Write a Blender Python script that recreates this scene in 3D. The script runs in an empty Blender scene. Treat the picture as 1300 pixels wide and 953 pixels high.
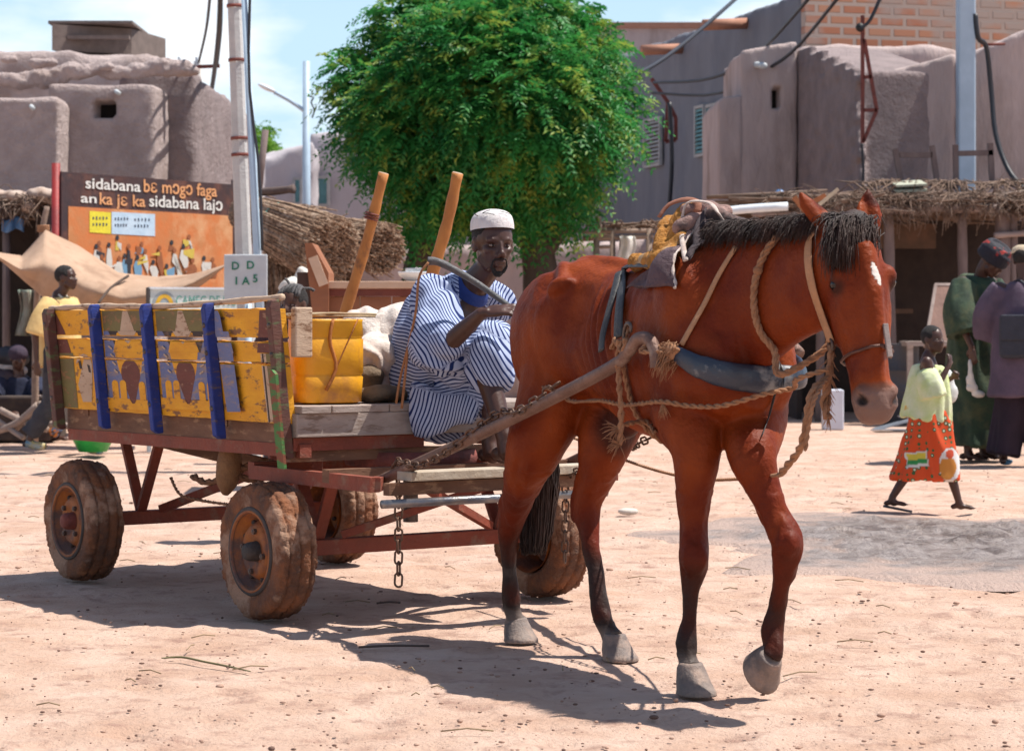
import bpy, math, random
import numpy as np
from mathutils import Vector as V, Matrix, noise as mnoise
from math import sin, cos, pi, radians as R
S = bpy.context.scene
COL = S.collection
random.seed(7)
# ---------------------------------------------------------------- camera, sky, sun, exposure
CAMH, FPX, HZ = 1.15, 3000.0, 405.0
cam = bpy.data.objects.new('camera', bpy.data.cameras.new('camera')); COL.objects.link(cam)
cam.location = (0, 0, CAMH); cam.rotation_euler = (R(90), 0, 0)
cam.data.sensor_width = 36; cam.data.lens = 36*FPX/1300
cam.data.shift_y = (HZ-476.5)/1300
cam.data.clip_end = 3000
cam.data.dof.use_dof = True; cam.data.dof.focus_distance = 8.4; cam.data.dof.aperture_fstop = 8.0
S.camera = cam
SUN_EL, SUN_AZ = R(64), R(84)      # azimuth measured from +Y (view direction) towards +X
w = bpy.data.worlds.new('World'); S.world = w; w.use_nodes = True
nt = w.node_tree; N = nt.nodes; L = nt.links
bg = N['Background']
sky = N.new('ShaderNodeTexSky'); sky.sky_type = 'NISHITA'; sky.sun_disc = False
sky.sun_elevation = SUN_EL; sky.sun_rotation = SUN_AZ; sky.altitude = 0
sky.air_density = 1.0; sky.dust_density = 0.8; sky.ozone_density = 1.0
tc = N.new('ShaderNodeTexCoord'); mp = N.new('ShaderNodeMapping'); mp.inputs['Scale'].default_value = (1, 1, 2.6)
mp.inputs['Location'].default_value = (0.05, 0, 0.02)
cn = N.new('ShaderNodeTexNoise'); cn.inputs['Scale'].default_value = 9.5; cn.inputs['Detail'].default_value = 6
cn.inputs['Roughness'].default_value = 0.52
cr = N.new('ShaderNodeValToRGB'); cr.color_ramp.elements[0].position = .44; cr.color_ramp.elements[1].position = .66
mx = N.new('ShaderNodeMix'); mx.data_type = 'RGBA'
L.new(tc.outputs['Generated'], mp.inputs['Vector']); L.new(mp.outputs[0], cn.inputs['Vector'])
L.new(cn.outputs['Fac'], cr.inputs['Fac'])
sx = N.new('ShaderNodeSeparateXYZ'); L.new(tc.outputs['Generated'], sx.inputs[0])
lowr = N.new('ShaderNodeMapRange'); L.new(sx.outputs['Z'], lowr.inputs[0])     # clouds and haze gather low over the horizon
for i_, v_ in ((1, .12), (2, .30), (3, 1), (4, .05)): lowr.inputs[i_].default_value = v_
hz_ = N.new('ShaderNodeMath'); hz_.operation = 'MULTIPLY_ADD'; hz_.inputs[1].default_value = 0; hz_.inputs[2].default_value = .88; L.new(cr.outputs['Color'], hz_.inputs[0])
wc = N.new('ShaderNodeMix'); wc.data_type = 'RGBA'; wc.inputs['A'].default_value = (5.0, 7.0, 8.6, 1); wc.inputs['B'].default_value = (9.8, 10, 10.3, 1); L.new(cr.outputs['Color'], wc.inputs['Factor']); L.new(wc.outputs['Result'], mx.inputs['B'])
cm = N.new('ShaderNodeMath'); cm.operation = 'MULTIPLY'; L.new(hz_.outputs[0], cm.inputs[0]); L.new(lowr.outputs[0], cm.inputs[1]); L.new(cm.outputs[0], mx.inputs['Factor'])
L.new(sky.outputs['Color'], mx.inputs['A'])
L.new(mx.outputs['Result'], bg.inputs['Color']); bg.inputs['Strength'].default_value = 0.09
sd = bpy.data.lights.new('sun', 'SUN'); sd.energy = 5.0; sd.angle = R(.5); sd.color = (1, .95, .87)
sun = bpy.data.objects.new('sun', sd); COL.objects.link(sun)
SD = V((sin(SUN_AZ)*cos(SUN_EL), cos(SUN_AZ)*cos(SUN_EL), sin(SUN_EL)))
sun.rotation_euler = SD.to_track_quat('Z', 'Y').to_euler()
S.view_settings.view_transform = 'Standard'; S.view_settings.look = 'None'
S.view_settings.exposure = 0.52; S.view_settings.gamma = 1
# ---------------------------------------------------------------- helpers
Z = V((0, 0, 1))
def P(px, py, Y):
    return V(((px-650)/FPX*Y, Y, CAMH-(py-HZ)/FPX*Y))
def G(px, Y, z=0.0): return V(((px-650)/FPX*Y, Y, z))
def empty(name, loc):
    o = bpy.data.objects.new(name, None); COL.objects.link(o); o.location = loc; o.empty_display_size = .1
    return o
def tag(o, label=None, cat=None, group=None, kind=None):
    if label: o['label'] = label
    if cat: o['category'] = cat
    if group: o['group'] = group
    if kind: o['kind'] = kind
    return o
def thing(name, label, cat, loc=(0, 0, 0), group=None):
    return tag(empty(name, V(loc)), label, cat, group)
def wloc(o):
    p = V((0, 0, 0))
    while o is not None: p = p + o.location; o = o.parent
    return p
def frame(d, up=Z):
    d = d.normalized(); a = up.cross(d)
    if a.length < 1e-3: a = V((1, 0, 0)).cross(d)
    if a.length < 1e-3: a = V((0, 1, 0)).cross(d)
    a.normalize(); b = d.cross(a).normalized()
    return a, b
class MB:
    def __init__(s): s.v = []; s.f = []; s.m = []; s.s = []
    def add(s, vs, fs, mi=0, sm=False):
        n = len(s.v); s.v += [tuple(p) for p in vs]
        for f in fs: s.f.append(tuple(i+n for i in f)); s.m.append(mi); s.s.append(sm)
        return s
    def box(s, c, size, ax=None, mi=0):
        c = V(c); x, y, z = ax if ax else (V((1, 0, 0)), V((0, 1, 0)), Z)
        hx, hy, hz = [q/2 for q in size]
        vs = [c+x*(i*hx)+y*(j*hy)+z*(k*hz) for i in (-1, 1) for j in (-1, 1) for k in (-1, 1)]
        fs = [(0, 1, 3, 2), (4, 6, 7, 5), (0, 4, 5, 1), (2, 3, 7, 6), (0, 2, 6, 4), (1, 5, 7, 3)]
        return s.add(vs, fs, mi)
    def bar(s, p, q, w, h, up=Z, mi=0):
        p, q = V(p), V(q); d = q-p; a, b = frame(d, up)
        return s.box((p+q)/2, (w, h, d.length), (a, b, d.normalized()), mi)
    def loft(s, rings, n=12, mi=0, sm=True, cap=True):
        """rings: (centre, axis a, axis b) ellipses"""
        vs = []; fs = []
        for c, a, b in rings:
            for k in range(n):
                t = 2*pi*k/n; vs.append(V(c)+V(a)*cos(t)+V(b)*sin(t))
        for i in range(len(rings)-1):
            for k in range(n):
                k2 = (k+1) % n; fs.append((i*n+k, i*n+k2, (i+1)*n+k2, (i+1)*n+k))
        if cap:
            c0 = len(vs); vs.append(V(rings[0][0])); vs.append(V(rings[-1][0])); o = (len(rings)-1)*n
            for k in range(n):
                k2 = (k+1) % n; fs.append((c0, k2, k)); fs.append((c0+1, o+k, o+k2))
        return s.add(vs, fs, mi, sm)
    def tube(s, pts, rad, n=8, mi=0, sm=True, cap=True, flat=1.0, up=Z):
        pts = [V(p) for p in pts]
        if not hasattr(rad, '__len__'): rad = [rad]*len(pts)
        rings = []; a = None
        for i, p in enumerate(pts):
            d = (pts[min(i+1, len(pts)-1)]-pts[max(i-1, 0)]).normalized()
            if a is None: a, b = frame(d, up)
            else:
                a = a-d*a.dot(d)
                if a.length < 1e-4: a, b = frame(d, up)
                a.normalize(); b = d.cross(a)
            rings.append((p, a*rad[i], b*rad[i]*flat))
        return s.loft(rings, n, mi, sm, cap)
    def limb(s, pts, rad, n=12, mi=0):
        """tube with round ends and round joints, for fusing"""
        s.tube(pts, rad, n, mi)
        for p, r in zip(pts, rad if hasattr(rad, '__len__') else [rad]*len(pts)): s.ball(p, r, mi, 10)
        return s
    def ball(s, c, r, mi=0, n=12, ax=None, sm=True):
        c = V(c); x, y, z = ax if ax else (V((1, 0, 0)), V((0, 1, 0)), Z)
        if not hasattr(r, '__len__'): r = (r, r, r)
        m = max(4, n*2//3); rings = []
        vs = [c-z*r[2]]; fs = []
        for i in range(1, m):
            ph = -pi/2+pi*i/m
            for k in range(n):
                t = 2*pi*k/n
                vs.append(c+x*(r[0]*cos(ph)*cos(t))+y*(r[1]*cos(ph)*sin(t))+z*(r[2]*sin(ph)))
        vs.append(c+z*r[2]); last = len(vs)-1
        for k in range(n):
            k2 = (k+1) % n; fs.append((0, 1+k2, 1+k)); fs.append((last, 1+(m-2)*n+k, 1+(m-2)*n+k2))
        for i in range(m-2):
            for k in range(n):
                k2 = (k+1) % n; fs.append((1+i*n+k, 1+i*n+k2, 1+(i+1)*n+k2, 1+(i+1)*n+k))
        return s.add(vs, fs, mi, sm)
    def lathe(s, c, axis, prof, n=32, mi=0, sm=True, closed=False):
        """prof: (distance along axis, radius)"""
        c = V(c); ax = V(axis).normalized(); a, b = frame(ax)
        vs = []; fs = []
        for h, r in prof:
            for k in range(n):
                t = 2*pi*k/n; vs.append(c+ax*h+(a*cos(t)+b*sin(t))*r)
        m = len(prof)
        for i in range(m if closed else m-1):
            j = (i+1) % m
            for k in range(n):
                k2 = (k+1) % n; fs.append((i*n+k, i*n+k2, j*n+k2, j*n+k))
        return s.add(vs, fs, mi, sm)
    def prism(s, poly, o, x, y, nrm, th, mi=0):
        """polygon in plane (o,x,y) extruded by th along nrm"""
        o, x, y, nrm = V(o), V(x), V(y), V(nrm); n = len(poly)
        vs = [o+x*p[0]+y*p[1] for p in poly]+[o+x*p[0]+y*p[1]+nrm*th for p in poly]
        fs = [tuple(range(n))[::-1], tuple(range(n, 2*n))]+[(i, (i+1) % n, n+(i+1) % n, n+i) for i in range(n)]
        return s.add(vs, fs, mi)
    def sheet(s, fn, nu, nv, mi=0, sm=True):
        vs = [fn(i/nu, j/nv) for i in range(nu+1) for j in range(nv+1)]
        fs = [(i*(nv+1)+j, (i+1)*(nv+1)+j, (i+1)*(nv+1)+j+1, i*(nv+1)+j+1) for i in range(nu) for j in range(nv)]
        return s.add(vs, fs, mi, sm)
    def rope(s, pts, r, mi=0, turns=None, strands=2):
        """twisted strands"""
        pts = [V(p) for p in pts]; L_ = sum((pts[i+1]-pts[i]).length for i in range(len(pts)-1))
        pp = resample(pts, max(6, int(L_/(r*1.6)))); pitch = r*7
        for k in range(strands):
            q = []; d = 0; a = None
            for i, p in enumerate(pp):
                t = (pp[min(i+1, len(pp)-1)]-pp[max(i-1, 0)]).normalized()
                if a is None: a, b = frame(t)
                else: a = (a-t*a.dot(t)).normalized(); b = t.cross(a)
                if i: d += (pp[i]-pp[i-1]).length
                th = 2*pi*d/pitch+2*pi*k/strands
                q.append(p+(a*cos(th)+b*sin(th))*r*.5)
            s.tube(q, r*.62, 5, mi)
        return s
def resample(pts, n):
    """smooth catmull-rom resample"""
    pts = [V(p) for p in pts]; m = len(pts)-1; out = []
    for i in range(n+1):
        t = i/n*m; k = min(int(t), m-1); u = t-k
        p0, p1, p2, p3 = pts[max(k-1, 0)], pts[k], pts[k+1], pts[min(k+2, m)]
        out.append(.5*((2*p1)+(p2-p0)*u+(2*p0-5*p1+4*p2-p3)*u*u+(3*p1-p0-3*p2+p3)*u**3))
    return out
def mesh_of(mb, name='m'):
    me = bpy.data.meshes.new(name); me.from_pydata(mb.v, [], mb.f); me.update()
    me.polygons.foreach_set('material_index', mb.m); me.polygons.foreach_set('use_smooth', mb.s)
    return me
def link(name, me, mats, parent=None):
    o = bpy.data.objects.new(name, me); COL.objects.link(o); me.name = name
    if not isinstance(mats, (list, tuple)): mats = [mats]
    n_ = len(me.polygons); mi_ = [0]*n_; me.polygons.foreach_get('material_index', mi_); me.materials.clear()
    for m in mats: me.materials.append(m)
    me.polygons.foreach_set('material_index', mi_)
    if parent is not None:
        p = wloc(parent); o.parent = parent
        me.transform(Matrix.Translation(-p))
    return o
def recentre(o):
    """put a top-level mesh's origin at its own base"""
    me = o.data; co = np.empty(len(me.vertices)*3); me.vertices.foreach_get('co', co); co = co.reshape(-1, 3)
    c = (co.min(0)+co.max(0))/2; c[2] = co[:, 2].min()
    me.transform(Matrix.Translation(V(-c))); o.location = V(c)
    return o
def obj(name, mb, mats, parent=None, bevel=0, fixn=True):
    me = mesh_of(mb, name)
    o = link(name, me, mats, parent)
    if bevel:
        b = o.modifiers.new('bevel', 'BEVEL'); b.width = bevel; b.segments = 2; b.limit_method = 'ANGLE'
    if parent is None: recentre(o)
    return o
def fuse(mb, voxel, it=4, fac=.5):
    me = mesh_of(mb, 't'); o = bpy.data.objects.new('t', me); COL.objects.link(o)
    r = o.modifiers.new('r', 'REMESH'); r.mode = 'VOXEL'; r.voxel_size = voxel; r.adaptivity = 0; r.use_smooth_shade = True
    if it: m = o.modifiers.new('s', 'SMOOTH'); m.factor = fac; m.iterations = it
    dg = bpy.context.evaluated_depsgraph_get(); dg.update()
    out = bpy.data.meshes.new_from_object(o.evaluated_get(dg))
    bpy.data.objects.remove(o); bpy.data.meshes.remove(me)
    out.polygons.foreach_set('use_smooth', [True]*len(out.polygons))
    return out
def getco(me):
    a = np.empty(len(me.vertices)*3, dtype=np.float64); me.vertices.foreach_get('co', a); return a.reshape(-1, 3)
def getno(me):
    a = np.empty(len(me.vertices)*3, dtype=np.float32); me.vertex_normals.foreach_get('vector', a); return a.reshape(-1, 3).astype(float)
def setco(me, a): me.vertices.foreach_set('co', a.reshape(-1)); me.update()
def attr(me, name, arr):
    a = me.attributes.new(name, 'FLOAT', 'POINT'); a.data.foreach_set('value', np.asarray(arr, dtype=np.float32))
def segdist(co, p, q):
    p, q = np.array(p), np.array(q); d = q-p; t = np.clip(((co-p)@d)/(d@d), 0, 1)
    return np.linalg.norm(co-(p+t[:, None]*d), axis=1), t
def vnoise(co, sc, seed=0):
    """cheap smooth noise from sines"""
    rs = np.random.RandomState(seed); o = np.zeros(len(co))
    for k in range(7):
        d = rs.normal(size=3); d /= np.linalg.norm(d); f = sc*(.6+1.3*rs.rand())
        o += np.sin(co@d*f*6.28+rs.rand()*6.28+1.4*np.sin(co@rs.normal(size=3)*sc*2.5+rs.rand()*6))
    return o/7
def mixto(m, attrn, c, sc=9, lo=.4, hi=.6):
    """blend a material's colour towards c where a vertex value plus noise is high"""
    n = m.node_tree.nodes; l = m.node_tree.links; b = n['Principled BSDF']; old = b.inputs['Base Color'].links[0].from_socket
    a = n.new('ShaderNodeAttribute'); a.attribute_name = attrn; t = n.new('ShaderNodeTexCoord'); z = n.new('ShaderNodeTexNoise'); z.inputs['Scale'].default_value = sc; z.inputs['Detail'].default_value = 8; l.new(t.outputs['Object'], z.inputs['Vector'])
    s = n.new('ShaderNodeMath'); s.operation = 'ADD'; l.new(a.outputs['Fac'], s.inputs[0]); l.new(z.outputs['Fac'], s.inputs[1])
    r = n.new('ShaderNodeMapRange'); r.inputs[1].default_value = .5+lo; r.inputs[2].default_value = .5+hi; l.new(s.outputs[0], r.inputs[0])
    k = n.new('ShaderNodeMix'); k.data_type = 'RGBA'; l.new(r.outputs[0], k.inputs['Factor']); l.new(old, k.inputs['A']); k.inputs['B'].default_value = c; l.new(k.outputs['Result'], b.inputs['Base Color'])
def roughen(me, amp, sc, seed=0):
    co = getco(me); no = getno(me); setco(me, co+no*(vnoise(co, sc, seed)*amp)[:, None])
# ---------------------------------------------------------------- materials
def hexc(r, g, b):
    f = lambda c: ((c/255+.055)/1.055)**2.4 if c > 10 else c/255/12.92
    return (f(r), f(g), f(b), 1)
MATS = {}
def mat(name, c1, c2=None, rough=.8, sc=8, bump=.3, bsc=None, c3=None, sc3=1.5, t3=(.5, .65), metal=0, spec=None, stretch=None, sheen=0, lo=.35, hi=.65, trans=0, bdist=.02, coat=0):
    if name in MATS: return MATS[name]
    m = bpy.data.materials.new(name); m.use_nodes = True; MATS[name] = m
    n = m.node_tree.nodes; l = m.node_tree.links; b = n['Principled BSDF']
    b.inputs['Roughness'].default_value = rough; b.inputs['Metallic'].default_value = metal
    if spec is not None: b.inputs['Specular IOR Level'].default_value = spec
    if sheen: b.inputs['Sheen Weight'].default_value = sheen
    if coat: b.inputs['Coat Weight'].default_value = coat
    c1 = tuple(c1)[:3]+(1,); c2 = tuple(c2)[:3]+(1,) if c2 else tuple(x*.72 for x in c1[:3])+(1,)
    t = n.new('ShaderNodeTexCoord'); src = t.outputs['Object']
    if stretch:
        q = n.new('ShaderNodeMapping'); q.inputs['Scale'].default_value = stretch; l.new(src, q.inputs[0]); src = q.outputs[0]
    def nz(s, det=6, r=.6):
        k = n.new('ShaderNodeTexNoise'); k.inputs['Scale'].default_value = s; k.inputs['Detail'].default_value = det
        k.inputs['Roughness'].default_value = r; l.new(src, k.inputs['Vector']); return k.outputs['Fac']
    def ramp(f, a, b_):
        k = n.new('ShaderNodeMapRange'); k.inputs[1].default_value = a; k.inputs[2].default_value = b_; k.clamp = True
        l.new(f, k.inputs[0]); return k.outputs[0]
    def mix(f, a, b_):
        k = n.new('ShaderNodeMix'); k.data_type = 'RGBA'; l.new(f, k.inputs['Factor'])
        for s_, x in (('A', a), ('B', b_)):
            if isinstance(x, tuple): k.inputs[s_].default_value = x
            else: l.new(x, k.inputs[s_])
        return k.outputs['Result']
    col = mix(ramp(nz(sc), lo, hi), c1, c2)
    if c3: col = mix(ramp(nz(sc3, 8, .65), *t3), col, tuple(c3)[:3]+(1,))
    l.new(col, b.inputs['Base Color'])
    if bump:
        k = n.new('ShaderNodeBump'); k.inputs['Strength'].default_value = bump; k.inputs['Distance'].default_value = bdist
        l.new(nz(bsc or sc*3, 8, .65), k.inputs['Height']); l.new(k.outputs[0], b.inputs['Normal'])
    if trans:
        tr = n.new('ShaderNodeBsdfTranslucent'); l.new(col, tr.inputs['Color'])
        ms = n.new('ShaderNodeMixShader'); ms.inputs[0].default_value = trans
        l.new(b.outputs[0], ms.inputs[1]); l.new(tr.outputs[0], ms.inputs[2]); l.new(ms.outputs[0], n['Material Output'].inputs['Surface'])
    return m
def plain(name, c, rough=.6, metal=0): return mat(name, c, tuple(x*.85 for x in c[:3]), rough, 20, .1, metal=metal)
# ---------------------------------------------------------------- setting
M_ground = mat('red_earth', (.60, .425, .335), (.48, .305, .22), .95, 2.6, 1, 38, c3=(.34, .20, .15), sc3=8, t3=(.52, .70), bdist=.02)
M_mudpatch = mat('wet_grey_mud', (.36, .30, .275), (.19, .145, .125), .33, 14, .9, 40, c3=(.11, .075, .06), sc3=5, t3=(.5, .62), bdist=.03)
M_mud = mat('mud_plaster', (.50, .405, .385), (.38, .30, .285), .95, 3, 1, 16, c3=(.30, .22, .19), sc3=.9, t3=(.52, .75), bdist=.06)
M_mud2 = mat('darker_mud_plaster', (.33, .26, .255), (.24, .19, .19), .95, 3, 1, 16, bdist=.06)
M_mudpale = mat('pale_mud_plaster', (.50, .40, .38), (.42, .33, .31), .95, 3.5, .7, 14, c3=(.27, .20, .175), sc3=1.1, t3=(.50, .68), stretch=(1, 1, .3), bdist=.04)
M_mudgrey = mat('grey_mud_plaster', (.48, .44, .46), (.41, .37, .39), .95, 2, .4, 12, c3=(.17, .14, .14), sc3=.6, t3=(.55, .75), stretch=(1, 1, .35), bdist=.04)
M_dark = mat('dark_inside', (.02, .015, .013), (.012, .01, .01), 1, 5, 0)
def axis_vals(lo, hi, n0, far):
    near = list(np.linspace(lo, hi, n0)); s = (hi-lo)/n0; a = []; x = hi
    while x < far: s *= 1.35; x += s; a.append(x)
    b = []; x = lo; s = (hi-lo)/n0
    while x > -far: s *= 1.35; x -= s; b.append(x)
    return b[::-1]+near+a
def build_ground():
    xs = np.array(axis_vals(-5, 7, 400, 1500)); ys = np.array(axis_vals(6, 22, 440, 1500))
    Xg, Yg = np.meshgrid(xs, ys, indexing='ij'); near = (Xg > -6) & (Xg < 8) & (Yg > 5) & (Yg < 24)
    co = np.stack([Xg.ravel(), Yg.ravel(), np.zeros(Xg.size)], 1)
    z = .010*vnoise(co, .5, 1)+.008*vnoise(co, 1.6, 2)+.005*vnoise(co, 5, 3)-.010
    for t0 in (2.35, 3.75, 1.1, 5.2): z -= .018*np.exp(-((co[:, 0]*.80+(co[:, 1]-9)*.60-t0+.05*np.sin(co[:, 1]))/.085)**2)
    rs = np.random.RandomState(5)
    for k in range(420):       # hoof and foot prints
        y = 6.3+rs.rand()**1.3*13; x = (rs.rand()*2-1)*.24*y; a = rs.rand()*6.28; r = .045+.03*rs.rand()
        m = (abs(co[:, 0]-x) < .25) & (abs(co[:, 1]-y) < .25); dx, dy = co[m, 0]-x, co[m, 1]-y; u = (dx*cos(a)+dy*sin(a))/(r*1.5); v = (-dx*sin(a)+dy*cos(a))/r; q = u*u+v*v
        z[m] += -.012*np.exp(-q*1.2)+.006*np.exp(-(np.sqrt(q)-1.25)**2*6)
    z = np.where(near.ravel(), np.minimum(z, .006), 0); ny = len(ys)
    vs = [(float(p[0]), float(p[1]), float(h)) for p, h in zip(co, z)]
    fs = [(i*ny+j, (i+1)*ny+j, (i+1)*ny+j+1, i*ny+j+1) for i in range(len(xs)-1) for j in range(ny-1)]
    o = obj('ground', MB().add(vs, fs, 0, True), M_ground); o['kind'] = 'structure'
build_ground()
def mudpatch():
    c = V((2.65, 12.1, 0)); pts = []; mb = MB(); n = 90; rings = 26
    vs = []; fs = []
    for i in range(rings+1):
        for k in range(n):
            t = 2*pi*k/n; rr = 1+.16*sin(3*t+1)+.09*sin(7*t)+.05*sin(13*t+2)+.03*sin(23*t)
            q = i/rings
            p = V((c.x+cos(t)*rr*q*1.95, c.y+sin(t)*rr*q*1.75, 0))
            e = min(1, (1-q)*5)
            e = min(1, (1-q)*2.5); h = .006+e*(.008+.065*abs(mnoise.noise(V((p.x*5, p.y*5, 1))))+.018*mnoise.noise(V((p.x*16, p.y*16, 5))))
            if i == rings: h = -.02
            p.z = h; vs.append(p)
    for i in range(rings):
        for k in range(n):
            k2 = (k+1) % n; fs.append((i*n+k, (i+1)*n+k, (i+1)*n+k2, i*n+k2))
    me = mesh_of(mb.add(vs, fs, 0, True)); attr(me, 'edge', [i/rings for i in range(rings+1) for k in range(n)])
    mixto(M_mudpatch, 'edge', (.52, .37, .30, 1), 5, .62, .92)
    o = link('mud_puddle', me, M_mudpatch); recentre(o); o['kind'] = 'structure'
mudpatch()
def clods():
    rs = random.Random(3); mb = MB()
    for i in range(2300):
        Y = 6.3+rs.random()**1.5*14; x = (rs.random()*2-1)*.24*Y
        r = rs.choice([.002, .0025, .003, .004, .006])*(1 if rs.random() < .95 else 1.9)
        mb.ball((x, Y, .002), (r*(.7+rs.random()), r*(.7+rs.random()), r*.6), 0 if rs.random() < .6 else 1, 6)
    o = obj('earth_clods', mb, [mat('clod', (.42, .26, .19)), mat('dark_clod', (.16, .085, .06))]); o['kind'] = 'stuff'
    mb = MB()
    for i in range(90):
        Y = 6.5+rs.random()*12; x = (rs.random()*2-1)*.22*Y; a = rs.random()*6.28; l_ = .03+rs.random()*.12
        p = V((x, Y, .008)); d = V((cos(a), sin(a), 0))
        mb.tube([p, p+d*l_*.5+V((0, .01, .006)), p+d*l_], .0022, 4, 0)
    tag(obj('straw_litter', mb, mat('dry_straw', (.30, .21, .12))), kind='stuff')
clods()
def pline(A, B, px):
    """point of the plan line A-B seen at column px"""
    k = (px-650)/FPX; A, B = V(A), V(B); d = B-A
    t = (k*A.y-A.x)/(d.x-k*d.y); return A+d*t
def xyY(px, Y): return ((px-650)/FPX*Y, Y)
def zat(py, Y): return CAMH-(py-HZ)/FPX*Y
def wallmesh(plan, tops, voxel=.08, amp=.035, dents=(), seed=0, z0=-.3, sc=1.3, it=3, topamp=.05):
    """closed block from a convex plan polygon and a top height per corner, with a worn mud surface"""
    n = len(plan); mb = MB()
    vs = [V((p[0], p[1], z0)) for p in plan]+[V((p[0], p[1], t)) for p, t in zip(plan, tops)]
    mb.add(vs, [tuple(range(n))[::-1], tuple(range(n, 2*n))]+[(i, (i+1) % n, n+(i+1) % n, n+i) for i in range(n)])
    me = fuse(mb, voxel, it); co = getco(me); no = getno(me)
    d = no*(vnoise(co, sc, seed)*amp+vnoise(co, sc*4, seed+1)*amp*.35)[:, None]
    for c, dirn, hw, hh, dep in dents:
        c = np.array(c); dn = np.array(V(dirn).normalized()); sd_ = np.array(V(dirn).cross(Z).normalized())
        r = co-c; a = np.abs(r@sd_) < hw; b = np.abs(r[:, 2]) < hh; e = np.abs(r@dn) < .3
        d += (-dn*dep)[None, :]*(a & b & e & ((no@dn) > .3))[:, None]
    top = co[:, 2] > max(tops)-1.2
    d[:, 2] += np.where(top, vnoise(co, .7, seed+5)*topamp, 0)
    setco(me, co+d); return me
def block(name, parent, m, px0, px1, Y, top, depth=4, top1=None, Y1=None, **k):
    a = xyY(px0, Y); b = xyY(px1, Y1 or Y); t0 = zat(top, Y); t1 = zat(top1 if top1 is not None else top, Y1 or Y)
    dx, dy = b[0]-a[0], b[1]-a[1]; l_ = math.hypot(dx, dy); nx, ny = -dy/l_*depth, dx/l_*depth
    return link(name, wallmesh([a, b, (b[0]+nx, b[1]+ny), (a[0]+nx, a[1]+ny)], [t0, t1, t1, t0], **k), m, parent)
def louvre(parent, c, u, nrm, w_, h_, mf, ms, name='window', slats=10, openn=False):
    """shutter with frame and slats; c centre, u along the wall, nrm outward"""
    c, u, nrm = V(c), V(u).normalized(), V(nrm).normalized()
    f = MB(); t = .05
    for s in (-1, 1):
        f.box(c+u*(s*(w_/2-t/2)), (t, .06, h_), (u, nrm, Z)); f.box(c+Z*(s*(h_/2-t/2)), (w_-2*t-.004, .05, t), (u, nrm, Z))
    fr = obj(name, f, mf, parent)
    b = MB(); b.box(c-nrm*.025, (w_-2*t, .008, h_-2*t), (u, nrm, Z), 1)
    for i in range(slats):
        z = -h_/2+t+(i+.5)*(h_-2*t)/slats; b.box(c+Z*z+nrm*.008, (w_-2*t-.006, .012, (h_-2*t)/slats*.75), (u, (nrm+Z*.7).normalized(), (Z-nrm*.7).normalized()))
    obj('shutter', b, [ms, M_dark], fr)
    return fr
def left_house():
    t = thing('mud_house', 'brown mud house with a small dark window hole and rubble along its roof', 'house', G(100, 28))
    c = P(133, 138, 27.5)
    block('wall', t, M_mud, -90, 76, 27.0, 122, 5, voxel=.05, seed=1, amp=.018, it=1)
    block('wall', t, M_mud, 60, 197, 27.55, 107, 4, voxel=.045, seed=2, amp=.018, it=1, dents=[(c, (0, -1, 0), .10, .10, .45)])
    block('wall', t, M_mud2, 150, 249, 28.6, 92, 6, voxel=.07, seed=3, it=5, amp=.03)  # shaded look of this side put into its darker plaster colour
    block('parapet', t, M_mud, -90, 203, 31.2, 56, 3, top1=68, voxel=.1, seed=4, it=12)
    b = MB(); a, e = xyY(66, 32.5), xyY(167, 33); b.prism([a, e, (e[0]+.3, e[1]+1.2), (a[0]+.3, a[1]+1.2)], (0, 0, zat(64, 32.5)), (1, 0, 0), (0, 1, 0), Z, .36)
    b.box(V(((a[0]+e[0])/2, 33.3, zat(29, 32.5)+.02)), (1.16, 1.4, .04)); b.box(V(((a[0]+e[0])/2+.12, 32.6, zat(47, 32.5))), (.85, .12, .05))
    obj('roof_box', b, mat('weathered_block', (.20, .15, .13)), t)
    r = MB(); rs = random.Random(5)
    for i in range(120):
        px = -20+rs.random()*265; base = 106 if px < 75 else 96
        q = P(px, base-(4 if px > 190 else 0)+rs.random()*9-10, 28.3); s = .04+rs.random()*.09
        r.ball(q, (s*1.3, s, s*.75), 0, 8)
    for px, py in ((12, 76), (48, 80), (62, 79), (136, 86)): r.ball(P(px, py, 28.1), (.11, .08, .055), 0, 10)
    me = fuse(r, .022, 0); roughen(me, .03, 3.5, 2); roughen(me, .012, 11, 3); link('rubble', me, M_mud, t)
    for (px, py, Y) in ((148, 118, 27.55), (40, 137, 27.0)):
        s = MB(); p = P(px, py, Y); s.tube([p+V((-.06, .2, .05)), p+V((.07, -.26, -.03))], .026, 10); obj('waterspout', s, mat('white_pipe', (.62, .66, .68)), t)
    s = MB(); s.box(c+V((0, .38, 0)), (.22, .03, .22)); obj('dark_hole_plate', s, M_dark, t)  # near-black plate behind the recess, standing in for the shade inside
left_house()
M_terra = mat('terracotta', (.42, .20, .13), (.36, .17, .11), .8, 6, .3)
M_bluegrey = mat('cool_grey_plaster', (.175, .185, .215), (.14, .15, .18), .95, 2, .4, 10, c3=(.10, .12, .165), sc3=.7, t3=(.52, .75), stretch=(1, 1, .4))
M_frame = mat('pale_window_frame', (.42, .42, .42), None, .7, 8, .2)
M_teal = mat('turquoise_paint', (.18, .38, .40), (.12, .28, .30), .6, 8, .2)
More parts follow.
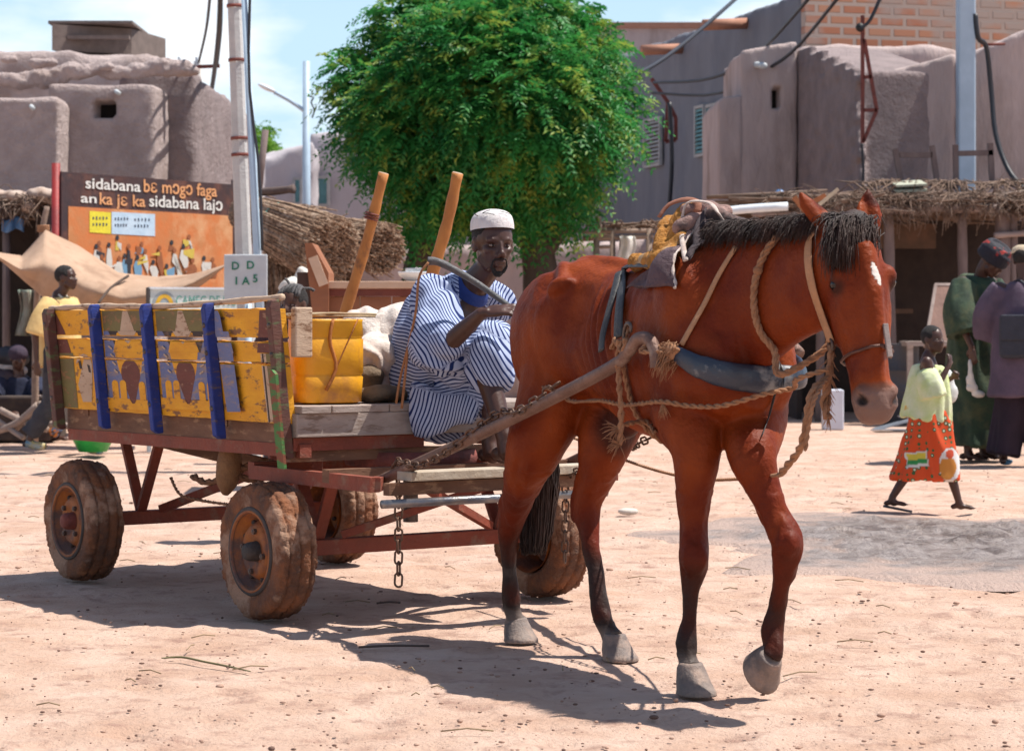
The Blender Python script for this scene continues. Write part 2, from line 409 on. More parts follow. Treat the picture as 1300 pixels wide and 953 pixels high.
def brickmat():
    m = bpy.data.materials.new('red_brick_wall'); m.use_nodes = True; n = m.node_tree.nodes; l = m.node_tree.links; b = n['Principled BSDF']
    t = n.new('ShaderNodeTexCoord'); q = n.new('ShaderNodeMapping'); q.inputs['Rotation'].default_value = (R(90), 0, 0)
    k = n.new('ShaderNodeTexBrick'); k.inputs['Scale'].default_value = 1; k.inputs['Brick Width'].default_value = .40; k.inputs['Row Height'].default_value = .165
    k.inputs['Mortar Size'].default_value = .035; k.inputs['Mortar Smooth'].default_value = .3; k.inputs['Color1'].default_value = (.40, .16, .09, 1); k.inputs['Color2'].default_value = (.46, .24, .15, 1)
    k.inputs['Mortar'].default_value = (.42, .33, .28, 1); k.inputs['Bias'].default_value = -.1
    z = n.new('ShaderNodeTexNoise'); z.inputs['Scale'].default_value = .9; z.inputs['Detail'].default_value = 8; r = n.new('ShaderNodeMapRange'); r.inputs[1].default_value = .48; r.inputs[2].default_value = .60
    x = n.new('ShaderNodeMix'); x.data_type = 'RGBA'; x.inputs['B'].default_value = (.36, .29, .255, 1)
    l.new(t.outputs['Object'], q.inputs[0]); l.new(q.outputs[0], k.inputs['Vector']); l.new(t.outputs['Object'], z.inputs['Vector'])
    l.new(z.outputs['Fac'], r.inputs[0]); l.new(r.outputs[0], x.inputs['Factor']); l.new(k.outputs['Color'], x.inputs['A']); l.new(x.outputs['Result'], b.inputs['Base Color'])
    b.inputs['Roughness'].default_value = .9
    bp = n.new('ShaderNodeBump'); bp.inputs['Distance'].default_value = .02; bp.invert = True; l.new(k.outputs['Fac'], bp.inputs['Height']); l.new(bp.outputs[0], b.inputs['Normal'])
    return m
def right_tall():
    A = (4.416, 36.0); B = (2.68, 42.3); t = thing('tall_house', 'tall grey house with slatted shutters and a bare brick upper wall', 'house', (A[0], A[1], 0))
    d = (V(B)-V(A)).normalized(); C = V(A)+d*10.5
    ht = zat(-12, 36)
    nr = V((-d.y, d.x))*-1  # to the right
    if nr.x < 0: nr = -nr
    pl = [A, tuple(C), tuple(C+nr*8), tuple(V(A)+nr*8)]
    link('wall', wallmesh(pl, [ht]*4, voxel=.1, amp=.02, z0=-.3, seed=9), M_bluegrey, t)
    # brick wall in front of the upper storey, facing the square
    b = MB(); o = V((A[0]-.02, A[1]-.08, 0)); ux = V((nr.x, nr.y, 0)); b.prism([(0, 0), (8.5, 0), (8.5, ht+1.2), (0, ht+1.2)], o, ux, Z, V((-nr.y, nr.x, 0)), -.16)
    ob = obj('brick_wall', b, brickmat(), t)
    d3 = V((d.x, d.y, 0)); nl = V((-nr.x, -nr.y, 0))
    for px0, px1, y0, y1, ml in ((822, 843, 150, 212, M_frame), (887, 899, 134, 199, M_teal), (901, 915, 132, 196, M_teal)):
        a = pline(A, B, px0); e = pline(A, B, px1); c = (a+e)/2; Y = c.y
        louvre(t, V((c.x, c.y, zat((y0+y1)/2, Y)))+nl*.06, d3, nl, (a-e).length, (y1-y0)*Y/FPX, M_frame, ml, slats=11)
    for px, py in ((948, 30), (866, 62)):
        a = pline(A, B, px); p = V((a.x, a.y, zat(py, a.y))); s = MB(); s.tube([p, p+nl*.75-Z*.05], .09, 12); obj('waterspout', s, M_terra, t)
    return t
right_tall()
def right_low():
    t = thing('low_house', 'low mud house with worn stepped parapet and a slot window', 'house', G(960, 33))
    c = P(985, 125, 33.0)
    block('wall', t, M_mudpale, 940, 1012, 33, 64, 2.6, top1=54, voxel=.045, it=1, seed=11, dents=[(c, (0, -1, 0), .05, .15, .35)], amp=.02)
    block('wall', t, M_mudpale, 911, 945, 33, 124, 2.6, top1=120, voxel=.05, it=1, seed=12, amp=.02)
    # rough side wall of mud courses that comes forward
    A = V((*xyY(1011, 33.4), 0)); B = V((*xyY(1092, 30.6), 0)); d = (B-A); L_ = d.length; d = d/L_; nn = V((d.y, -d.x, 0))
    if nn.x > 0: nn = -nn
    mb = MB(); rs = random.Random(8); z = -.1; ztA, ztB = zat(58, 33.4), zat(88, 30.6)
    mb.prism([(0, -.2), (L_, -.2), (L_, ztB-.02), (0, ztA-.02)], A+nn*-.02, d, Z, -nn, 1.2)
    while z < ztA:
        h = .10+rs.random()*.07; x = -.1*rs.random()
        while x < L_:
            w_ = .18+rs.random()*.22; zt = ztA+(ztB-ztA)*max(0, min(1, x/L_))
            if z+h < zt+.02: mb.box(A+d*(x+w_/2)+Z*(z+h/2)+nn*(rs.random()*.03), (w_-.02, .12, h-.022), (d, nn, Z))
            x += w_
        z += h
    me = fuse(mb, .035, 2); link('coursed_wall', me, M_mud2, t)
    block('parapet', t, M_mudpale, 1010, 1220, 34.6, 56, 1.0, top1=60, voxel=.09, seed=14, it=8)
    s = MB(); s.box(c+V((0, .3, 0)), (.12, .03, .34)); obj('dark_hole_plate', s, M_dark, t)  # dark plate painting the slot's inner shade
    for px, py in ((963, 84),):
        q = MB(); p = P(px, py, 33); q.tube([p+V((-.05, .1, .03)), p+V((.05, -.3, -.03))], .045, 12); obj('waterspout', q, mat('white_pipe', (.62, .66, .68)), t)
right_low()
def compound():
    a, b = xyY(1088, 30.9), xyY(1390, 30.4); mid = xyY(1215, 30.7)
    t0, t1, t2 = zat(98, 30.9), zat(70, 30.7), zat(8, 30.4)
    me1 = None
    w_ = thing('compound_wall', 'long bare mud wall rising to the right behind the market stall', 'wall', G(1200, 30.8))
    for (p, q, u, v, s) in ((a, mid, t0, t1, 21), (mid, b, t1, t2, 22)):
        link('wall_panel', wallmesh([p, q, (q[0], q[1]+.5), (p[0], p[1]+.5)], [u, v, v, u], voxel=.05, it=1, amp=.015, seed=s), M_mudpale, w_)
compound()
def mid_houses():
    t = thing('grey_house', 'distant grey mud house with turquoise shutters behind the straw roofs', 'house', G(560, 46))
    block('wall', t, M_mudgrey, 393, 810, 46, 168, 6, top1=160, voxel=.14, seed=31)
    block('wall', t, M_mudgrey, 322, 400, 45, 196, 5, top1=180, voxel=.10, seed=32, it=8, topamp=.2)
    c = P(409, 243, 45.9); louvre(t, c+V((0, -.06, 0)), (1, 0, 0), (0, -1, 0), 19*46/FPX, 38*46/FPX, M_frame, M_teal, slats=12)
    c = P(378, 243, 44.9); louvre(t, c+V((0, -.06, 0)), (1, 0, 0), (0, -1, 0), 12*46/FPX, 34*46/FPX, M_frame, M_teal, slats=12)
    w2 = tag(block('low_wall', None, M_mudgrey, 236, 330, 43, 217, 1, top1=206, voxel=.1, seed=33), 'low grey wall closing the street beyond the utility poles', 'wall'); recentre(w2)
    w3 = tag(block('garden_wall', None, M_mudpale, 430, 905, 34.5, 318, .5, top1=300, voxel=.08, seed=34), 'low brown garden wall behind the big leafy tree', 'wall'); recentre(w3)
    t2 = thing('brick_house', 'far flat roofed house with a brick parapet seen above the tree', 'house', G(860, 52))
    b = MB(); b.box(V((*xyY(830, 52), zat(42, 52)/2)), (3.6, 2, zat(42, 52))); obj('wall', b, M_mudpale, t2)
    b = MB(); b.box(V((*xyY(830, 52), zat(34, 52)-.1)), (3.8, 2.2, .12)); obj('parapet', b, M_terra, t2)
    # wall far left behind the stall
    w4 = tag(block('far_wall', None, M_mudgrey, -260, 900, 70, 330, .6, voxel=.16, seed=35), 'far mud wall at the end of the street', 'wall'); recentre(w4)
mid_houses()
# ---------------------------------------------------------------- trees
def leafmat(name, a, b_, tip):
    m = mat(name, a, b_, .5, 1.6, 0, c3=tip, sc3=3.4, t3=(.52, .64), trans=.42, spec=.35)
    return m
M_neem = leafmat('neem_leaf', (.024, .165, .045), (.05, .27, .055), (.34, .42, .07))
M_neem2 = leafmat('pale_leaf', (.13, .30, .04), (.20, .40, .06), (.30, .45, .08))
M_bark = mat('bark', (.10, .07, .055), (.06, .04, .032), .95, 9, 1, 30, stretch=(1, 1, .25))
def crown(name, parent, m, lobes, n, seed, sp=.34, lf=.085, nl=9, thick=.45):
    rs = random.Random(seed); vs = []; fs = []
    tot = sum(r[0]*r[2] for c, r in lobes)
    for c, r in lobes:
        k = int(n*r[0]*r[2]/tot)
        for i in range(k):
            d = V((rs.gauss(0, 1), rs.gauss(0, 1), rs.gauss(0, 1))).normalized(); q = 1-thick*rs.random()**1.6
            q *= 1+.10*sin(d.x*9+d.z*7+c.x*5)+.06*sin(d.y*17+d.z*13)
            p = V(c)+V((d.x*r[0], d.y*r[1], d.z*r[2]))*q
            o = (d+V((rs.gauss(0, .5), rs.gauss(0, .5), rs.gauss(0, .35)-.05))).normalized()
            sl = sp*(.6+.7*rs.random()); a, b_ = frame(o, V((rs.gauss(0, .4), rs.gauss(0, .4), 1)))
            pts = [p+o*(sl*t)-Z*(sl*.55*t*t) for t in (0, .33, .66, 1)]
            for j in range(nl*2):
                t = .12+.88*(j//2)/nl; sgn = 1 if j % 2 else -1
                e = p+o*(sl*t)-Z*(sl*.55*t*t); ld = (a*sgn+o*.55-Z*.25+V((rs.gauss(0, .22), rs.gauss(0, .22), rs.gauss(0, .22)))).normalized()
                l_ = lf*(1-.45*t)*(.8+.5*rs.random()); wd = (b_.cross(ld)).normalized()*l_*.19+b_*(rs.gauss(0, .05)*l_)
                i0 = len(vs); vs += [e, e+ld*l_*.45+wd, e+ld*l_-Z*l_*.15, e+ld*l_*.45-wd]; fs.append((i0, i0+1, i0+2, i0+3))
    mb = MB(); mb.add(vs, fs); return obj(name, mb, m, parent)
def main_tree():
    Y = 27; t = thing('neem_tree', 'large rounded green leafy tree standing behind the seated man', 'tree', G(680, Y))
    def Lb(px, py, rx, rz, dy=0, ry=None):
        c = P(px, py, Y+dy); s = Y/FPX; return (c, (rx*s, (ry or rx)*s, rz*s))
    lobes = [Lb(610, 120, 130, 120, .2), Lb(480, 115, 50, 42, -.2), Lb(540, 45, 62, 45, .1), Lb(640, 15, 95, 40), Lb(715, 65, 62, 45, -.2), Lb(745, 125, 48, 50, .2),
             Lb(712, 200, 55, 50, -.5), Lb(560, 205, 68, 60, -.6), Lb(462, 170, 28, 28, .3), Lb(525, 262, 38, 32, .1), Lb(640, 230, 75, 55, -.3), Lb(705, 258, 45, 30, .1),
             Lb(600, 270, 45, 26, -.2), Lb(445, 88, 20, 18, .1), Lb(782, 88, 18, 14, .2), Lb(768, 165, 22, 18, 0), Lb(640, 130, 95, 80, -1.1), Lb(600, 60, 80, 50, -1.0), Lb(700, 130, 60, 50, -1.2), Lb(520, 150, 62, 50, -1.0), Lb(500, 20, 24, 20)]
    rs = random.Random(77)
    for k in range(30):
        a = rs.random()*2*pi; q = rs.random()**.6; r_ = 24+rs.random()*12; lobes.append(Lb(615+150*q*cos(a), 128+122*q*sin(a), r_, r_*.75, -1.55*math.sqrt(max(.05, 1-q*q*.8))))
    for k in range(34):
        a = rs.random()*2*pi; rx_, rz_ = 172+rs.gauss(0, 10), 152+rs.gauss(0, 10); r_ = 9+rs.random()*11; lobes.append(Lb(612+rx_*cos(a), 132+rz_*sin(a)*(1 if sin(a) < 0 else .88), r_, r_*.8, rs.gauss(0, .3)))
    crown('crown', t, M_neem, lobes, 7600, 4, sp=.38, lf=.108, nl=8, thick=.28)
    mb = MB(); s = Y/FPX
    def pt(px, py, dy=0): return P(px, py, Y+dy)
    base = G(692, Y, -.05)
    mb.tube(resample([base, pt(690, 400), pt(684, 330, .05), pt(668, 250)], 10), [.30, .27, .25, .24, .23, .22, .2, .19, .18, .16, .15], 12)
    mb.tube(resample([G(520, Y+.2, -.05), pt(523, 420, .2), pt(530, 330, .1), pt(560, 260)], 8), [.2, .19, .18, .17, .16, .15, .14, .13, .1], 10)
    for a in ((668, 260, 560, 120), (668, 260, 740, 110), (660, 260, 640, 40), (684, 330, 760, 200), (560, 260, 480, 130), (560, 260, 600, 100)):
        mb.tube(resample([pt(a[0], a[1]), pt((a[0]+a[2])/2+8, (a[1]+a[3])/2), pt(a[2], a[3], -.2)], 5), [.12, .10, .08, .06, .045, .03], 8)
    obj('trunk', mb, M_bark, t)
main_tree()
def far_tree():
    t = thing('pale_tree', 'sunlit light green tree beyond the low grey wall', 'tree', G(300, 60)); s = 60/FPX
    L_ = [(P(px, py, 60+dy), (r*s, r*s, r*s*.8)) for px, py, r, dy in ((285, 200, 32, 0), (310, 190, 34, .5), (335, 205, 26, 0), (268, 215, 20, 0), (300, 225, 50, 1), (345, 222, 22, 0))]
    crown('crown', t, M_neem2, L_, 1500, 9, sp=.6, lf=.22, nl=6)
    mb = MB(); mb.tube([G(300, 60.5), P(300, 215, 60.5)], [.25, .15], 8); obj('trunk', mb, M_bark, t)
far_tree()
# ---------------------------------------------------------------- poles, lamps, wires
M_conc = mat('pole_concrete', (.52, .51, .50), (.42, .41, .41), .85, 6, .4, 40)
M_white = mat('white_paint', (.66, .70, .74), (.55, .60, .65), .55, 5, .2)
M_galv = mat('pale_blue_metal', (.42, .54, .66), (.36, .47, .58), .5, 4, .1)
M_wire = plain('black_cable', (.02, .022, .03), .5)
M_rust = mat('rusty_red_steel', (.22, .055, .04), (.13, .035, .028), .75, 14, .5, 60)
def wire(name, pts, r=.012, label='thin black cable', n=14, group=None):
    mb = MB(); mb.tube(resample(pts, n), r, 6); return tag(obj(name, mb, M_wire), label, 'cable', group)
def poles():
    Y = 18
    t = thing('utility_pole', 'tall concrete utility pole leaning beside the painted signboard', 'pole', G(322, Y))
    mb = MB(); b = G(320, Y, -.1); tp = P(296, -40, Y); ax = (tp-b).normalized(); u, v_ = frame(ax, V((0, 1, 0)))
    for i in range(1): mb.loft([(b, V((.075, 0, 0)), V((0, .075, 0))), (tp, V((.05, 0, 0)), V((0, .05, 0)))], 8, sm=False)
    obj('post', mb, M_conc, t)
    mb = MB(); b2 = G(341, Y-.1, -.1); tp2 = P(309, -40, Y-.1); mb.tube([b2, tp2], [.034, .028], 10); obj('steel_pipe', mb, M_galv, t)
    for py in (10, 82, 186, 208):
        mb = MB(); k = (py+40)/(645+40); c = tp+(b-tp)*k; r_ = .053+.024*k; mb.lathe(c, ax, [(-.012, r_), (-.012, r_+.006), (.012, r_+.006), (.012, r_)], 12)
        obj('clamp', mb, M_rust, t)
    mb = MB(); mb.tube(resample([tp2+V((.06, -.03, 0)), P(316, 100, Y-.13), P(329, 215, Y-.13), P(333, 318, Y-.13)], 8), .012, 6); obj('cable', mb, M_wire, t)
    Y = 34; t = thing('power_pole', 'thin far power pole with a crossarm beside the mud house', 'pole', G(256, Y))
    mb = MB(); mb.tube([G(264, Y), P(251, 78, Y)], [.085, .06], 10); obj('post', mb, M_conc, t)
    mb = MB(); mb.bar(P(224, 86, Y-.1), P(279, 84, Y-.1), .05, .05); obj('crossarm', mb, M_rust, t)
    for px in (228, 250, 274):
        mb = MB(); mb.lathe(P(px, 84, Y-.1), Z, [(0, .03), (.05, .04), (.09, .02), (.12, .03), (.14, 0)], 10)
        obj('insulator', mb, M_white, t)
    for a, b_, lb in (((252, 80), (268, -20), 'overhead cable rising from the middle of the far pole\'s crossarm'), ((276, 82), (281, -20), 'overhead cable rising steeply from the right end of the far crossarm')): wire('overhead_cable', [P(a[0], a[1], 34), P((a[0]+b_[0])/2+2, (a[1]+b_[1])/2+6, 30), P(b_[0], b_[1], 26)], .018, lb, group='cables at the far power pole')
    wire('looped_cable', [P(280, -20, 26), P(277, 50, 28), P(266, 128, 33.6), P(258, 120, 33.8)], .03, 'thick dark cable hanging in a loop by the far power pole')
    Y = 40; t = thing('street_lamp', 'pale metal street lamp with its arm reaching left', 'street lamp', G(388, Y))
    mb = MB(); mb.tube([G(389, Y), P(389, 78, Y)], [.085, .06], 12); obj('post', mb, M_galv, t)
    mb = MB(); mb.tube(resample([P(388, 142, Y), P(368, 128, Y-.1), P(348, 117, Y-.2)], 6), .035, 8); obj('arm', mb, M_galv, t)
    mb = MB(); c = P(339, 112, Y-.2); ax = (P(330, 108, Y)-P(350, 117, Y)).normalized(); mb.ball(c, (.17, .09, .045), 0, 14, ax=(V((ax.x, 0, ax.z)), V((0, 1, 0)), V((-ax.z, 0, ax.x)))); obj('lamp_head', mb, M_white, t)
    mb = MB(); mb.tube(resample([P(391, 122, Y-.1), P(398, 124, Y-.1), P(395, 130, Y-.1), P(399, 140, Y-.1), P(396, 150, Y-.1)], 10), .015, 6); obj('cable', mb, M_wire, t)
    Y = 30.2; t = thing('metal_pole', 'pale grey square metal pole rising behind the thatched stall', 'pole', G(1226, Y))
    mb = MB(); mb.box(G(1226, Y, zat(-60, Y)/2), (.22, .22, zat(-60, Y))); obj('post', mb, M_galv, t, bevel=.02)
    # red bracket frame on the coursed wall
    t = thing('bracket_frame', 'red steel lattice bracket holding cables on the low house wall', 'bracket', P(1096, 180, 30.2))
    mb = MB(); Y = 30.1
    for a, b_ in (((1095, 20), (1095, 182)), ((1097, 50), (1113, 140)), ((1113, 140), (1096, 180)), ((1096, 140), (1113, 140)), ((1096, 98), (1106, 98))): mb.bar(P(*a, Y), P(*b_, Y), .045, .045, up=V((0, 1, 0)))
    obj('strut', mb, M_rust, t)
    mb = MB(); mb.ball(P(1092, 35, Y), .06, 0, 10); obj('insulator', mb, plain('black_insulator', (.02, .02, .02)), t)
    Y = 37; t = thing('wall_bracket', 'rusty pole bracket with cables on the grey house between shutters', 'bracket', P(848, 150, 38))
    mb = MB()
    for a, b_ in (((827, 100), (848, 130)), ((848, 130), (845, 180)), ((848, 130), (858, 150)), ((845, 180), (858, 178)), ((858, 150), (858, 178))): mb.bar(P(*a, 38.6), P(*b_, 38.6), .06, .06, up=V((0, 1, 0)))
    obj('strut', mb, M_rust, t)
    wire('sagging_cable', [P(700, 130, 26), P(800, 98, 30), P(860, 62, 33), P(942, -8, 38)], .03, 'thick black cable crossing in front of the tree top')
    wire('sagging_cable', [P(830, 105, 38), P(900, 100, 36), P(960, 70, 34), P(1030, -5, 30)], .025, 'upper of two thin cables sagging across the grey house')
    wire('sagging_cable', [P(828, 118, 38), P(905, 120, 36.4), P(966, 92, 33.5), P(1010, 62, 32), P(1066, -5, 29.5)], .025, 'lower of two thin cables sagging across the grey house')
    wire('sagging_cable', [P(1092, 37, 30), P(1105, 25, 30), P(1120, -8, 30)], .025, 'short cable rising from the red bracket')
    wire('drop_cable', [P(850, 130, 38.3), P(853, 200, 38.3), P(850, 260, 38.3)], .04, 'cable hanging down the grey house wall under its bracket')
    wire('drop_cable', [P(1094, 182, 30.2), P(1096, 215, 30.2), P(1095, 250, 30.2)], .018, 'cable hanging below the red lattice bracket')
    wire('drop_cable', [P(1238, 18, 30.1), P(1242, 48, 30.1), P(1252, 60, 30.2), P(1258, 110, 30.3), P(1264, 170, 30.2), P(1280, 215, 30.0), P(1300, 240, 29.7)], .035, 'thick black cable hanging beside the pale square pole', n=30)
    mb = MB(); mb.tube([P(1250, 57, 30.3), P(1276, 56, 30.3)], .02, 6); tag(obj('wall_bar', mb, M_rust), 'short rusty bar sticking out of the mud wall by the pale pole', 'bar')
poles()
# ---------------------------------------------------------------- horse
HH = V((.262, 8.27, 0)); HF = V((.433, -.901, 0)).normalized(); HL = V((-HF.y, HF.x, 0))
def W(u, v, z): return HH+HF*u+HL*v+Z*z
def attmat(name, stops, rough=.5, attrn='tone', sc=30, var=.18, bump=.15, bsc=90, spec=.4, sheen=0, pink=None):
    """colour picked by a per-vertex coat value, broken by noise"""
    m = bpy.data.materials.new(name); m.use_nodes = True; n = m.node_tree.nodes; l = m.node_tree.links; b = n['Principled BSDF']
    b.inputs['Roughness'].default_value = rough; b.inputs['Specular IOR Level'].default_value = spec; b.inputs['Sheen Weight'].default_value = sheen
    a = n.new('ShaderNodeAttribute'); a.attribute_name = attrn; t = n.new('ShaderNodeTexCoord')
    z = n.new('ShaderNodeTexNoise'); z.inputs['Scale'].default_value = sc; z.inputs['Detail'].default_value = 6; l.new(t.outputs['Object'], z.inputs['Vector'])
    q = n.new('ShaderNodeMath'); q.operation = 'MULTIPLY_ADD'; q.inputs[1].default_value = var*2; l.new(z.outputs['Fac'], q.inputs[0])
    s = n.new('ShaderNodeMath'); s.operation = 'SUBTRACT'; s.inputs[1].default_value = var; l.new(a.outputs['Fac'], s.inputs[0]); l.new(s.outputs[0], q.inputs[2])
    r = n.new('ShaderNodeValToRGB'); e = r.color_ramp.elements
    while len(e) < len(stops): e.new(.5)
    for k, (p, c) in enumerate(stops): e[k].position = p; e[k].color = tuple(c)[:3]+(1,)
    l.new(q.outputs[0], r.inputs[0])
    a2 = n.new('ShaderNodeAttribute'); a2.attribute_name = 'mark'; mm = n.new('ShaderNodeMix'); mm.data_type = 'RGBA'; mm.inputs['B'].default_value = (.012, .009, .009, 1)
    l.new(a2.outputs['Fac'], mm.inputs['Factor']); l.new(r.outputs[0], mm.inputs['A']); l.new(mm.outputs['Result'], b.inputs['Base Color'])
    if bump:
        z2 = n.new('ShaderNodeTexNoise'); z2.inputs['Scale'].default_value = bsc; z2.inputs['Detail'].default_value = 6; l.new(t.outputs['Object'], z2.inputs['Vector'])
        k = n.new('ShaderNodeBump'); k.inputs['Strength'].default_value = bump; k.inputs['Distance'].default_value = .008; l.new(z2.outputs['Fac'], k.inputs['Height']); l.new(k.outputs[0], b.inputs['Normal'])
    return m
# tone: 0 white, .2 dusty grey muzzle, .5 chestnut, .75 dark chestnut, 1 black
M_coat = attmat('bay_coat', [(0, (.62, .55, .50)), (.12, (.60, .52, .47)), (.2, (.21, .145, .125)), (.34, (.17, .075, .05)), (.40, (.25, .045, .006)), (.56, (.125, .015, .003)), (.72, (.055, .012, .006)), (.84, (.030, .020, .018)), (1, (.24, .19, .165))], rough=.55, spec=.16, var=.10, sc=11, bump=.5, bsc=70)
M_hair = mat('horse_hair', (.014, .006, .005), (.045, .016, .009), .6, 20, .6, 60, stretch=(1, 1, .2), spec=.5)
M_hoof = mat('hoof_horn', (.13, .10, .09), (.24, .18, .15), .65, 14, .4, 50, c3=(.32, .22, .17), sc3=9, t3=(.5, .62))
HEADO = W(1.505, .10, 1.395); HDF = V((.20, -.98, 0)).normalized(); HDL = V((.98, .20, 0)).normalized(); HA = (HDF*.28-Z*.96+HDL*.04).normalized(); HB = (HDL-HA*HDL.dot(HA)).normalized(); HC = HB.cross(HA).normalized()
if HC.dot(HF) < 0: HC = -HC
def Hd(a, b, c): return HEADO+HA*a+HB*b+HC*c
def build_horse():
    mb = MB()
    body = [(-.31, 1.00, .12, .09), (-.27, 1.03, .19, .14), (-.18, 1.07, .235, .190), (-.06, 1.095, .262, .225), (.06, 1.10, .265, .245), (.18, 1.095, .252, .205), (.32, 1.075, .256, .200), (.48, 1.045, .284, .228), (.64, 1.04, .302, .246),
            (.78, 1.05, .312, .25), (.90, 1.075, .32, .225), (1.0, 1.08, .29, .19), (1.08, 1.06, .24, .155), (1.14, 1.03, .16, .10)]
    mb.loft([(W(u, 0, c), HL*w_*.95, Z*h_*.985) for u, c, h_, w_ in body], 28)
    # spine ridge, croup, point of hips, shoulder blades, breast muscles
    mb.tube([W(-.2, 0, 1.29), W(0, 0, 1.335), W(.2, 0, 1.33), W(.45, 0, 1.30), W(.65, 0, 1.325), W(.85, 0, 1.385), W(.98, 0, 1.385)], [.03, .04, .038, .035, .035, .04, .04], 10)
    for s in (-1, 1):
        mb.ball(W(.13, s*.165, 1.262), (.060, .045, .036), ax=((HF*.8+Z*.2-HL*s*.3).normalized(), HL, Z)); mb.tube([W(.13, s*.165, 1.27), W(.02, s*.10, 1.32), W(-.10, s*.04, 1.33)], [.030, .030, .03], 8); mb.tube([W(-.22, s*.09, 1.14), W(-.10, s*.15, 1.16), W(.02, s*.18, 1.10)], [.03, .03, .03], 8); mb.ball(W(-.25, s*.07, 1.12), (.05, .05, .07))
        mb.ball(W(-.04, s*.12, 1.08), (.23, .12, .24), ax=(HF, HL, Z), n=18)      # haunch
        mb.ball(W(.93, s*.13, 1.10), (.15, .09, .26), ax=((HF*.9+Z*.35).normalized(), HL, (Z*.9-HF*.35).normalized()), n=18)  # shoulder
        mb.ball(W(1.05, s*.09, 1.0), (.10, .09, .15), ax=(HF, HL, Z))
        mb.ball(W(.86, s*.11, .86), (.12, .09, .14), ax=(HF, HL, Z))
    # neck
    nk = [(.86, 1.16, .24, .13), (.98, 1.18, .245, .125), (1.12, 1.21, .212, .098), (1.25, 1.24, .176, .080), (1.36, 1.26, .160, .078), (1.45, 1.30, .135, .070), (1.51, 1.335, .11, .062)]
    mb.loft([(W(u, .055*max(0, (u-1)/.5), c), HL*w_, (Z*.97-HF*.24)*h_) for u, c, h_, w_ in nk], 22)
    # head
    hs = [(-.035, .050, .060, -.03), (.0, .068, .085, -.02), (.07, .082, .112, -.025), (.15, .092, .122, -.03), (.20, .090, .124, -.035), (.26, .078, .120, -.04), (.32, .066, .104, -.035), (.38, .058, .086, -.03), (.44, .057, .076, -.028), (.49, .062, .070, -.026), (.53, .058, .060, -.026), (.555, .040, .042, -.03)]
    mb.loft([(Hd(a, 0, c), HB*w_, HC*h_) for a, w_, h_, c in hs], 22)
    mb.tube([Hd(.05, 0, .075), Hd(.2, 0, .085), Hd(.33, 0, .06), Hd(.46, 0, .035)], [.03, .034, .030, .024], 10)
    for s in (-1, 1):
        mb.ball(Hd(.21, s*.055, -.10), (.10, .030, .065), ax=(HA, HB, HC), n=16)   # jowl
        mb.ball(Hd(.135, s*.078, .035), (.035, .024, .024), ax=(HA, HB, HC))      # brow
        mb.tube([Hd(.215, s*.075, .01), Hd(.30, s*.056, .012), Hd(.36, s*.045, .01)], [.014, .014, .01], 8)   # facial crest
        mb.ball(Hd(.490, s*.048, .010), (.038, .022, .032), ax=(HA, HB, HC))      # nostril wing
    mb.ball(Hd(.545, 0, -.018), (.022, .046, .038), ax=(HA, HB, HC)); mb.ball(Hd(.525, 0, -.075), (.032, .036, .024), ax=(HA, HB, HC))
    for s in (-1, 1):
        for da in (-.017, .015): mb.tube([Hd(.155+da*.4, s*.084, .000), Hd(.155+da*1.1, s*.092, .024), Hd(.155+da*.4, s*.084, .048)], [.005, .006, .005], 8)
    # ears
    for s, tip, dr in ((-1, Hd(-.145, -.145, -.01), 1), (1, Hd(-.150, .070, -.01), 1)):
        b0 = Hd(-.01, s*.052, -.01); d = tip-b0; sd_ = HB
        rr = [(0, .030, .022), (.15, .042, .024), (.4, .046, .022), (.65, .036, .017), (.85, .020, .012), (1, .006, .006)]
        mb.loft([(b0+d*t, HB*a, HC*c) for t, a, c in rr], 14)
    # legs: joints in space, with radii (across, along)
    def leg(js):
        pts = [j[0] for j in js]; mb.tube(resample(pts, len(pts)*3-3), list(np.interp(np.linspace(0, len(pts)-1, len(pts)*3-2), range(len(pts)), [j[1] for j in js])), 16)
    rh = [(W(-.01, -.06, 1.05), .15), (W(-.01, -.10, .92), .150), (P(682, 560, 8.20), .106), (P(664, 610, 8.28), .070), (P(656, 640, 8.36), .052), (P(647, 668, 8.42), .046), (P(646, 695, 8.44), .031), (P(646, 730, 8.45), .028), (P(648, 760, 8.46), .037), (P(652, 780, 8.46), .030), (P(656, 792, 8.47), .042)]
    lh = [(W(.02, .06, 1.02), .15), (W(.06, .09, .90), .14), (P(768, 562, 8.12), .098), (P(758, 600, 8.14), .070), (P(746, 630, 8.16), .054), (P(744, 655, 8.16), .047), (P(749, 685, 8.13), .033), (P(756, 725, 8.10), .029), (P(763, 775, 8.06), .038), (P(772, 800, 8.04), .031), (P(780, 812, 8.02), .043)]
    rf = [(W(.90, -.05, 1.02), .12), (W(.90, -.11, .88), .12), (P(884, 575, 7.33), .078), (P(881, 620, 7.33), .058), (P(880, 665, 7.33), .043), (P(880, 695, 7.32), .048), (P(880, 720, 7.32), .044), (P(877, 748, 7.32), .028), (P(875, 785, 7.32), .026), (P(870, 815, 7.31), .036), (P(873, 838, 7.30), .029), (P(876, 848, 7.29), .042)]
    lf = [(W(.90, .05, 1.02), .12), (W(.95, .10, .88), .115), (P(955, 575, 7.25), .080), (P(966, 610, 7.22), .060), (P(981, 650, 7.20), .045), (P(998, 682, 7.17), .049), (P(999, 705, 7.17), .045), (P(993, 740, 7.20), .029), (P(986, 775, 7.22), .028), (P(981, 800, 7.23), .037), (P(982, 822, 7.20), .030), (P(978, 832, 7.20), .041)]
    for l_ in (rh, lh, rf, lf): leg(l_)
    # hocks and knees
    mb.tube([P(650, 612, 8.30), P(639, 640, 8.40), P(640, 668, 8.43)], [.014, .022, .018], 10)
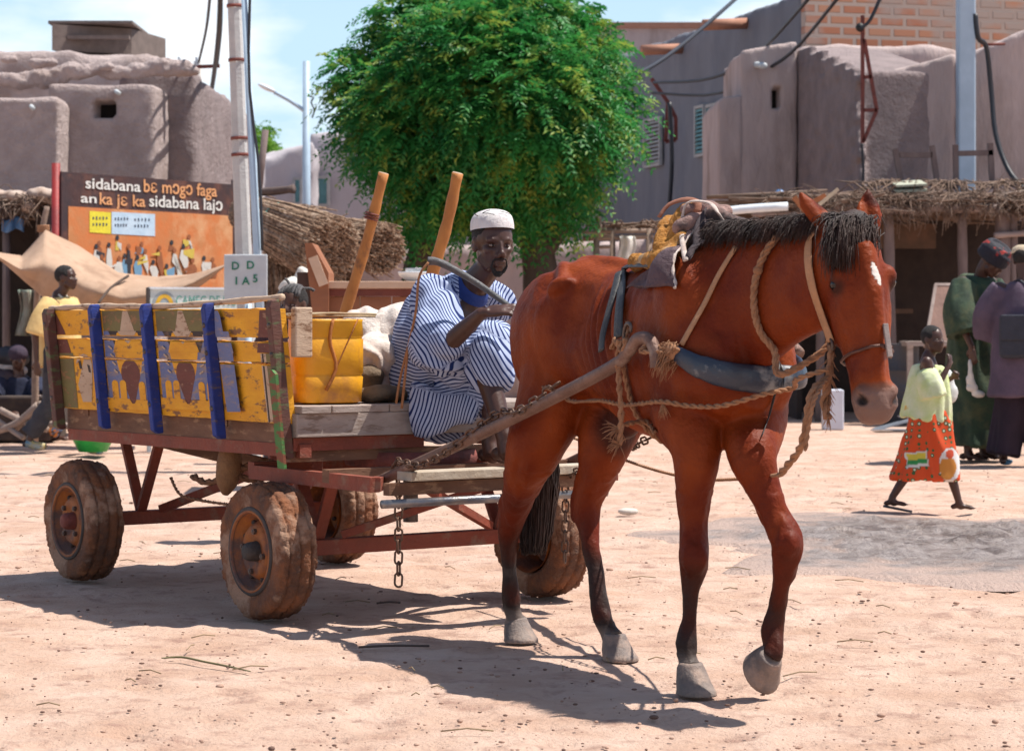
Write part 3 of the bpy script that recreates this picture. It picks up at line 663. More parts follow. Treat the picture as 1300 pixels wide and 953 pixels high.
    mb.tube([P(738, 600, 8.17), P(730, 636, 8.20), P(732, 664, 8.19)], [.014, .022, .018], 10)
    mb.ball(P(881, 708, 7.29), (.045, .035, .055)); mb.ball(P(1001, 690, 7.14), (.045, .035, .05))
    # sheath
    mb.ball(W(.26, 0, .80), (.10, .05, .06), ax=(HF, HL, Z))
    me = fuse(mb, .0085, 7, .6)
    co = getco(me); no = getno(me)
    rel = co-np.array(HH); u = rel@np.array(HF); v_ = rel@np.array(HL); z = co[:, 2]
    d = np.zeros(len(co))
    # ribs on both flanks
    side = np.clip((np.abs(v_)-.10)/.08, 0, 1)
    win = np.clip((u-.24)/.10, 0, 1)*np.clip((.74-u)/.20, 0, 1)*(.85+.3*vnoise(co, 2.5, 8))*np.clip((z-.82)/.12, 0, 1)*np.clip((1.31-z)/.10, 0, 1)
    slant = u+.45*(z-1.05)+.02*vnoise(co, 1.5, 2)
    sr_ = np.sin(slant*2*np.pi/.062); d += .019*win*side*(np.sign(sr_)*np.abs(sr_)**1.3*.6-.25)
    # hollow flank in front of the hip, hollow above the eye
    for c, r, a in ((W(.25, -.18, 1.17), .10, .040), (W(.25, .18, 1.17), .10, .040), (W(-.04, -.17, 1.20), .06, .016), (W(1.0, -.17, 1.17), .10, .018), (W(.75, -.22, 1.12), .09, .012), (W(-.10, -.2, 1.26), .08, .012), (W(.04, -.2, 1.27), .07, .014), (Hd(.09, -.075, .03), .022, .008), (Hd(.09, .075, .03), .022, .008)):
        q = np.linalg.norm(co-np.array(c), axis=1); d -= a*np.exp(-(q/r)**2*1.5)
    # shoulder and thigh muscle lines
    d += .005*vnoise(co, 3.0, 5)*(z > .6)+.0012*vnoise(co, 14, 6)
    fl_ = co*np.array([1, 1, .18]); d += .0035*np.sin(vnoise(fl_, 9, 4)*5)*(z < .62)*(z > .12)
    # creases between muscles, tendons and veins
    for a_, b_, w_, dp in ((W(.90, -.16, 1.36), W(1.02, -.2, 1.02), .016, .009), (W(.78, -.24, 1.10), W(.80, -.20, .86), .02, .009), (W(.80, -.24, .93), W(1.0, -.18, .84), .016, .008), (W(-.02, -.22, 1.16), W(.10, -.22, .92), .018, .008),
            (W(.10, -.24, .95), W(.24, -.20, .88), .018, .008), (W(-.14, -.2, 1.14), W(-.10, -.2, .84), .016, .007), (W(1.08, -.13, 1.12), W(1.28, -.11, 1.10), .020, .009), (W(1.10, -.15, 1.25), W(1.35, -.10, 1.30), .022, .006), (P(880, 590, 7.25), P(882, 668, 7.27), .010, .006), (P(876, 745, 7.28), P(872, 800, 7.28), .007, .005), (P(958, 590, 7.15), P(986, 660, 7.13), .012, .006), (P(660, 575, 8.1), P(650, 640, 8.3), .012, .007), (P(752, 575, 8.0), P(738, 640, 8.08), .012, .007), (P(745, 690, 8.08), P(754, 760, 8.03), .007, .004)):
        dd, t_ = segdist(co, a_, b_); d -= dp*np.exp(-(dd/w_)**2)*np.clip(np.minimum(t_, 1-t_)*6+.15, 0, 1)
    for pts_ in ([Hd(.22, -.09, -.02), Hd(.30, -.07, .0), Hd(.38, -.06, -.01)], [W(.35, -.22, .84), W(.5, -.24, .80), W(.68, -.22, .80)], [P(868, 600, 7.2), P(874, 640, 7.25), P(868, 680, 7.25)], [P(690, 540, 8.0), P(672, 580, 8.1), P(668, 620, 8.2)]):
        for q0, q1 in zip(pts_, pts_[1:]): dd, t_ = segdist(co, q0, q1); d += .004*np.exp(-(dd/.006)**2)
    co2 = co+no*d[:, None]
    # nostrils, ear cups, eye sockets pushed in
    for s in (-1, 1):
        c = np.array(Hd(.500, s*.060, .022)); q = (co-c); e = (q@np.array(HA))/.022; f = (q@np.array(HC)-.35*(q@np.array(HA)))/.014; g = (q@np.array(HB))/.03
        k = np.exp(-(e*e+f*f+g*g)*.9); co2 -= np.array(HB*s*.85+HC*.3)[None, :]*(k*.026)[:, None]
        b0 = np.array(Hd(-.02, s*.052, .02)); tp = np.array(Hd(-.11, s*.085 if s < 0 else .055, .015)); dd, t = segdist(co, b0, tp)
        k = np.exp(-(dd/.018)**2)*((no@np.array(HC)) > .1); co2 -= np.array(HC)[None, :]*(k*.020)[:, None]
    # mouth line
    c = (co-np.array(HEADO)); aa = c@np.array(HA); cc = c@np.array(HC)
    k = np.exp(-((cc+.046)/.006)**2)*(aa > .45)*(aa < .58); co2 -= no*(k*.007)[:, None]
    setco(me, co2)
    # coat value
    tone = np.full(len(co), .5)+.10*vnoise(co, 2.2, 3)+.05*vnoise(co*np.array([1, 1, .3]), 9, 9)
    legz = np.clip((.56-z)/.30, 0, 1)*.28; tone += legz*(1+.5*vnoise(co, 5, 12))
    k_ = np.clip((.14-z)/.07, 0, 1)*(.75+.25*vnoise(co, 12, 31)); tone = np.minimum(tone, .84); tone = tone*(1-k_)+1.0*k_                                    # dusty fetlocks
    mu = np.clip((aa-.42)/.07, 0, 1)*(z > .6)*(np.abs(c@np.array(HB)) < .2)*(np.linalg.norm(co-np.array(Hd(.50, 0, 0)), axis=1) < .17)
    tone = tone*(1-mu)+mu*.25
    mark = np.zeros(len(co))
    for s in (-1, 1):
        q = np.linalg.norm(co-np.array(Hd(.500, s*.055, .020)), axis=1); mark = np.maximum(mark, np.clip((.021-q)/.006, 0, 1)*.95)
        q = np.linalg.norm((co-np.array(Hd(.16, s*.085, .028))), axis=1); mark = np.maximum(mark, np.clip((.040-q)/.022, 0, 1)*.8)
        dd, t = segdist(co, Hd(-.11, s*.08, .0), Hd(-.15, s*.10 if s < 0 else .058, 0)); tone += np.clip((.03-dd)/.02, 0, 1)*.25
    star = np.exp(-(((aa-.150)/.035)**2+((c@np.array(HB)-.012-.25*(aa-.15))/.011)**2)); star *= (cc > .03)*(z > 1.12)
    tone = np.where((star > .33) & (np.linalg.norm(c, axis=1) < .4), .02, tone)
    tone += np.clip((np.abs(u-.26)-0)/.2, 0, 1)*0
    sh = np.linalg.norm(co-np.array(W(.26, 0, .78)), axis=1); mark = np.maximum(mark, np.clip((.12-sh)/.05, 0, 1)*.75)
    attr(me, 'tone', np.clip(tone, 0, 1)); attr(me, 'mark', mark)
    t = thing('horse', 'thin chestnut bay horse harnessed to the cart, head lowered and walking', 'horse', W(.5, 0, 0))
    bd = link('body', me, M_coat, t)
    # hooves
    for (c, y, tip) in ((P(656, 790, 8.47), 0, HF), (P(781, 812, 8.01), 0, HF), (P(877, 849, 7.28), 0, HF), (P(976, 836, 7.20), .035, None)):
        h = MB(); top = V(c); g = V((c.x, c.y, 0)); ht = top.z-y
        if tip: f = HF; up = Z
        else: f = (HF*.55-Z*.80).normalized(); up = (Z*.60+HF*.78).normalized()
        sd_ = HL
        base = top-up*ht+f*.035 if tip else top-up*.065+f*.012
        h.loft([(base, f*.072, sd_*.060), (base+up*.012, f*.070, sd_*.058), (top*.5+base*.5, f*.060, sd_*.052), (top+up*.004, f*.046, sd_*.043), (top+up*.02, f*.036, sd_*.036)], 20)
        me2 = mesh_of(h); import bmesh; bm_ = bmesh.new(); bm_.from_mesh(me2); bmesh.ops.subdivide_edges(bm_, edges=bm_.edges[:], cuts=2, use_grid_fill=True); bm_.to_mesh(me2); bm_.free(); me2.polygons.foreach_set('use_smooth', [True]*len(me2.polygons)); roughen(me2, .0018, 12); link('hoof', me2, M_hoof, t)
    # eyes
    for s in (-1, 1):
        e = MB(); e.ball(Hd(.155, s*.089, .024), (.015, .012, .019), n=14, ax=(HA, HB, HC)); obj('eye', e, mat('horse_eye', (.006, .004, .004), None, .08, 5, 0), t)
    hair(t)
def strand_fan(mb, rs, root, d, L_, r, sag, n=5, wob=.02):
    p = V(root); d = V(d).normalized(); pts = [p.copy()]
    for i in range(n):
        p = p+d*(L_/n); d = (d-Z*sag+V((rs.gauss(0, wob), rs.gauss(0, wob), rs.gauss(0, wob)))).normalized(); pts.append(p.copy())
    mb.tube(pts, [r*(1-.75*i/n) for i in range(n+1)], 4)
def hair(t):
    rs = random.Random(11)
    mb = MB()
    # mane along the crest, falling to the right side, plus low volume under it
    crest = [W(.82, 0, 1.395), W(.95, 0, 1.425), W(1.10, .02, 1.42), W(1.25, .035, 1.425), W(1.38, .05, 1.43), W(1.48, .06, 1.435)]
    cr = resample(crest, 60)
    mb.tube([p-Z*.006 for p in cr[::4]], .022, 8)
    for i in range(6000):
        k = rs.random()*59; p = cr[int(k)].lerp(cr[int(k)+1], k % 1)+V((rs.gauss(0, .012), rs.gauss(0, .012), rs.random()*.025))
        side = -1 if rs.random() < .72 else 1
        clump = .5+.5*sin(k*1.1)*sin(k*.37+1)
        d = HL*side*(.6+rs.random()*.5)+Z*(.05+rs.random()*.40)+HF*rs.gauss(-.15, .3)
        strand_fan(mb, rs, p, d, (.05+.085*rs.random())*(.45+.75*clump), .0017, .75, 4, .22)
    obj('mane', mb, M_hair, t)
    mb = MB()
    mb.ball(Hd(-.005, 0, .02), (.07, .062, .055), ax=(HA, HB, HC))
    for i in range(1700):
        p = Hd(-.05+rs.random()*.07, rs.gauss(-.008, .030), .02+rs.random()*.045)
        b_ = rs.gauss(-.50, .42)
        d = HC*(.35+rs.random()*.35)+HB*b_+HA*(.3+rs.random()*.7)
        q = V(p); n = 6; L_ = (.06+.10*rs.random())*(1 if b_ < -.2 else .55); d = d.normalized(); pts = [q.copy()]
        for j in range(n):
            q = q+d*(L_/n); d = (d+HA*.45-HC*.14+V((rs.gauss(0, .06), rs.gauss(0, .06), 0))).normalized(); pts.append(q.copy())
        mb.tube(pts, [.0018*(1-.7*j/n) for j in range(n+1)], 4)
    obj('forelock', mb, M_hair, t)
    mb = MB()
    rt = W(-.335, .02, 1.12); mid = [rt, W(-.40, .03, 1.0), P(684, 560, 8.50), P(681, 640, 8.52), P(679, 700, 8.5)]
    mb.tube(resample(mid, 12), [.03, .035, .038, .042, .046, .05, .052, .052, .05, .045, .038, .028, .014], 10)
    ml = resample(mid, 40)
    for i in range(900):
        k = rs.random(); a = rs.random()*6.28; k0 = int(k*22); r_ = .03+.028*(k0/22)
        pts = []; ln = 18+rs.random()*(22-k0*.2)
        for j in range(6):
            q = min(39.9, k0+ln*j/5); m_ = ml[int(q)].lerp(ml[int(q)+1], q % 1)
            sp = r_*(1+.35*sin(j*1.0+a))*(1-.35*max(0, (q-28)/12))
            pts.append(m_+V((cos(a)*sp, sin(a)*sp, 0))+V((rs.gauss(0, .004), rs.gauss(0, .004), rs.gauss(0, .006))))
        mb.tube(pts, [.0038*(1-.6*j/5) for j in range(6)], 4)
    obj('tail', mb, M_hair, t)
build_horse()
# ---------------------------------------------------------------- cart
CO = V((-.938, 9.08, 0)); CF = V((.574, -.819, 0)).normalized(); CL = V((-CF.y, CF.x, 0))
def C(u, v, z): return CO+CF*u+CL*v+Z*z
def woodmat(name, c1, c2, axis=None, worn=None, sc=5, t3=(.55, .62), rough=.75, sc3=9):
    """planks: grain stretched along the cart's length or width"""
    m = mat(name, c1, c2, rough, sc, .5, 30, c3=worn, sc3=sc3, t3=t3, stretch=(1, 1, 3), bdist=.006)
    return m
M_yel = woodmat('worn_yellow_paint', (.80, .38, .015), (.66, .28, .012), worn=(.24, .11, .045))
M_blue = woodmat('worn_blue_paint', (.018, .045, .27), (.014, .03, .18), worn=(.11, .08, .09), sc3=14, t3=(.56, .66))
M_lblue = woodmat('worn_pale_blue_paint', (.13, .16, .33), (.16, .17, .27), worn=(.32, .22, .17), sc3=12, t3=(.50, .66))
M_brn = woodmat('worn_maroon_paint', (.17, .045, .03), (.12, .035, .025), worn=(.30, .16, .10), sc3=16, t3=(.58, .68))
M_pale = woodmat('worn_cream_paint', (.52, .38, .27), (.45, .31, .21), worn=(.25, .14, .08), sc3=16)
M_olive = woodmat('worn_olive_paint', (.18, .15, .05), (.14, .10, .04), worn=(.28, .14, .06), sc3=10)
M_black = woodmat('worn_black_paint', (.035, .025, .022), (.05, .03, .025), worn=(.12, .07, .05))
M_green = woodmat('worn_green_paint', (.07, .20, .05), (.05, .15, .04), worn=(.20, .06, .03), sc3=8, t3=(.48, .55))
M_wood = woodmat('old_brown_wood', (.19, .09, .05), (.12, .055, .03), worn=(.28, .16, .09))
M_grey = mat('weathered_grey_wood', (.40, .33, .29), (.28, .22, .19), .85, 6, .6, 24, c3=(.20, .14, .11), sc3=8, t3=(.55, .65), stretch=(1, 1, 4), bdist=.006)
M_red = mat('rusty_red_paint', (.26, .055, .028), (.19, .045, .025), .7, 8, .4, 50, c3=(.22, .12, .08), sc3=10, t3=(.55, .68))
M_steel = mat('old_steel', (.16, .12, .10), (.10, .07, .06), .5, 20, .3, 70, metal=.6)
M_chain = mat('dark_chain', (.10, .07, .055), (.16, .08, .05), .55, 60, .2, 90, metal=.5)
M_tyre = mat('muddy_tyre', (.27, .10, .04), (.085, .045, .032), .9, 10, 1, 60, c3=(.40, .24, .16), sc3=5, t3=(.5, .6), bdist=.015)
M_rim = mat('orange_rim', (.34, .11, .02), (.20, .06, .025), .65, 9, .4, 50, c3=(.10, .05, .04), sc3=7, t3=(.5, .62))
M_rubber = mat('bare_rubber', (.03, .028, .027), (.06, .045, .04), .7, 12, .4, 60)
def chain(mb, pts, w_=.020, l_=.040, r=.0038):
    pts = resample(pts, 200); d = 0; nxt = 0; k = 0; step = l_*.78
    for i in range(1, len(pts)):
        d += (pts[i]-pts[i-1]).length
        if d >= nxt:
            t = (pts[i]-pts[i-1]).normalized(); a, b_ = frame(t, V((.3, 1, .1))); s = a if k % 2 else b_
            hw = w_/2; hl = l_/2-hw; ring = []
            for q in range(13):
                th = 2*pi*q/12; c_ = cos(th); ring.append(pts[i]+s*(hw*sin(th))+t*((hl if c_ > 0 else -hl)+hw*c_))
            mb.tube(ring, r, 5, cap=False); nxt = d+step; k += 1
def wheel(parent, u, v, seed, outer):
    """outer: direction of the hub face"""
    c = C(u, v, .262); w_ = V(outer)
    t = empty('wheel', c); t.parent = parent; t.location = c-wloc(parent)
    mb = MB(); R0 = .262
    prof = [(-.074, .165), (-.079, .19), (-.081, .215), (-.078, .238), (-.070, .252), (-.055, .259), (-.045, .252), (-.038, .262), (-.008, .263), (.0, .255), (.008, .263), (.038, .262), (.045, .252), (.055, .259), (.070, .252), (.078, .238), (.081, .215), (.079, .19), (.074, .165), (.05, .158), (-.05, .158)]
    mb.lathe(c, w_, prof, 110, 0, True, closed=True)
    me = mesh_of(mb); 
    # subdivide for mud
    import bmesh
    bm = bmesh.new(); bm.from_mesh(me); bmesh.ops.subdivide_edges(bm, edges=[e for e in bm.edges], cuts=1, use_grid_fill=True); bm.to_mesh(me); bm.free()
    co = getco(me); rr = co-np.array(c); ax = np.array(w_); h = rr@ax; rad = np.linalg.norm(rr-h[:, None]*ax, axis=1)
    k = np.clip((rad-.19)/.05, 0, 1)
    n1 = vnoise(co, 6, seed); n2 = vnoise(co, 22, seed+1); n3 = vnoise(co, 60, seed+2)
    blk = np.sign(np.sin(np.arctan2(rr@np.array(frame(w_)[1]), rr@np.array(frame(w_)[0]))*34+h*30)); d = k*(-.004*(blk > .0)*(rad > .25)*(vnoise(co, 3, seed+20) > -.1)+.008*np.clip(n1*2.4, -.3, 1)+.008*n2+.009*np.abs(n3)+.006*vnoise(co, 110, seed+9))+.002*n3
    rd = (rr-h[:, None]*ax)/rad[:, None]
    no = getno(me)
    sgn = np.sign((no*rd).sum(1))
    setco(me, co+(rd*.6+ax*np.sign(h)[:, None]*.4*(np.abs(h) > .06)[:, None])*d[:, None])
    me.polygons.foreach_set('use_smooth', [True]*len(me.polygons))
    ty = link('tyre', me, M_tyre, t)
    mb = MB(); mb.lathe(c, w_, [(.076, .171), (.081, .168), (.082, .158), (.076, .150), (.074, .145)], 48); obj('bead', mb, M_rubber, ty)
    mb = MB()
    mb.lathe(c, w_, [(.076, .160), (.083, .157), (.081, .148), (.055, .143), (.050, .132), (.030, .128), (.026, .118), (.045, .108), (.060, .095), (.062, .070), (.050, .050), (.050, .001)], 48, 0)
    mb.lathe(c, w_, [(-.083, .160), (-.05, .145), (0, .14), (.05, .142)], 40, 0)
    a, b_ = frame(w_)
    rim = obj('rim', mb, M_rim, t)
    for k_ in range(4):
        th = k_*pi/2+.4+seed; p = c+(a*cos(th)+b_*sin(th))*.078
        q = MB(); q.lathe(p, w_, [(.058, .012), (.074, .012), (.074, .008), (.078, .005), (.078, .0005)], 6, sm=False); obj('wheel_nut', q, M_steel, rim)
    q = MB()
    for k_ in range(8):
        th = k_*pi/4+.1+seed; p = c+(a*cos(th)+b_*sin(th))*.112+w_*.040; q.ball(p, .012, 0, 8)
    obj('vent_hole', q, M_black, rim)
    q = MB(); q.lathe(c, w_, [(.045, .040), (.085, .036), (.100, .028), (.104, .016), (.104, .001)], 20); obj('hub', q, M_rubber if seed % 2 else M_rust, t)
M_wd2 = woodmat('dark_painted_post', (.13, .05, .035), (.08, .035, .03), worn=(.10, .12, .05), sc3=9, t3=(.52, .6))
def upx(px): k = (px-650)/FPX; return (9.063*k+.9626)/(.574+.819*k)
def build_cart():
    t = thing('horse_cart', 'long four wheeled wooden cart with painted yellow and blue side boards and muddy tyres', 'cart', C(-.9, .65, 0))
    U0, U1 = -1.985, .145
    wheel(t, .0, .0, 1, -CL); wheel(t, -1.666, .0, 2, -CL); wheel(t, .0, 1.30, 3, CL); wheel(t, -1.666, 1.30, 4, CL)
    # side boards lean outwards
    zb, zt = .715, 1.19
    def SP(u, z, off=0.0):
        k = (z-zb)/(zt-zb); return C(u, .026-.05*k-off, z+(.0 if True else 0))
    up = (SP(0, zt)-SP(0, zb)).normalized(); nrm = CF.cross(up).normalized()
    if nrm.dot(CL) > 0: nrm = -nrm
    rows = [('side_board', 1.078, 1.188, U0+.02, U1-.01, M_yel), ('side_board', .984, 1.062, U0+.02, U1-.01, M_yel), ('side_board', .750, .976, U0+.02, U1-.01, M_yel)]
    boards = []
    for nm, z0, z1, u0, u1, m in rows:
        b = MB(); n = 40
        vs = []; rs = random.Random(int(z0*1000))
        for i in range(n+1):
            u = u0+(u1-u0)*i/n; j0 = rs.gauss(0, .0010); j1 = rs.gauss(0, .0013)
            for th in (0, -.024):
                vs.append(SP(u, z0+j0)+nrm*th); vs.append(SP(u, z1+j1)+nrm*th)
        fs = []
        for i in range(n):
            a = i*4; e = a+4; fs += [(a, e, e+1, a+1), (a+2, a+3, e+3, e+2), (a+1, e+1, e+3, a+3), (a, a+2, e+2, e)]
        fs += [(0, 1, 3, 2), (n*4, n*4+2, n*4+3, n*4+1)]
        b.add(vs, fs); boards.append(obj(nm, b, m, t))
    # lower dark plank behind the painted boards and rails under the bed
    b = MB(); b.bar(C(U0+.03, .07, .70), C(U1-.02, .07, .70), .03, .12); obj('lower_plank', b, M_wood, t)
    b = MB(); b.bar(C(U0+.05, .075, .63), C(.16, .075, .648), .05, .05); obj('side_rail', b, M_red, t)
    b = MB(); b.bar(C(U0+.05, 1.225, .64), C(.10, 1.225, .648), .05, .05); obj('side_rail', b, M_red, t)
    # posts
    def post(px, m, wd=.040, z0=.675, z1=1.215, tilt=0, m2=None, dp=.045):
        u = upx(px); b = MB()
        p0 = SP(u+tilt, z0, .002); p1 = SP(u, z1, .002)
        n_ = nrm; x = CF
        pts = []
        prof = [(0, .02), (.03, .0), (.5, .0), (.96, .0), (1.0, .012)]
        ln = (p1-p0); secs = []
        for k, ins in prof:
            c = p0+ln*k+n_*(dp/2+.001-ins/2); secs.append([c+x*s1*wd/2*(1-ins*5)+n_*s2*(dp/2-ins/2) for s1, s2 in ((-1, -1), (1, -1), (1, 1), (-1, 1))])
        vs = [v for s_ in secs for v in s_]; fs = [(3, 2, 1, 0), tuple(len(vs)-4+i for i in range(4))]
        for i in range(len(secs)-1):
            for j in range(4): fs.append((i*4+j, i*4+(j+1) % 4, i*4+4+(j+1) % 4, i*4+4+j))
        b.add(vs, fs, 0); po = obj('post', b, m, t, bevel=.004)
        for zz in (.80, 1.02, 1.13):
            q = MB(); k = (zz-z0)/(z1-z0); q.lathe(p0+ln*k+n_*dp, n_, [(0, .011), (.006, .010), (.008, .001)], 8); obj('bolt', q, M_steel, po)
    for px in (124, 190, 269): post(px, M_blue, .036)
    post(66, M_wd2, .050, z1=1.20, z0=.655); post(352, M_wd2, .040, z0=.62, z1=1.225)
    b = MB(); b.prism([(0, 0), (.05, 0), (.05, .36), (.02, .38), (0, .36)], SP(U1-.03, .585, .05), CF, up, nrm, .012); obj('green_panel', b, M_green, t)
    b = MB(); b.box(C(U1+.01, .06, 1.10), (.04, .075, .19), (CF, CL, Z)); obj('board_end', b, M_pale, t, bevel=.006)
    b = MB(); b.tube(resample([SP(U0, 1.196, .0)+nrm*-.01, SP(-1.5, 1.205, .0)+nrm*-.012, SP(-.8, 1.203, 0)+nrm*-.01, SP(U1, 1.232, 0)+nrm*-.01], 40), [.012+.002*sin(i*1.3) for i in range(41)], 8); obj('top_rail', b, M_pale, t)
    # painted shapes on the boards
    def zf(py, u): Y = C(u, 0, 0).y; return CAMH-(py-HZ)/FPX*Y
    def paint(board, name, polys):
        """polys: (material index, [(px,py)...]) clipped to the board's rows"""
        o, z0, z1 = board; mb = MB(); mats = [M_blue, M_lblue, M_brn, M_pale, M_olive, M_black, M_green, M_yel]; used = 0
        for k, (mi, poly) in enumerate(polys):
            pts = [(upx(px), zf(py, upx(px))) for px, py in poly]
            # clip to z range
            for lim, sg in ((z0+.003, 1), (z1-.003, -1)):
                out = []
                for i in range(len(pts)):
                    a, b_ = pts[i], pts[(i+1) % len(pts)]; ia = (a[1]-lim)*sg >= 0; ib = (b_[1]-lim)*sg >= 0
                    if ia: out.append(a)
                    if ia != ib: q = (lim-a[1])/(b_[1]-a[1]); out.append((a[0]+(b_[0]-a[0])*q, lim))
                pts = out
                if len(pts) < 3: break
            if len(pts) < 3: continue
            off = .0010+.0003*k; mb.add([SP(u, z)+nrm*off for u, z in pts], [tuple(range(len(pts)))], mi); used += 1
        if used: obj(name, mb, mats, o)
    def arch(x, y, w_, h_):
        return [(x-w_/2, y)]+[(x-w_/2*cos(a), y-h_+w_*.6-w_*.6*sin(a)) for a in [i*pi/8 for i in range(9)]]+[(x+w_/2, y)]
    def drop(x, y0, y1, w_): return [(x-w_/2*sin(a)*(1 if True else 1), y0+(y1-y0)*.28*(1-cos(a))) for a in [i*pi/10 for i in range(0, 8)]]+[(x, y1)]+[(x+w_/2*sin(a), y0+(y1-y0)*.28*(1-cos(a))) for a in [i*pi/10 for i in range(7, -1, -1)]]
    polys = []
    # left bay
    polys += [(2, [(58, 390), (66, 390), (78, 420), (84, 448), (60, 448)]), (1, [(115, 422), (122, 422), (122, 448), (110, 448)]), (4, [(60, 448), (86, 448), (86, 540), (60, 540)]), (3, [(101, 450)]+[(98-10*cos(a)+1, 462-13*sin(a)) for a in [0, .5, 1, 1.57, 2.1, 2.6, 3.14]]+[(107, 488), (104, 510), (93, 510), (89, 488)]), (1, [(111, 448), (124, 448), (127, 505), (116, 505)]),
              (5, [(92, 458), (95, 458), (96, 468), (93, 468)]), (5, [(103, 462), (106, 464), (107, 473), (104, 472)])]
    for x0, x1, px in ((128, 188, 158), (198, 266, 230)):
        w_ = x1-x0
        polys += [(4, [(x0, 385), (x1, 385), (x1, 420), (x0, 420)]), (3, [(px-2, 388), (px+1, 388), (px+9, 420), (px-9, 420)]),
                  (5, [(x0, 420), (x1, 420), (x1, 447), (x0, 447)]), (1, [(x0, 420), (x0+w_*.1, 420), (x0+w_*.28, 448), (x0, 448)]), (1, [(x1, 420), (x1-w_*.10, 420), (x1-w_*.22, 448), (x1, 448)]),
                  (7, [(px-13, 422), (px+13, 422), (px+20, 448), (px-20, 448)]), (3, [(px-12, 420), (px+12, 420), (px+6, 430), (px, 436), (px-6, 430)]),
                  (1, [(x0, 447), (x1, 447), (x1, 507), (x0, 507)]), (7, [(px-18, 447), (px+18, 447), (px+14, 470), (px+8, 488), (px+3, 508), (px-1, 508), (px-7, 488), (px-14, 470)]),
                  (2, drop(px, 456, 520, 24)), (7, arch(x0+9, 508, 8, 26)), (7, arch(x0+19, 508, 8, 26)), (7, arch(x1-17, 510, 8, 26)), (7, arch(x1-6, 510, 8, 26)), (7, [(x0-2, 504), (px-4, 506), (px-1, 512), (px+2, 512), (px+5, 507), (x1+2, 509), (x1+2, 522), (x0-2, 518)])]
        for j in range(6): yy = 425+j*3.6 if j < 3 else 455+(j-3)*9; xx = x1-10-j*1.5; polys.append((3, [(xx, yy), (xx+5, yy-3), (xx+5.5, yy-1.5), (xx+.5, yy+1.8)]))
        for j in range(5): yy = 428+j*10; xx = x0+5+j*1.6; polys.append((3, [(xx, yy), (xx+4, yy+4), (xx+3, yy+5.5), (xx-1, yy+1.5)]))
    polys += [(1, [(276, 385), (282, 400), (284, 420), (274, 420)]), (2, [(334, 385), (345, 385), (345, 447), (325, 447), (330, 415)]), (1, [(274, 420), (291, 420), (295, 448), (276, 448)]),
              (1, [(276, 448), (294, 448), (297, 522), (280, 522)]), (3, [(329, 448), (336, 448), (338, 535), (331, 535)]), (4, [(336, 448), (345, 448), (345, 535), (338, 535)]), (5, [(331, 448), (333, 448), (334, 535), (332, 535)])]
    for (nm, z0, z1, u0, u1, m), bo in zip(rows, boards): paint((bo, z0, z1), 'painted_pattern', polys)
    # far side boards (seen from inside) and stakes
    b = MB(); b.bar(C(U0+.02, 1.30, .90), C(-.35, 1.30, .90), .024, .18); obj('side_board', b, M_wood, t)
    b = MB(); b.bar(C(U0+.02, 1.33, 1.09), C(-.9, 1.33, 1.09), .024, .14); obj('side_board', b, M_wood, t)
    for px, y0, y1, px1, Yd in ((437, 400, 220, 487, 11.1), (548, 350, 220, 581, 10.55)):
        b = MB(); top = P(px1, y1, Yd-.05); lo = P(px, y0, Yd); d = (lo-top); lo2 = lo+d*.35
        pts = resample([lo2, lo, lo.lerp(top, .5)+V((.01, 0, 0)), top], 16)
        b.tube(pts, [.030-.006*i/16+.002*sin(i*2.1) for i in range(17)], 12)
        m_ = mat('peeled_stake_wood', (.50, .20, .045), (.36, .13, .03), .7, 12, .5, 40, c3=(.16, .07, .03), sc3=9, t3=(.57, .66), stretch=(1, 1, .6), bdist=.008)
        st = obj('stake', b, m_, t)
        q = MB(); tp = (top-lo).normalized(); q.lathe(top, tp, [(-.002, .024), (.003, .022), (.0035, .0005)], 12); obj('cut_end', q, M_pale, st)
        if px < 500:
            q = MB(); c = lo.lerp(top, .68); a, b_ = frame(tp)
            for k in range(3): q.tube([c+tp*(.012*k)+(a*cos(x/2)+b_*sin(x/2))*.031 for x in range(14)], .005, 5)
            obj('wire_tie', q, M_rust, st)
    # bed planks along the cart, front edge plank ends
    rs = random.Random(2); n = 9
    for i in range(n):
        v0 = .04+i*1.22/n; b = MB(); e = .170+rs.random()*.02
        b.bar(C(U0+.05, v0+.066, .805), C(e, v0+.066, .805), 1.22/n-.006, .028); obj('bed_plank', b, M_grey, t, bevel=.003)
    b = MB(); b.bar(C(.145, .03, .745), C(.145, 1.28, .745), .05, .09, mi=0); obj('front_beam', b, M_grey, t, bevel=.004)
    b = MB(); b.bar(C(.125, .03, .672), C(.125, .62, .672), .04, .05); obj('front_rail', b, M_red, t)
    b = MB(); b.bar(C(.105, .03, .625), C(.105, 1.28, .625), .04, .04); obj('front_rail', b, M_wood, t)
    for u in (-1.75, -1.1, -.45):
        b = MB(); b.bar(C(u, .05, .755), C(u, 1.25, .755), .05, .07); obj('cross_beam', b, M_wood, t)
    # axles and braces
    for u in (-1.666, 0):
        b = MB(); b.bar(C(u, .10, .262), C(u, 1.2, .262), .06, .06); obj('axle', b, M_red, t, bevel=.004)
    def br(p, q, w_=.035, h_=.035, m=M_red, nm='brace'):
        b = MB(); b.bar(p, q, w_, h_); return obj(nm, b, m, t)
    for v in (.28, 1.02):
        br(C(-1.666, v, .29), C(-1.86, v, .66), .045, .02); br(C(-1.666, v, .29), C(-1.45, v, .66), .045, .02)
    br(C(-1.45, .10, .66), C(-.75, .75, .45), .05, .06, M_wood); br(C(-1.45, 1.2, .66), C(-.75, .60, .45), .04, .05)
    br(C(-1.60, .35, .30), C(-.45, .62, .66), .035, .035); br(C(-1.60, .95, .30), C(-.45, .70, .66), .035, .035)
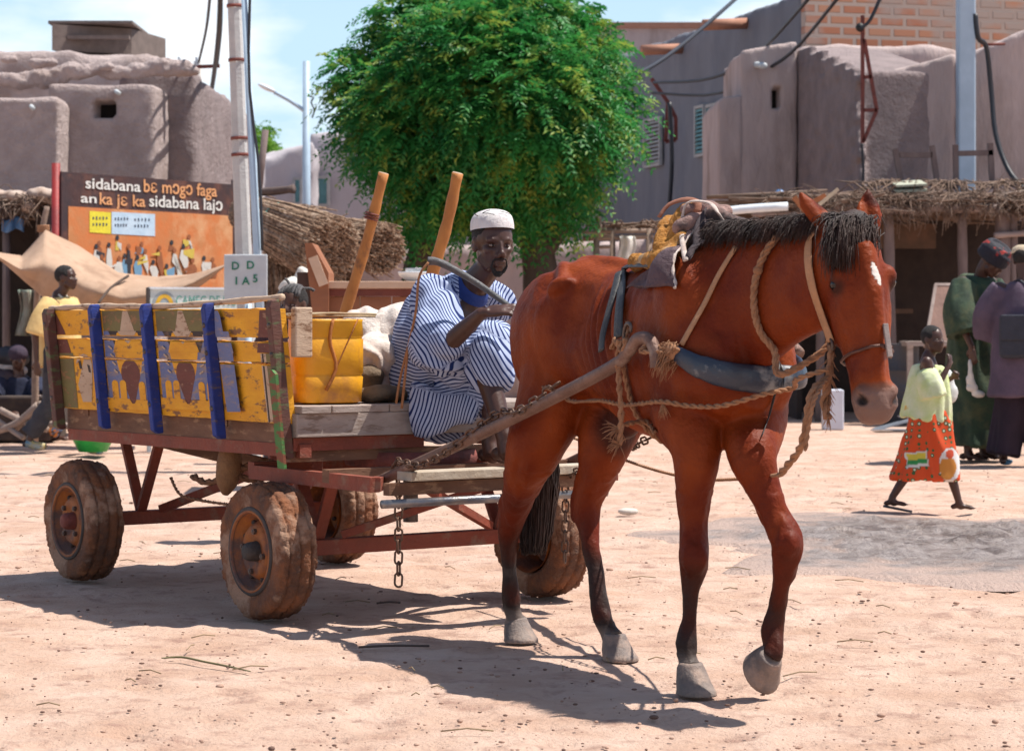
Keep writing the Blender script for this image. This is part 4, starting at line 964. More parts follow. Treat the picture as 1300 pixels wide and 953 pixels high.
    # hanging tool bag and rope bundle under the bed
    # front turntable frame
    for v in (.22, 1.08):
        br(C(0, v, .29), C(.12, v, .53), .05, .018); br(C(0, v, .29), C(-.14, v, .53), .05, .018)
        br(C(.0, v, .53), C(.0, v, .67), .04, .04)
    br(C(-.30, .10, .545), C(.62, .10, .545), .04, .055, nm='chassis_bar'); br(C(-.30, 1.20, .545), C(.62, 1.20, .545), .04, .055, nm='chassis_bar')
    br(C(.30, .08, .56), C(.30, 1.22, .56), .05, .05, M_wood, 'chassis_bar'); br(C(-.28, .08, .56), C(-.28, 1.22, .56), .05, .05, nm='chassis_bar')
    br(C(.05, .30, .31), C(.35, .80, .50), .03, .03); br(C(.05, 1.0, .31), C(.35, .5, .50), .03, .03)
    b = MB(); b.lathe(C(0, .65, .60), Z, [(-.03, .26), (.0, .27), (.03, .26), (.03, .22), (-.03, .22)], 40, closed=True); obj('turntable', b, M_rust, t)
    b = MB(); b.lathe(C(0, .65, .50), Z, [(-.16, .03), (.10, .03)], 12); obj('king_pin', b, M_steel, t)
    # foot board and pole at the very front
    b = MB(); b.bar(C(.66, .20, .575), C(.66, 1.10, .575), .10, .035); obj('foot_board', b, mat('pale_foot_board', (.48, .42, .34), (.38, .30, .22), .8, 8, .4), t, bevel=.004)
    b = MB(); b.bar(C(.665, .12, .53), C(.665, 1.12, .53), .04, .045); obj('chassis_bar', b, M_wood, t)
    b = MB(); b.tube([C(.70, .08, .48), C(.70, 1.10, .48)], .016, 12); obj('front_rod', b, mat('worn_dark_rod', (.14, .15, .19), (.30, .27, .25), .35, 14, .2, metal=.7), t)
    # shafts
    M_shaft = mat('worn_shaft_steel', (.22, .13, .10), (.14, .075, .055), .5, 9, .4, 40, c3=(.34, .25, .20), sc3=8, t3=(.55, .68), metal=.35)
    e0 = P(478, 612, 8.88); tip = W(.93, -.262, 1.065)
    bend = resample([e0, e0.lerp(tip, .45)+Z*-.012, W(.70, -.30, .985), W(.83, -.285, 1.05), W(.875, -.275, 1.088), W(.925, -.262, 1.085), W(.955, -.258, 1.045), W(.96, -.257, 1.00)], 50)
    b = MB(); b.tube(bend, .021, 12); sh = obj('shaft', b, M_shaft, t)
    q = MB(); k0 = W(.80, -.285, 1.06); q.tube(resample([k0, k0+Z*.05, k0+Z*.075+HF*.02, k0+Z*.07+HF*.045, k0+Z*.05+HF*.045], 10), .006, 6); obj('hook', q, M_steel, sh)
    e1 = P(700, 598, 9.75); b = MB(); b.tube(resample([e1, e1.lerp(W(.7, .30, .985), .5), W(.70, .30, .985), W(.85, .285, 1.06), W(.93, .28, 1.04)], 30), .021, 12); obj('shaft', b, M_shaft, t)
    br(C(.62, .10, .545), e0+HF*.03, .04, .05)
    # chains: along the near shaft, hanging at front, far side
    b = MB(); A = lambda k: e0.lerp(tip, k)
    chain(b, [P(505, 608, 8.8), P(506, 640, 8.8), P(506, 740, 8.8)], .030, .052, .0045); obj('chain', b, M_chain, t)
    b = MB(); chain(b, [P(505, 606, 8.78), A(.10)+Z*.035-HL*.01, A(.22)-Z*.03-HL*.03, A(.34)-Z*.025-HL*.03, A(.48)+Z*.03, A(.60)-Z*.01-HL*.03, A(.72)+Z*.028-HL*.01], .026, .046, .0045); obj('chain', b, M_chain, t)
    b = MB(); chain(b, [P(717, 605, 9.1), P(718, 640, 9.1), P(717, 712, 9.1)], .026, .048, .004); obj('chain', b, M_chain, t)
    b = MB(); chain(b, [P(717, 605, 9.1), P(745, 592, 8.9), P(775, 575, 8.7), P(800, 568, 8.5), P(825, 556, 8.2), W(.72, .28, .93)], .026, .048, .004); obj('chain', b, M_chain, t)
build_cart()
def cart_load():
    M_can = mat('yellow_plastic', (.75, .36, .015), (.66, .29, .012), .42, 5, .15, 30, c3=(.34, .14, .04), sc3=5, t3=(.52, .68))
    t = thing('jerrycan', 'dirty yellow plastic jerrycan with its top cut off, standing on the cart bed', 'jerrycan', C(.0, .256, .82))
    c = C(.0, .256, .985); b = MB(); 
    fx, fy = (CF*.25+CL*.97).normalized(), None; fy = Z.cross(fx)
    def ring(z, a, d, r, n=28):
        out = []
        for k in range(n):
            th = 2*pi*k/n; x = cos(th); y = sin(th); q = 4.5; s = (abs(x)**q+abs(y)**q)**(-1/q); out.append(c+fx*(a*x*s)+fy*(d*y*s)+Z*z)
        return out
    prof = [(-.162, .115, .085), (-.155, .132, .102), (-.06, .138, .108), (-.052, .132, .102), (-.045, .138, .108), (.085, .138, .108), (.092, .133, .103), (.10, .138, .108), (.155, .136, .106), (.165, .138, .108), (.165, .130, .10), (.09, .128, .098), (-.14, .126, .096)]
    n = 28; vs = [v for z, a, d in prof for v in ring(z, a, d, 0)]; fs = [tuple(range(n))[::-1]]
    for i in range(len(prof)-1):
        for k in range(n): fs.append((i*n+k, i*n+(k+1) % n, (i+1)*n+(k+1) % n, (i+1)*n+k))
    fs.append(tuple(range((len(prof)-1)*n, len(prof)*n)))
    b.add(vs, fs, 0, True); me = mesh_of(b); roughen(me, .003, 6); link('canister', me, M_can, t)
    b = MB()
    for i in range(18):
        rs = random.Random(i); y = rs.gauss(0, .045); b.tube([c+Z*(.172+.003*(i % 5))-fx*.16+fy*y, c+Z*(.178+.005*(i % 3))+fy*(y+rs.gauss(0, .01)), c+Z*(.176+.004*(i % 3))+fx*.19+fy*(y*.7)], .0045, 5)
    r_ = obj('reed_bundle', b, mat('dry_reed', (.48, .36, .22), (.36, .25, .15), .8, 20)); tag(r_, 'thin bundle of dry reeds lying across the yellow jerrycan', 'reeds')
    b = MB(); b.tube(resample([c+Z*.165+fy*-.105+fx*.0, c+Z*.08-fy*.113-fx*.015, c+Z*-.02-fy*.113+fx*.01, c+Z*-.11-fy*.112-fx*.03], 10), .007, 6)
    b.tube(resample([c+Z*.165-fy*.106+fx*.10, c+Z*-.11-fy*.112-fx*.03], 4), .003, 5); obj('dirty_cord', b, mat('orange_cord', (.40, .14, .03)), t)
    # sacks
    M_sack = mat('dirty_white_sack', (.66, .58, .52), (.54, .42, .36), .85, 4, .5, 60, c3=(.42, .20, .15), sc3=3.5, t3=(.56, .68))
    def sack(label, pieces, m, seed, amp=.014):
        b = MB()
        for p, r in pieces: b.ball(p, r, n=16, ax=(CF, CL, Z))
        me = fuse(b, .009, 5); co = getco(me); no = getno(me)
        f = np.sin(vnoise(co, 3.2, seed)*11)*.5+vnoise(co, 9, seed)*.7
        setco(me, co+no*(f*amp)[:, None]); o = link('sack', me, m); recentre(o); tag(o, label, 'sack', 'sacks on the cart')
    sack('bulging dirty white sack behind the striped robe, highest on the cart', [(P(515, 430, 9.75), (.16, .16, .15)), (P(500, 460, 9.7), (.17, .15, .12)), (P(530, 415, 9.9), (.10, .10, .09)), (P(515, 480, 9.7), (.15, .15, .09))], M_sack, 3)
    sack('creased white sack with pinkish stains just right of the yellow jerrycan', [(P(470, 430, 9.75), (.15, .12, .12)), (P(475, 455, 9.6), (.12, .12, .10)), (P(462, 410, 9.8), (.10, .10, .06)), (P(470, 490, 9.65), (.16, .15, .09))], M_sack, 5)
    M_cloth = mat('brown_sackcloth', (.20, .14, .09), (.13, .09, .06), .95, 8, .8, 50)
    sack('low brown sackcloth bundle beside the foot of the jerrycan', [(P(478, 500, 9.35), (.08, .10, .035)), (P(500, 500, 9.42), (.08, .09, .03)), (P(470, 480, 9.5), (.05, .06, .06))], M_cloth, 9, .008)
    # fibre rope and cloth bag hanging below the bed
    b = MB(); c = P(291, 590, 9.6); b.tube(resample([P(294, 556, 9.6), c, P(288, 612, 9.6), P(286, 628, 9.6)], 12), [.02, .035, .045, .05, .052, .052, .05, .048, .045, .04, .03, .02, .01], 12)
    me = mesh_of(b); roughen(me, .006, 12); o = link('feed_bag', me, mat('dirty_ochre_cloth', (.28, .14, .06), (.18, .09, .045), .9, 12, .6)); recentre(o); tag(o, 'narrow dirty ochre bag tied under the cart bed', 'bag')
    b = MB(); b.rope([P(245, 604, 9.9), P(262, 612, 9.8), P(285, 606, 9.7), P(310, 592, 9.6), P(335, 600, 9.6), P(325, 610, 9.6), P(300, 600, 9.6), P(340, 585, 9.6)], .016)
    tag(obj('hanging_rope', b, mat('brown_rope', (.22, .10, .05), (.15, .07, .035), .9, 30)), 'thick brown rope slung in loops under the cart between its wheels', 'rope')
    b = MB(); b.rope([P(217, 606, 9.9), P(230, 628, 9.8), P(262, 636, 9.7), P(290, 640, 9.5)], .007)
    tag(obj('thin_rope', b, mat('brown_rope', (.22, .10, .05))), 'thin brown cord sagging from the rear axle below the cart', 'rope')
cart_load()
# ---------------------------------------------------------------- people
M_skin = mat('dark_brown_skin', (.075, .030, .019), (.052, .021, .014), .42, 12, .12, 120, spec=.45)
M_skin2 = mat('brown_skin', (.085, .036, .022), (.065, .028, .017), .45, 12, .12, 120, spec=.4)
M_blackhair = mat('black_curly_hair', (.010, .008, .008), (.018, .014, .013), .85, 80, .6, 200)
M_eyew = plain('eye_white', (.26, .20, .17), .3)
M_eyed = plain('eye_dark', (.01, .006, .004), .2)
def basis(f, u=Z):
    f = V(f).normalized(); s = V(u).cross(f).normalized(); u2 = f.cross(s).normalized(); return f, s, u2
def head(mb, c, f, up=Z, k=1.0, child=False, brow=1.0):
    """head pieces; returns the frame and feature points. k = 1 is a 0.235 m head"""
    c = V(c); f, s, u = basis(f, up)
    q = lambda a, b, d: c+f*(a*k)+s*(b*k)+u*(d*k)
    ax = (f, s, u)
    mb.ball(q(-.012, 0, .030), (.098*k, .077*k, .088*k), ax=ax, n=20)
    mb.ball(q(.025, 0, -.015), (.066*k, .062*k, .075*k), ax=ax, n=18)
    mb.ball(q(.022, 0, -.055), (.060*k, .052*k, .052*k), ax=ax, n=18)
    mb.ball(q(.060, 0, -.092), (.024*k, .026*k, .019*k), ax=ax)
    for t in (-1, 1):
        mb.ball(q(.052, t*.038, -.012), (.030*k, .024*k, .020*k), ax=ax)       # cheekbone
        mb.ball(q(-.008, t*.080, .0), (.018*k, .008*k, .030*k), ax=ax)         # ear
        mb.ball(q(.004, t*.076, -.020), (.010*k, .008*k, .012*k), ax=ax)
        mb.ball(q(.092, t*.013, -.032), (.012*k, .010*k, .009*k), ax=ax)       # nostril wing
        mb.tube([q(.010, t*.058, -.045), q(.050, t*.028, -.088)], [.020*k, .016*k], 8)  # jaw
        if not child: mb.tube([q(.080, t*.012, .026), q(.076, t*.034, .031), q(.062, t*.052, .024)], [.009*k*brow, .010*k*brow, .007*k], 8)
    mb.tube([q(.084, 0, .016), q(.097, 0, -.012), q(.106, 0, -.028)], [.009*k, .011*k, .014*k], 10)
    mb.ball(q(.088, 0, -.056), (.013*k, .027*k, .0075*k), ax=ax); mb.ball(q(.085, 0, -.070), (.013*k, .023*k, .008*k), ax=ax)
    return q, ax
def facework(me, q, ax, k):
    co = getco(me); f, s, u = [np.array(a) for a in ax]; no = getno(me)
    for t in (-1, 1):
        r = co-np.array(q(.083, t*.032, .006)); e = np.exp(-(((r@s)/(.019*k))**2+((r@u)/(.010*k))**2+((r@f)/(.03*k))**2)); co -= f[None, :]*(e*.012*k)[:, None]
        r = co-np.array(q(-.002, t*.086, .004)); e = np.exp(-((np.linalg.norm(r, axis=1)/(.010*k))**2)); co -= (s*t)[None, :]*(e*.006*k)[:, None]
    r = co-np.array(q(.10, 0, -.063)); e = np.exp(-(((r@s)/(.022*k))**2+((r@u)/(.0028*k))**2+((r@f)/(.03*k))**2)); co -= f[None, :]*(e*.006*k)[:, None]
    setco(me, co)
def eyes(parent, q, ax, k):
    for t in (-1, 1):
        e = MB(); e.ball(q(.0675, t*.031, .006), (.0115*k, .0125*k, .0048*k), 0, 12, ax=ax); e.ball(q(.0725, t*.030, .006), (.0075*k, .0062*k, .0046*k), 1, 10, ax=ax); obj('eye', e, [M_eyew, M_eyed], parent)
def haircap(parent, q, ax, k, m=None, amp=.004, back=.0, name='hair', lo=-.02):
    b = MB(); b.ball(q(-.020+back, 0, .036), (.100*k, .081*k, .090*k), ax=ax, n=28)
    me = fuse(b, .008*k, 1); co = getco(me); no = getno(me); f, s, u = [np.array(a) for a in ax]
    r = co-np.array(q(0, 0, 0)); a = r@f/k; h = r@u/k
    cut = (a > .045-.0*h) & (h < .075)            # hairline: sink below the skin in front and below
    low = (h < lo) & (a > -.03)
    d = vnoise(co, 14, 3)*amp*k; d = np.where(cut | low, -.022*k, d); d = np.where(h < -.045, -.02*k, d)
    setco(me, co+no*d[:, None]); return link(name, me, m or M_blackhair, parent)
def hand(mb, w, d, nrm, k=1.0, curl=.6, side=1, spread=1.0, L=(.070, .078, .072, .056)):
    """palm and five fingers; w wrist, d towards the fingers, nrm out of the back of the hand, side +1/-1 = thumb side"""
    w = V(w); d = V(d).normalized(); nrm = (V(nrm)-d*V(nrm).dot(d)).normalized(); s = d.cross(nrm).normalized()*side
    pc = w+d*.045*k
    mb.ball(pc, (.046*k, .037*k, .0155*k), n=14, ax=(d, s, nrm)); mb.ball(w+d*.062*k, (.026*k, .038*k, .014*k), n=14, ax=(d, s, nrm))
    mb.tube([w-d*.02*k, w+d*.02*k], [.023*k, .026*k], 10, flat=.75)
    for i in range(4):
        o = (1.5-i)*.019*k*spread; p = w+d*.078*k*(1-.03*abs(i-1))+s*o; dd = (d+s*(.10*(1.5-i)*spread)).normalized(); a = .25*curl; pts = [p-d*.02*k, p]
        for j, fr in enumerate((.42, .32, .26)):
            v_ = dd*cos(a)-nrm*sin(a); p = p+v_*(L[i]*fr*k); pts.append(p.copy()); a += curl*(.95 if j == 0 else .8)
        mb.tube(pts, [.0095*k, .0092*k, .0088*k, .0078*k, .0062*k], 8); mb.ball(pts[-1], .0062*k, 0, 8)
    b = w+d*.022*k+s*.026*k; t1 = b+(d*.55+s*.75-nrm*.25).normalized()*.034*k; t2 = t1+(d*.85+s*.25-nrm*.45).normalized()*.028*k; t3 = t2+(d*.9-s*.15-nrm*.45).normalized()*.024*k
    mb.tube([w+d*.015*k+s*.012*k, b, t1, t2, t3], [.014*k, .014*k, .0115*k, .0100*k, .007*k], 8); mb.ball(t3, .007*k, 0, 8)
def foot(mb, ank, d, k=1.0, up=Z):
    ank = V(ank); d = V(d); d = (d-Z*d.dot(Z)).normalized() if up is Z else d.normalized(); s = V(up).cross(d).normalized()
    sole = ank-V(up)*.075*k
    mb.limb([ank, sole+V(up)*.03*k+d*.02*k], [.034*k, .036*k], 12); mb.ball(sole-d*.045*k+V(up)*.026*k, (.034*k, .028*k, .026*k), ax=(d, s, V(up)))
    mb.tube([sole+V(up)*.035*k, sole+d*.07*k+V(up)*.026*k, sole+d*.12*k+V(up)*.018*k], [.033*k, .034*k, .036*k], 12, flat=.62)
    for i, (o, l_) in enumerate(((.026, .062), (.009, .058), (-.006, .052), (-.019, .044), (-.031, .034))):
        p = sole+d*.125*k+s*(o*k)+V(up)*.012*k; mb.tube([p, p+d*l_*.9*k-V(up)*.001], [.0115*k if i == 0 else .0085*k, .0075*k if i == 0 else .006*k], 7); mb.ball(p+d*l_*.9*k, .008*k if i == 0 else .006*k, 0, 7)
def stripemat(name, ca, cb, per, duty=.5):
    m = bpy.data.materials.new(name); m.use_nodes = True; n = m.node_tree.nodes; l = m.node_tree.links; b = n['Principled BSDF']; b.inputs['Roughness'].default_value = .85; b.inputs['Specular IOR Level'].default_value = .2
    a = n.new('ShaderNodeAttribute'); a.attribute_name = 'stripe'
    x = n.new('ShaderNodeMath'); x.operation = 'DIVIDE'; x.inputs[1].default_value = per; l.new(a.outputs['Fac'], x.inputs[0])
    f = n.new('ShaderNodeMath'); f.operation = 'FRACT'; l.new(x.outputs[0], f.inputs[0])
    p = n.new('ShaderNodeMath'); p.operation = 'PINGPONG'; p.inputs[1].default_value = .5; l.new(f.outputs[0], p.inputs[0])
    r = n.new('ShaderNodeMapRange'); r.inputs[1].default_value = duty*.5-.035; r.inputs[2].default_value = duty*.5+.035; l.new(p.outputs[0], r.inputs[0])
    k = n.new('ShaderNodeMix'); k.data_type = 'RGBA'; l.new(r.outputs[0], k.inputs['Factor']); k.inputs['A'].default_value = ca+(1,); k.inputs['B'].default_value = cb+(1,); l.new(k.outputs['Result'], b.inputs['Base Color'])
    return m
def cloth(mb_pieces, voxel, it, name, m, parent, stripes=None, folds=(.006, 5, 1), drape=None):
    """mb_pieces: list of (MB, axis vector for stripes, anchor points for nearest test)"""
    b = MB()
    for p in mb_pieces: b.v, b.f, b.m, b.s, n = b.v+p[0].v, b.f+[tuple(i+len(b.v) for i in f) for f in p[0].f], b.m+p[0].m, b.s+p[0].s, 0
    me = fuse(b, voxel, it); co = getco(me); no = getno(me); d = np.zeros(len(co))
    amp, sc, seed = folds; w_ = vnoise(co, sc*.5, seed)*2.2
    if drape is not None: dv = np.array(V(drape).normalized()); flat = co-np.outer(co@dv, dv)*.75; d += np.sin(vnoise(flat, sc, seed)*8+w_)*amp
    else: d += np.sin(vnoise(co, sc, seed)*7+w_)*amp
    co2 = co+no*d[:, None]; setco(me, co2)
    if stripes is not None:
        best = np.full(len(co), 1e9); val = np.zeros(len(co))
        for p in mb_pieces:
            pts = p[2]; dd = np.full(len(co), 1e9)
            for (a, c, r) in pts: q, t = segdist(co, a, c); dd = np.minimum(dd, q-r)
            v_ = co@np.array(V(p[1]).normalized())+.010*vnoise(co, 4, seed+3)
            val = np.where(dd < best, v_, val); best = np.minimum(best, dd)
        attr(me, 'stripe', val)
    return link(name, me, m, parent)
def seated_man():
    t = thing('person', 'man in blue and white striped robe and white cap sitting on the cart front', 'person', P(560, 515, 9.5))
    b = MB(); hc = P(626, 311, 9.34); hf = (.36, -.93, -.14)
    q, ax = head(b, hc, hf, k=1.0)
    nb = P(598, 366, 9.45); b.tube([q(-.03, 0, -.03), q(-.035, 0, -.09), nb], [.056, .052, .062], 14)
    pel = P(562, 490, 9.60); ch = P(576, 400, 9.50)
    b.limb([pel, P(566, 440, 9.58), ch, nb], [.13, .12, .13, .07])
    shR = P(551, 372, 9.36); shL = P(634, 380, 9.62); b.limb([shR, ch, shL], [.055, .09, .055])
    elR = P(570, 436, 9.02); wrR = P(611, 398, 8.90)
    b.limb([shR, elR], [.050, .040]); b.limb([elR, elR.lerp(wrR, .4), wrR], [.038, .036, .024])
    hd = V((.92, -.18, .15)).normalized(); hand(b, wrR+hd*.01, hd, V((.15, -.45, .9)), 1.08, .62, -1)
    knR = P(606, 428, 9.13); knL = P(632, 425, 9.30)
    hipR = P(548, 495, 9.50); hipL = P(592, 490, 9.68)
    b.limb([hipR, knR], [.09, .062]); b.limb([hipL, knL], [.09, .062])
    anR = P(641, 556, 8.98); anL = P(622, 560, 9.25)
    b.limb([knR, knR.lerp(anR, .35)+V((0, .02, 0)), anR], [.058, .052, .034]); b.limb([knL, knL.lerp(anL, .35), anL], [.058, .052, .034])
    foot(b, P(641, 560, 8.98), V((.55, -.83, 0))); foot(b, P(622, 562, 9.25), V((.5, -.86, 0)))
    me = fuse(b, .0052, 3); facework(me, q, ax, 1.0)
    body = link('body', me, M_skin, t); eyes(t, q, ax, 1.0)
    # cap, hair, beard
    f, s, u = ax; c = MB()
    tilt = (u*.97-f*.22).normalized(); f2 = s.cross(tilt)*-1; f2 = tilt.cross(s) if tilt.cross(s).dot(f) > 0 else s.cross(tilt)
    cc = q(-.020, 0, .062); n = 40; vs = []; prof = [(-.006, .985), (.010, .99), (.030, .96), (.046, .90), (.059, .79), (.069, .62), (.075, .42), (.078, .2), (.079, .02)]
    for h, r in prof:
        for k in range(n): a = 2*pi*k/n; vs.append(cc+tilt*h*.98+f2*(.103*r*cos(a))+s*(.086*r*sin(a)))
    fs = [(i*n+k, i*n+(k+1) % n, (i+1)*n+(k+1) % n, (i+1)*n+k) for i in range(len(prof)-1) for k in range(n)]
    c.add(vs, fs, 0, True); me = mesh_of(c); roughen(me, .0018, 12)
    cap = link('cap', me, mat('white_cotton_cap', (.72, .68, .67), (.62, .58, .58), .85, 25, .5, 120), t)
    c = MB()
    for a0, a1, h0, h1 in ((.3, .9, .040, .050), (.9, .5, .050, .060), (1.1, 1.5, .040, .055), (0, -.5, .055, .045)):
        def cp(a, h): r = .99 if h < .05 else .90; return cc+tilt*(h+.004)+f2*(.103*r*cos(a))+s*(-.086*r*sin(a))
        c.tube([cp(a0, h0), cp((a0+a1)/2, (h0+h1)/2+.002), cp(a1, h1)], .0014, 5)
    obj('stitching', c, M_eyed, cap)
    haircap(t, q, ax, .985, amp=.002)
    c = MB(); c.ball(q(.068, 0, -.104), (.020, .020, .016), ax=ax); c.tube([q(.086, -.026, -.048), q(.094, 0, -.043), q(.086, .026, -.048)], .0045, 8)
    for sg in (-1, 1): c.tube([q(.084, sg*.028, -.052), q(.078, sg*.033, -.075), q(.075, sg*.018, -.100)], [.004, .005, .009], 8)
    me = fuse(c, .004, 1); roughen(me, .0022, 60); link('beard', me, M_blackhair, t)
    # robe
    M_robe = stripemat('blue_white_striped_cotton', (.37, .43, .60), (.010, .024, .11), .0130, .61)
    def pc(dirv, pts, rad, n=18, flat=1.0, upv=Z):
        m_ = MB(); m_.tube(resample(pts, len(pts)*3), list(np.interp(np.linspace(0, len(pts)-1, len(pts)*3+1), range(len(pts)), rad)), n, flat=flat, up=upv)
        m_.ball(pts[0], rad[0]*.98, 0, 12) if flat == 1 else None; m_.ball(pts[-1], rad[-1]*.98, 0, 12) if flat == 1 else None
        return (m_, V(dirv), [(pts[i], pts[i+1], (rad[i]+rad[i+1])/2) for i in range(len(pts)-1)])
    pieces = []
    pieces.append(pc((.45, .1, .9), [P(552, 505, 9.60), P(545, 460, 9.62), P(560, 405, 9.58), P(583, 380, 9.50)], [.185, .170, .155, .10]))
    pieces.append(pc((.95, .2, -.25), [P(548, 376, 9.42), P(585, 376, 9.50), P(630, 386, 9.60)], [.070, .10, .075]))
    pieces.append(pc((.92, .1, .55), [shR+V((0, -.01, 0)), P(553, 400, 9.22), P(560, 436, 9.09)], [.078, .098, .112]))
    pieces.append(pc((-.55, .2, .75), [P(556, 440, 9.10), P(564, 452, 9.12)], [.110, .085]))
    pieces.append(pc((.15, .1, -.98), [hipR, P(575, 460, 9.28), P(606, 436, 9.14)], [.135, .115, .084]))
    pieces.append(pc((.85, -.2, .25), [P(606, 434, 9.14), P(620, 430, 9.13), P(630, 432, 9.20)], [.084, .082, .075]))
    pieces.append(pc((.85, -.2, .45), [P(615, 438, 9.12), P(620, 460, 9.10), P(625, 474, 9.10)], [.088, .092, .085]))
    pieces.append(pc((.35, .1, -.9), [hipL, P(610, 470, 9.45), P(630, 450, 9.30)], [.13, .11, .09]))
    pieces.append(pc((.3, 0, .92), [P(536, 500, 9.55), P(570, 500, 9.36), P(612, 500, 9.33)], [.090, .105, .085]))
    # skirt falling over the front edge
    sk = MB()
    def skf(px, i): return 0
    loft = []
    A = [(P(524, 505, 9.27), P(524, 552, 9.20)), (P(545, 508, 9.26), P(545, 545, 9.17)), (P(570, 508, 9.27), P(572, 536, 9.20)), (P(600, 505, 9.30), P(600, 528, 9.24)), (P(622, 500, 9.33), P(622, 512, 9.30))]
    for a, c in A: m_ = (a+c)/2; hh = (a-c).length/2+.03; loft.append((m_+Z*.02, Z*hh, V((.1, .99, 0))*.032))
    sk.loft(loft, 16); pieces.append((sk, V((.93, .1, -.30)), [(loft[i][0], loft[i+1][0], .035) for i in range(4)]))
    robe = cloth(pieces, .0075, 5, 'robe', M_robe, t, stripes=True, folds=(.0125, 3.2, 4), drape=(.3, 0, -1))
    c = MB(); c.lathe(nb+Z*.005+V((.005, -.01, 0)), (q(-.03, 0, -.09)-nb), [(-.02, .088), (.0, .078), (.014, .070), (.018, .062)], 24); obj('undershirt', c, mat('royal_blue_cotton', (.012, .04, .20), (.01, .03, .15), .8), t)
    # whip
    w = MB(); w.tube(resample([P(543, 331, 9.02), P(560, 334, 9.02), P(600, 356, 9.05), P(640, 384, 9.04), P(656, 398, 9.03)], 20), list(np.linspace(.017, .0095, 21)), 10); me = mesh_of(w); roughen(me, .0015, 30)
    wh = thing('whip', 'dark wooden whip held across the man\'s shoulder with a cord at its end', 'whip', P(600, 356, 9.05))
    link('stick', me, mat('dark_whip_stick', (.06, .065, .07), (.11, .10, .10), .5, 30, .4, 90), wh)
    w = MB(); w.tube(resample([P(544, 333, 9.0), P(532, 352, 9.0), P(528, 395, 9.02), P(518, 440, 9.1), P(508, 480, 9.14), P(503, 512, 9.15)], 24), .0055, 6)
    w.tube(resample([P(518, 440, 9.09), P(514, 480, 9.12), P(510, 518, 9.14)], 10), .0055, 6); obj('cord', w, mat('tan_cord', (.36, .17, .08), (.28, .12, .05), .9, 60), wh)
seated_man()
# ---------------------------------------------------------------- other people and the goat
def standing(name, label, px, Y, h, fdir, parts, headc=None, headf=None, hk=None, skin=None, group=None, vox=.009, z0=0, hair=True, child=False, pose=None, up=Z):
    """a figure in its own frame: J(side, forward, height) in units of a 1.75 m adult"""
    s = h/1.75; o = G(px, Y, z0); f = V(fdir).normalized(); sd_ = Z.cross(f).normalized()
    J = lambda a, b_, c: o+sd_*(a*s)+f*(b_*s)+Z*(c*s)
    t = thing(name, label, 'person', o, group)
    p = dict(hipL=(.09, 0, .92), hipR=(-.09, 0, .92), knL=(.10, .02, .50), knR=(-.10, .02, .50), anL=(.10, -.02, .085), anR=(-.10, -.02, .085), pel=(0, 0, .96), ch=(0, .0, 1.28), nb=(0, -.01, 1.46),
             shL=(.19, 0, 1.40), shR=(-.19, 0, 1.40), elL=(.24, -.02, 1.12), elR=(-.24, -.02, 1.12), wrL=(.25, .06, .88), wrR=(-.25, .06, .88), hd=(0, .03, 1.62), hdL=(0, .1, -1), hdR=(0, .1, -1), ftL=(0, 1, 0), ftR=(0, 1, 0))
    p.update(pose or {}); q_ = {k: (J(*v) if k not in ('hdL', 'hdR', 'ftL', 'ftR') else sd_*v[0]+f*v[1]+Z*v[2]) for k, v in p.items() if k != 'curl'}
    b = MB(); k = hk or s*(1.12 if child else 1.0); hf = V(headf) if headf else f
    q, ax = head(b, q_['hd'], hf, up, k, child)
    b.tube([q(-.03, 0, -.03), q(-.03, 0, -.09), q_['nb']], [.055*k, .050*k, .058*s], 12)
    b.limb([q_['pel'], q_['ch'], q_['nb']], [.13*s, .13*s, .065*s]); b.limb([q_['shL'], q_['ch'], q_['shR']], [.055*s, .10*s, .055*s])
    for e in 'LR':
        b.limb([q_['sh'+e], q_['el'+e]], [.050*s, .040*s]); b.limb([q_['el'+e], q_['wr'+e]], [.038*s, .025*s])
        side = 1 if e == 'L' else -1
        hand(b, q_['wr'+e], q_['hd'+e], p.get('hn'+e) and (sd_*p['hn'+e][0]+f*p['hn'+e][1]+Z*p['hn'+e][2]) or sd_*side, s*1.0, p.get('curl', .45), -side if e == 'L' else -side)
        b.limb([q_['hip'+e], q_['kn'+e]], [.09*s, .058*s]); b.limb([q_['kn'+e], q_['kn'+e].lerp(q_['an'+e], .3), q_['an'+e]], [.056*s, .055*s, .034*s])
        foot(b, q_['an'+e], q_['ft'+e], s)
    me = fuse(b, vox, 2); facework(me, q, ax, k); link('body', me, skin or M_skin, t); eyes(t, q, ax, k)
    if hair: haircap(t, q, ax, k)
    return t, J, q_, q, ax, s, f, sd_
def garment(t, name, m, tubes, vox=.012, folds=(.008, 3, 1), drape=(0, 0, 1), it=3):
    b = MB()
    for pts, rad, flat in tubes:
        rr = list(np.interp(np.linspace(0, len(pts)-1, len(pts)*3+1), range(len(pts)), rad)); b.tube(resample(pts, len(pts)*3), rr, 20, flat=flat, up=V((0, 1, .01)))
    me = fuse(b, vox, it); co = getco(me); no = getno(me); dv = np.array(V(drape).normalized()); fl = co-np.outer(co@dv, dv)*.8
    amp, sc, seed = folds; z = co[:, 2]; g = .35+.65*np.clip((z.max()-z)/(np.ptp(z)+1e-6)*1.4, 0, 1)
    setco(me, co+no*(np.sin(vnoise(fl, sc, seed)*8)*amp*g)[:, None]); return link(name, me, m, t)
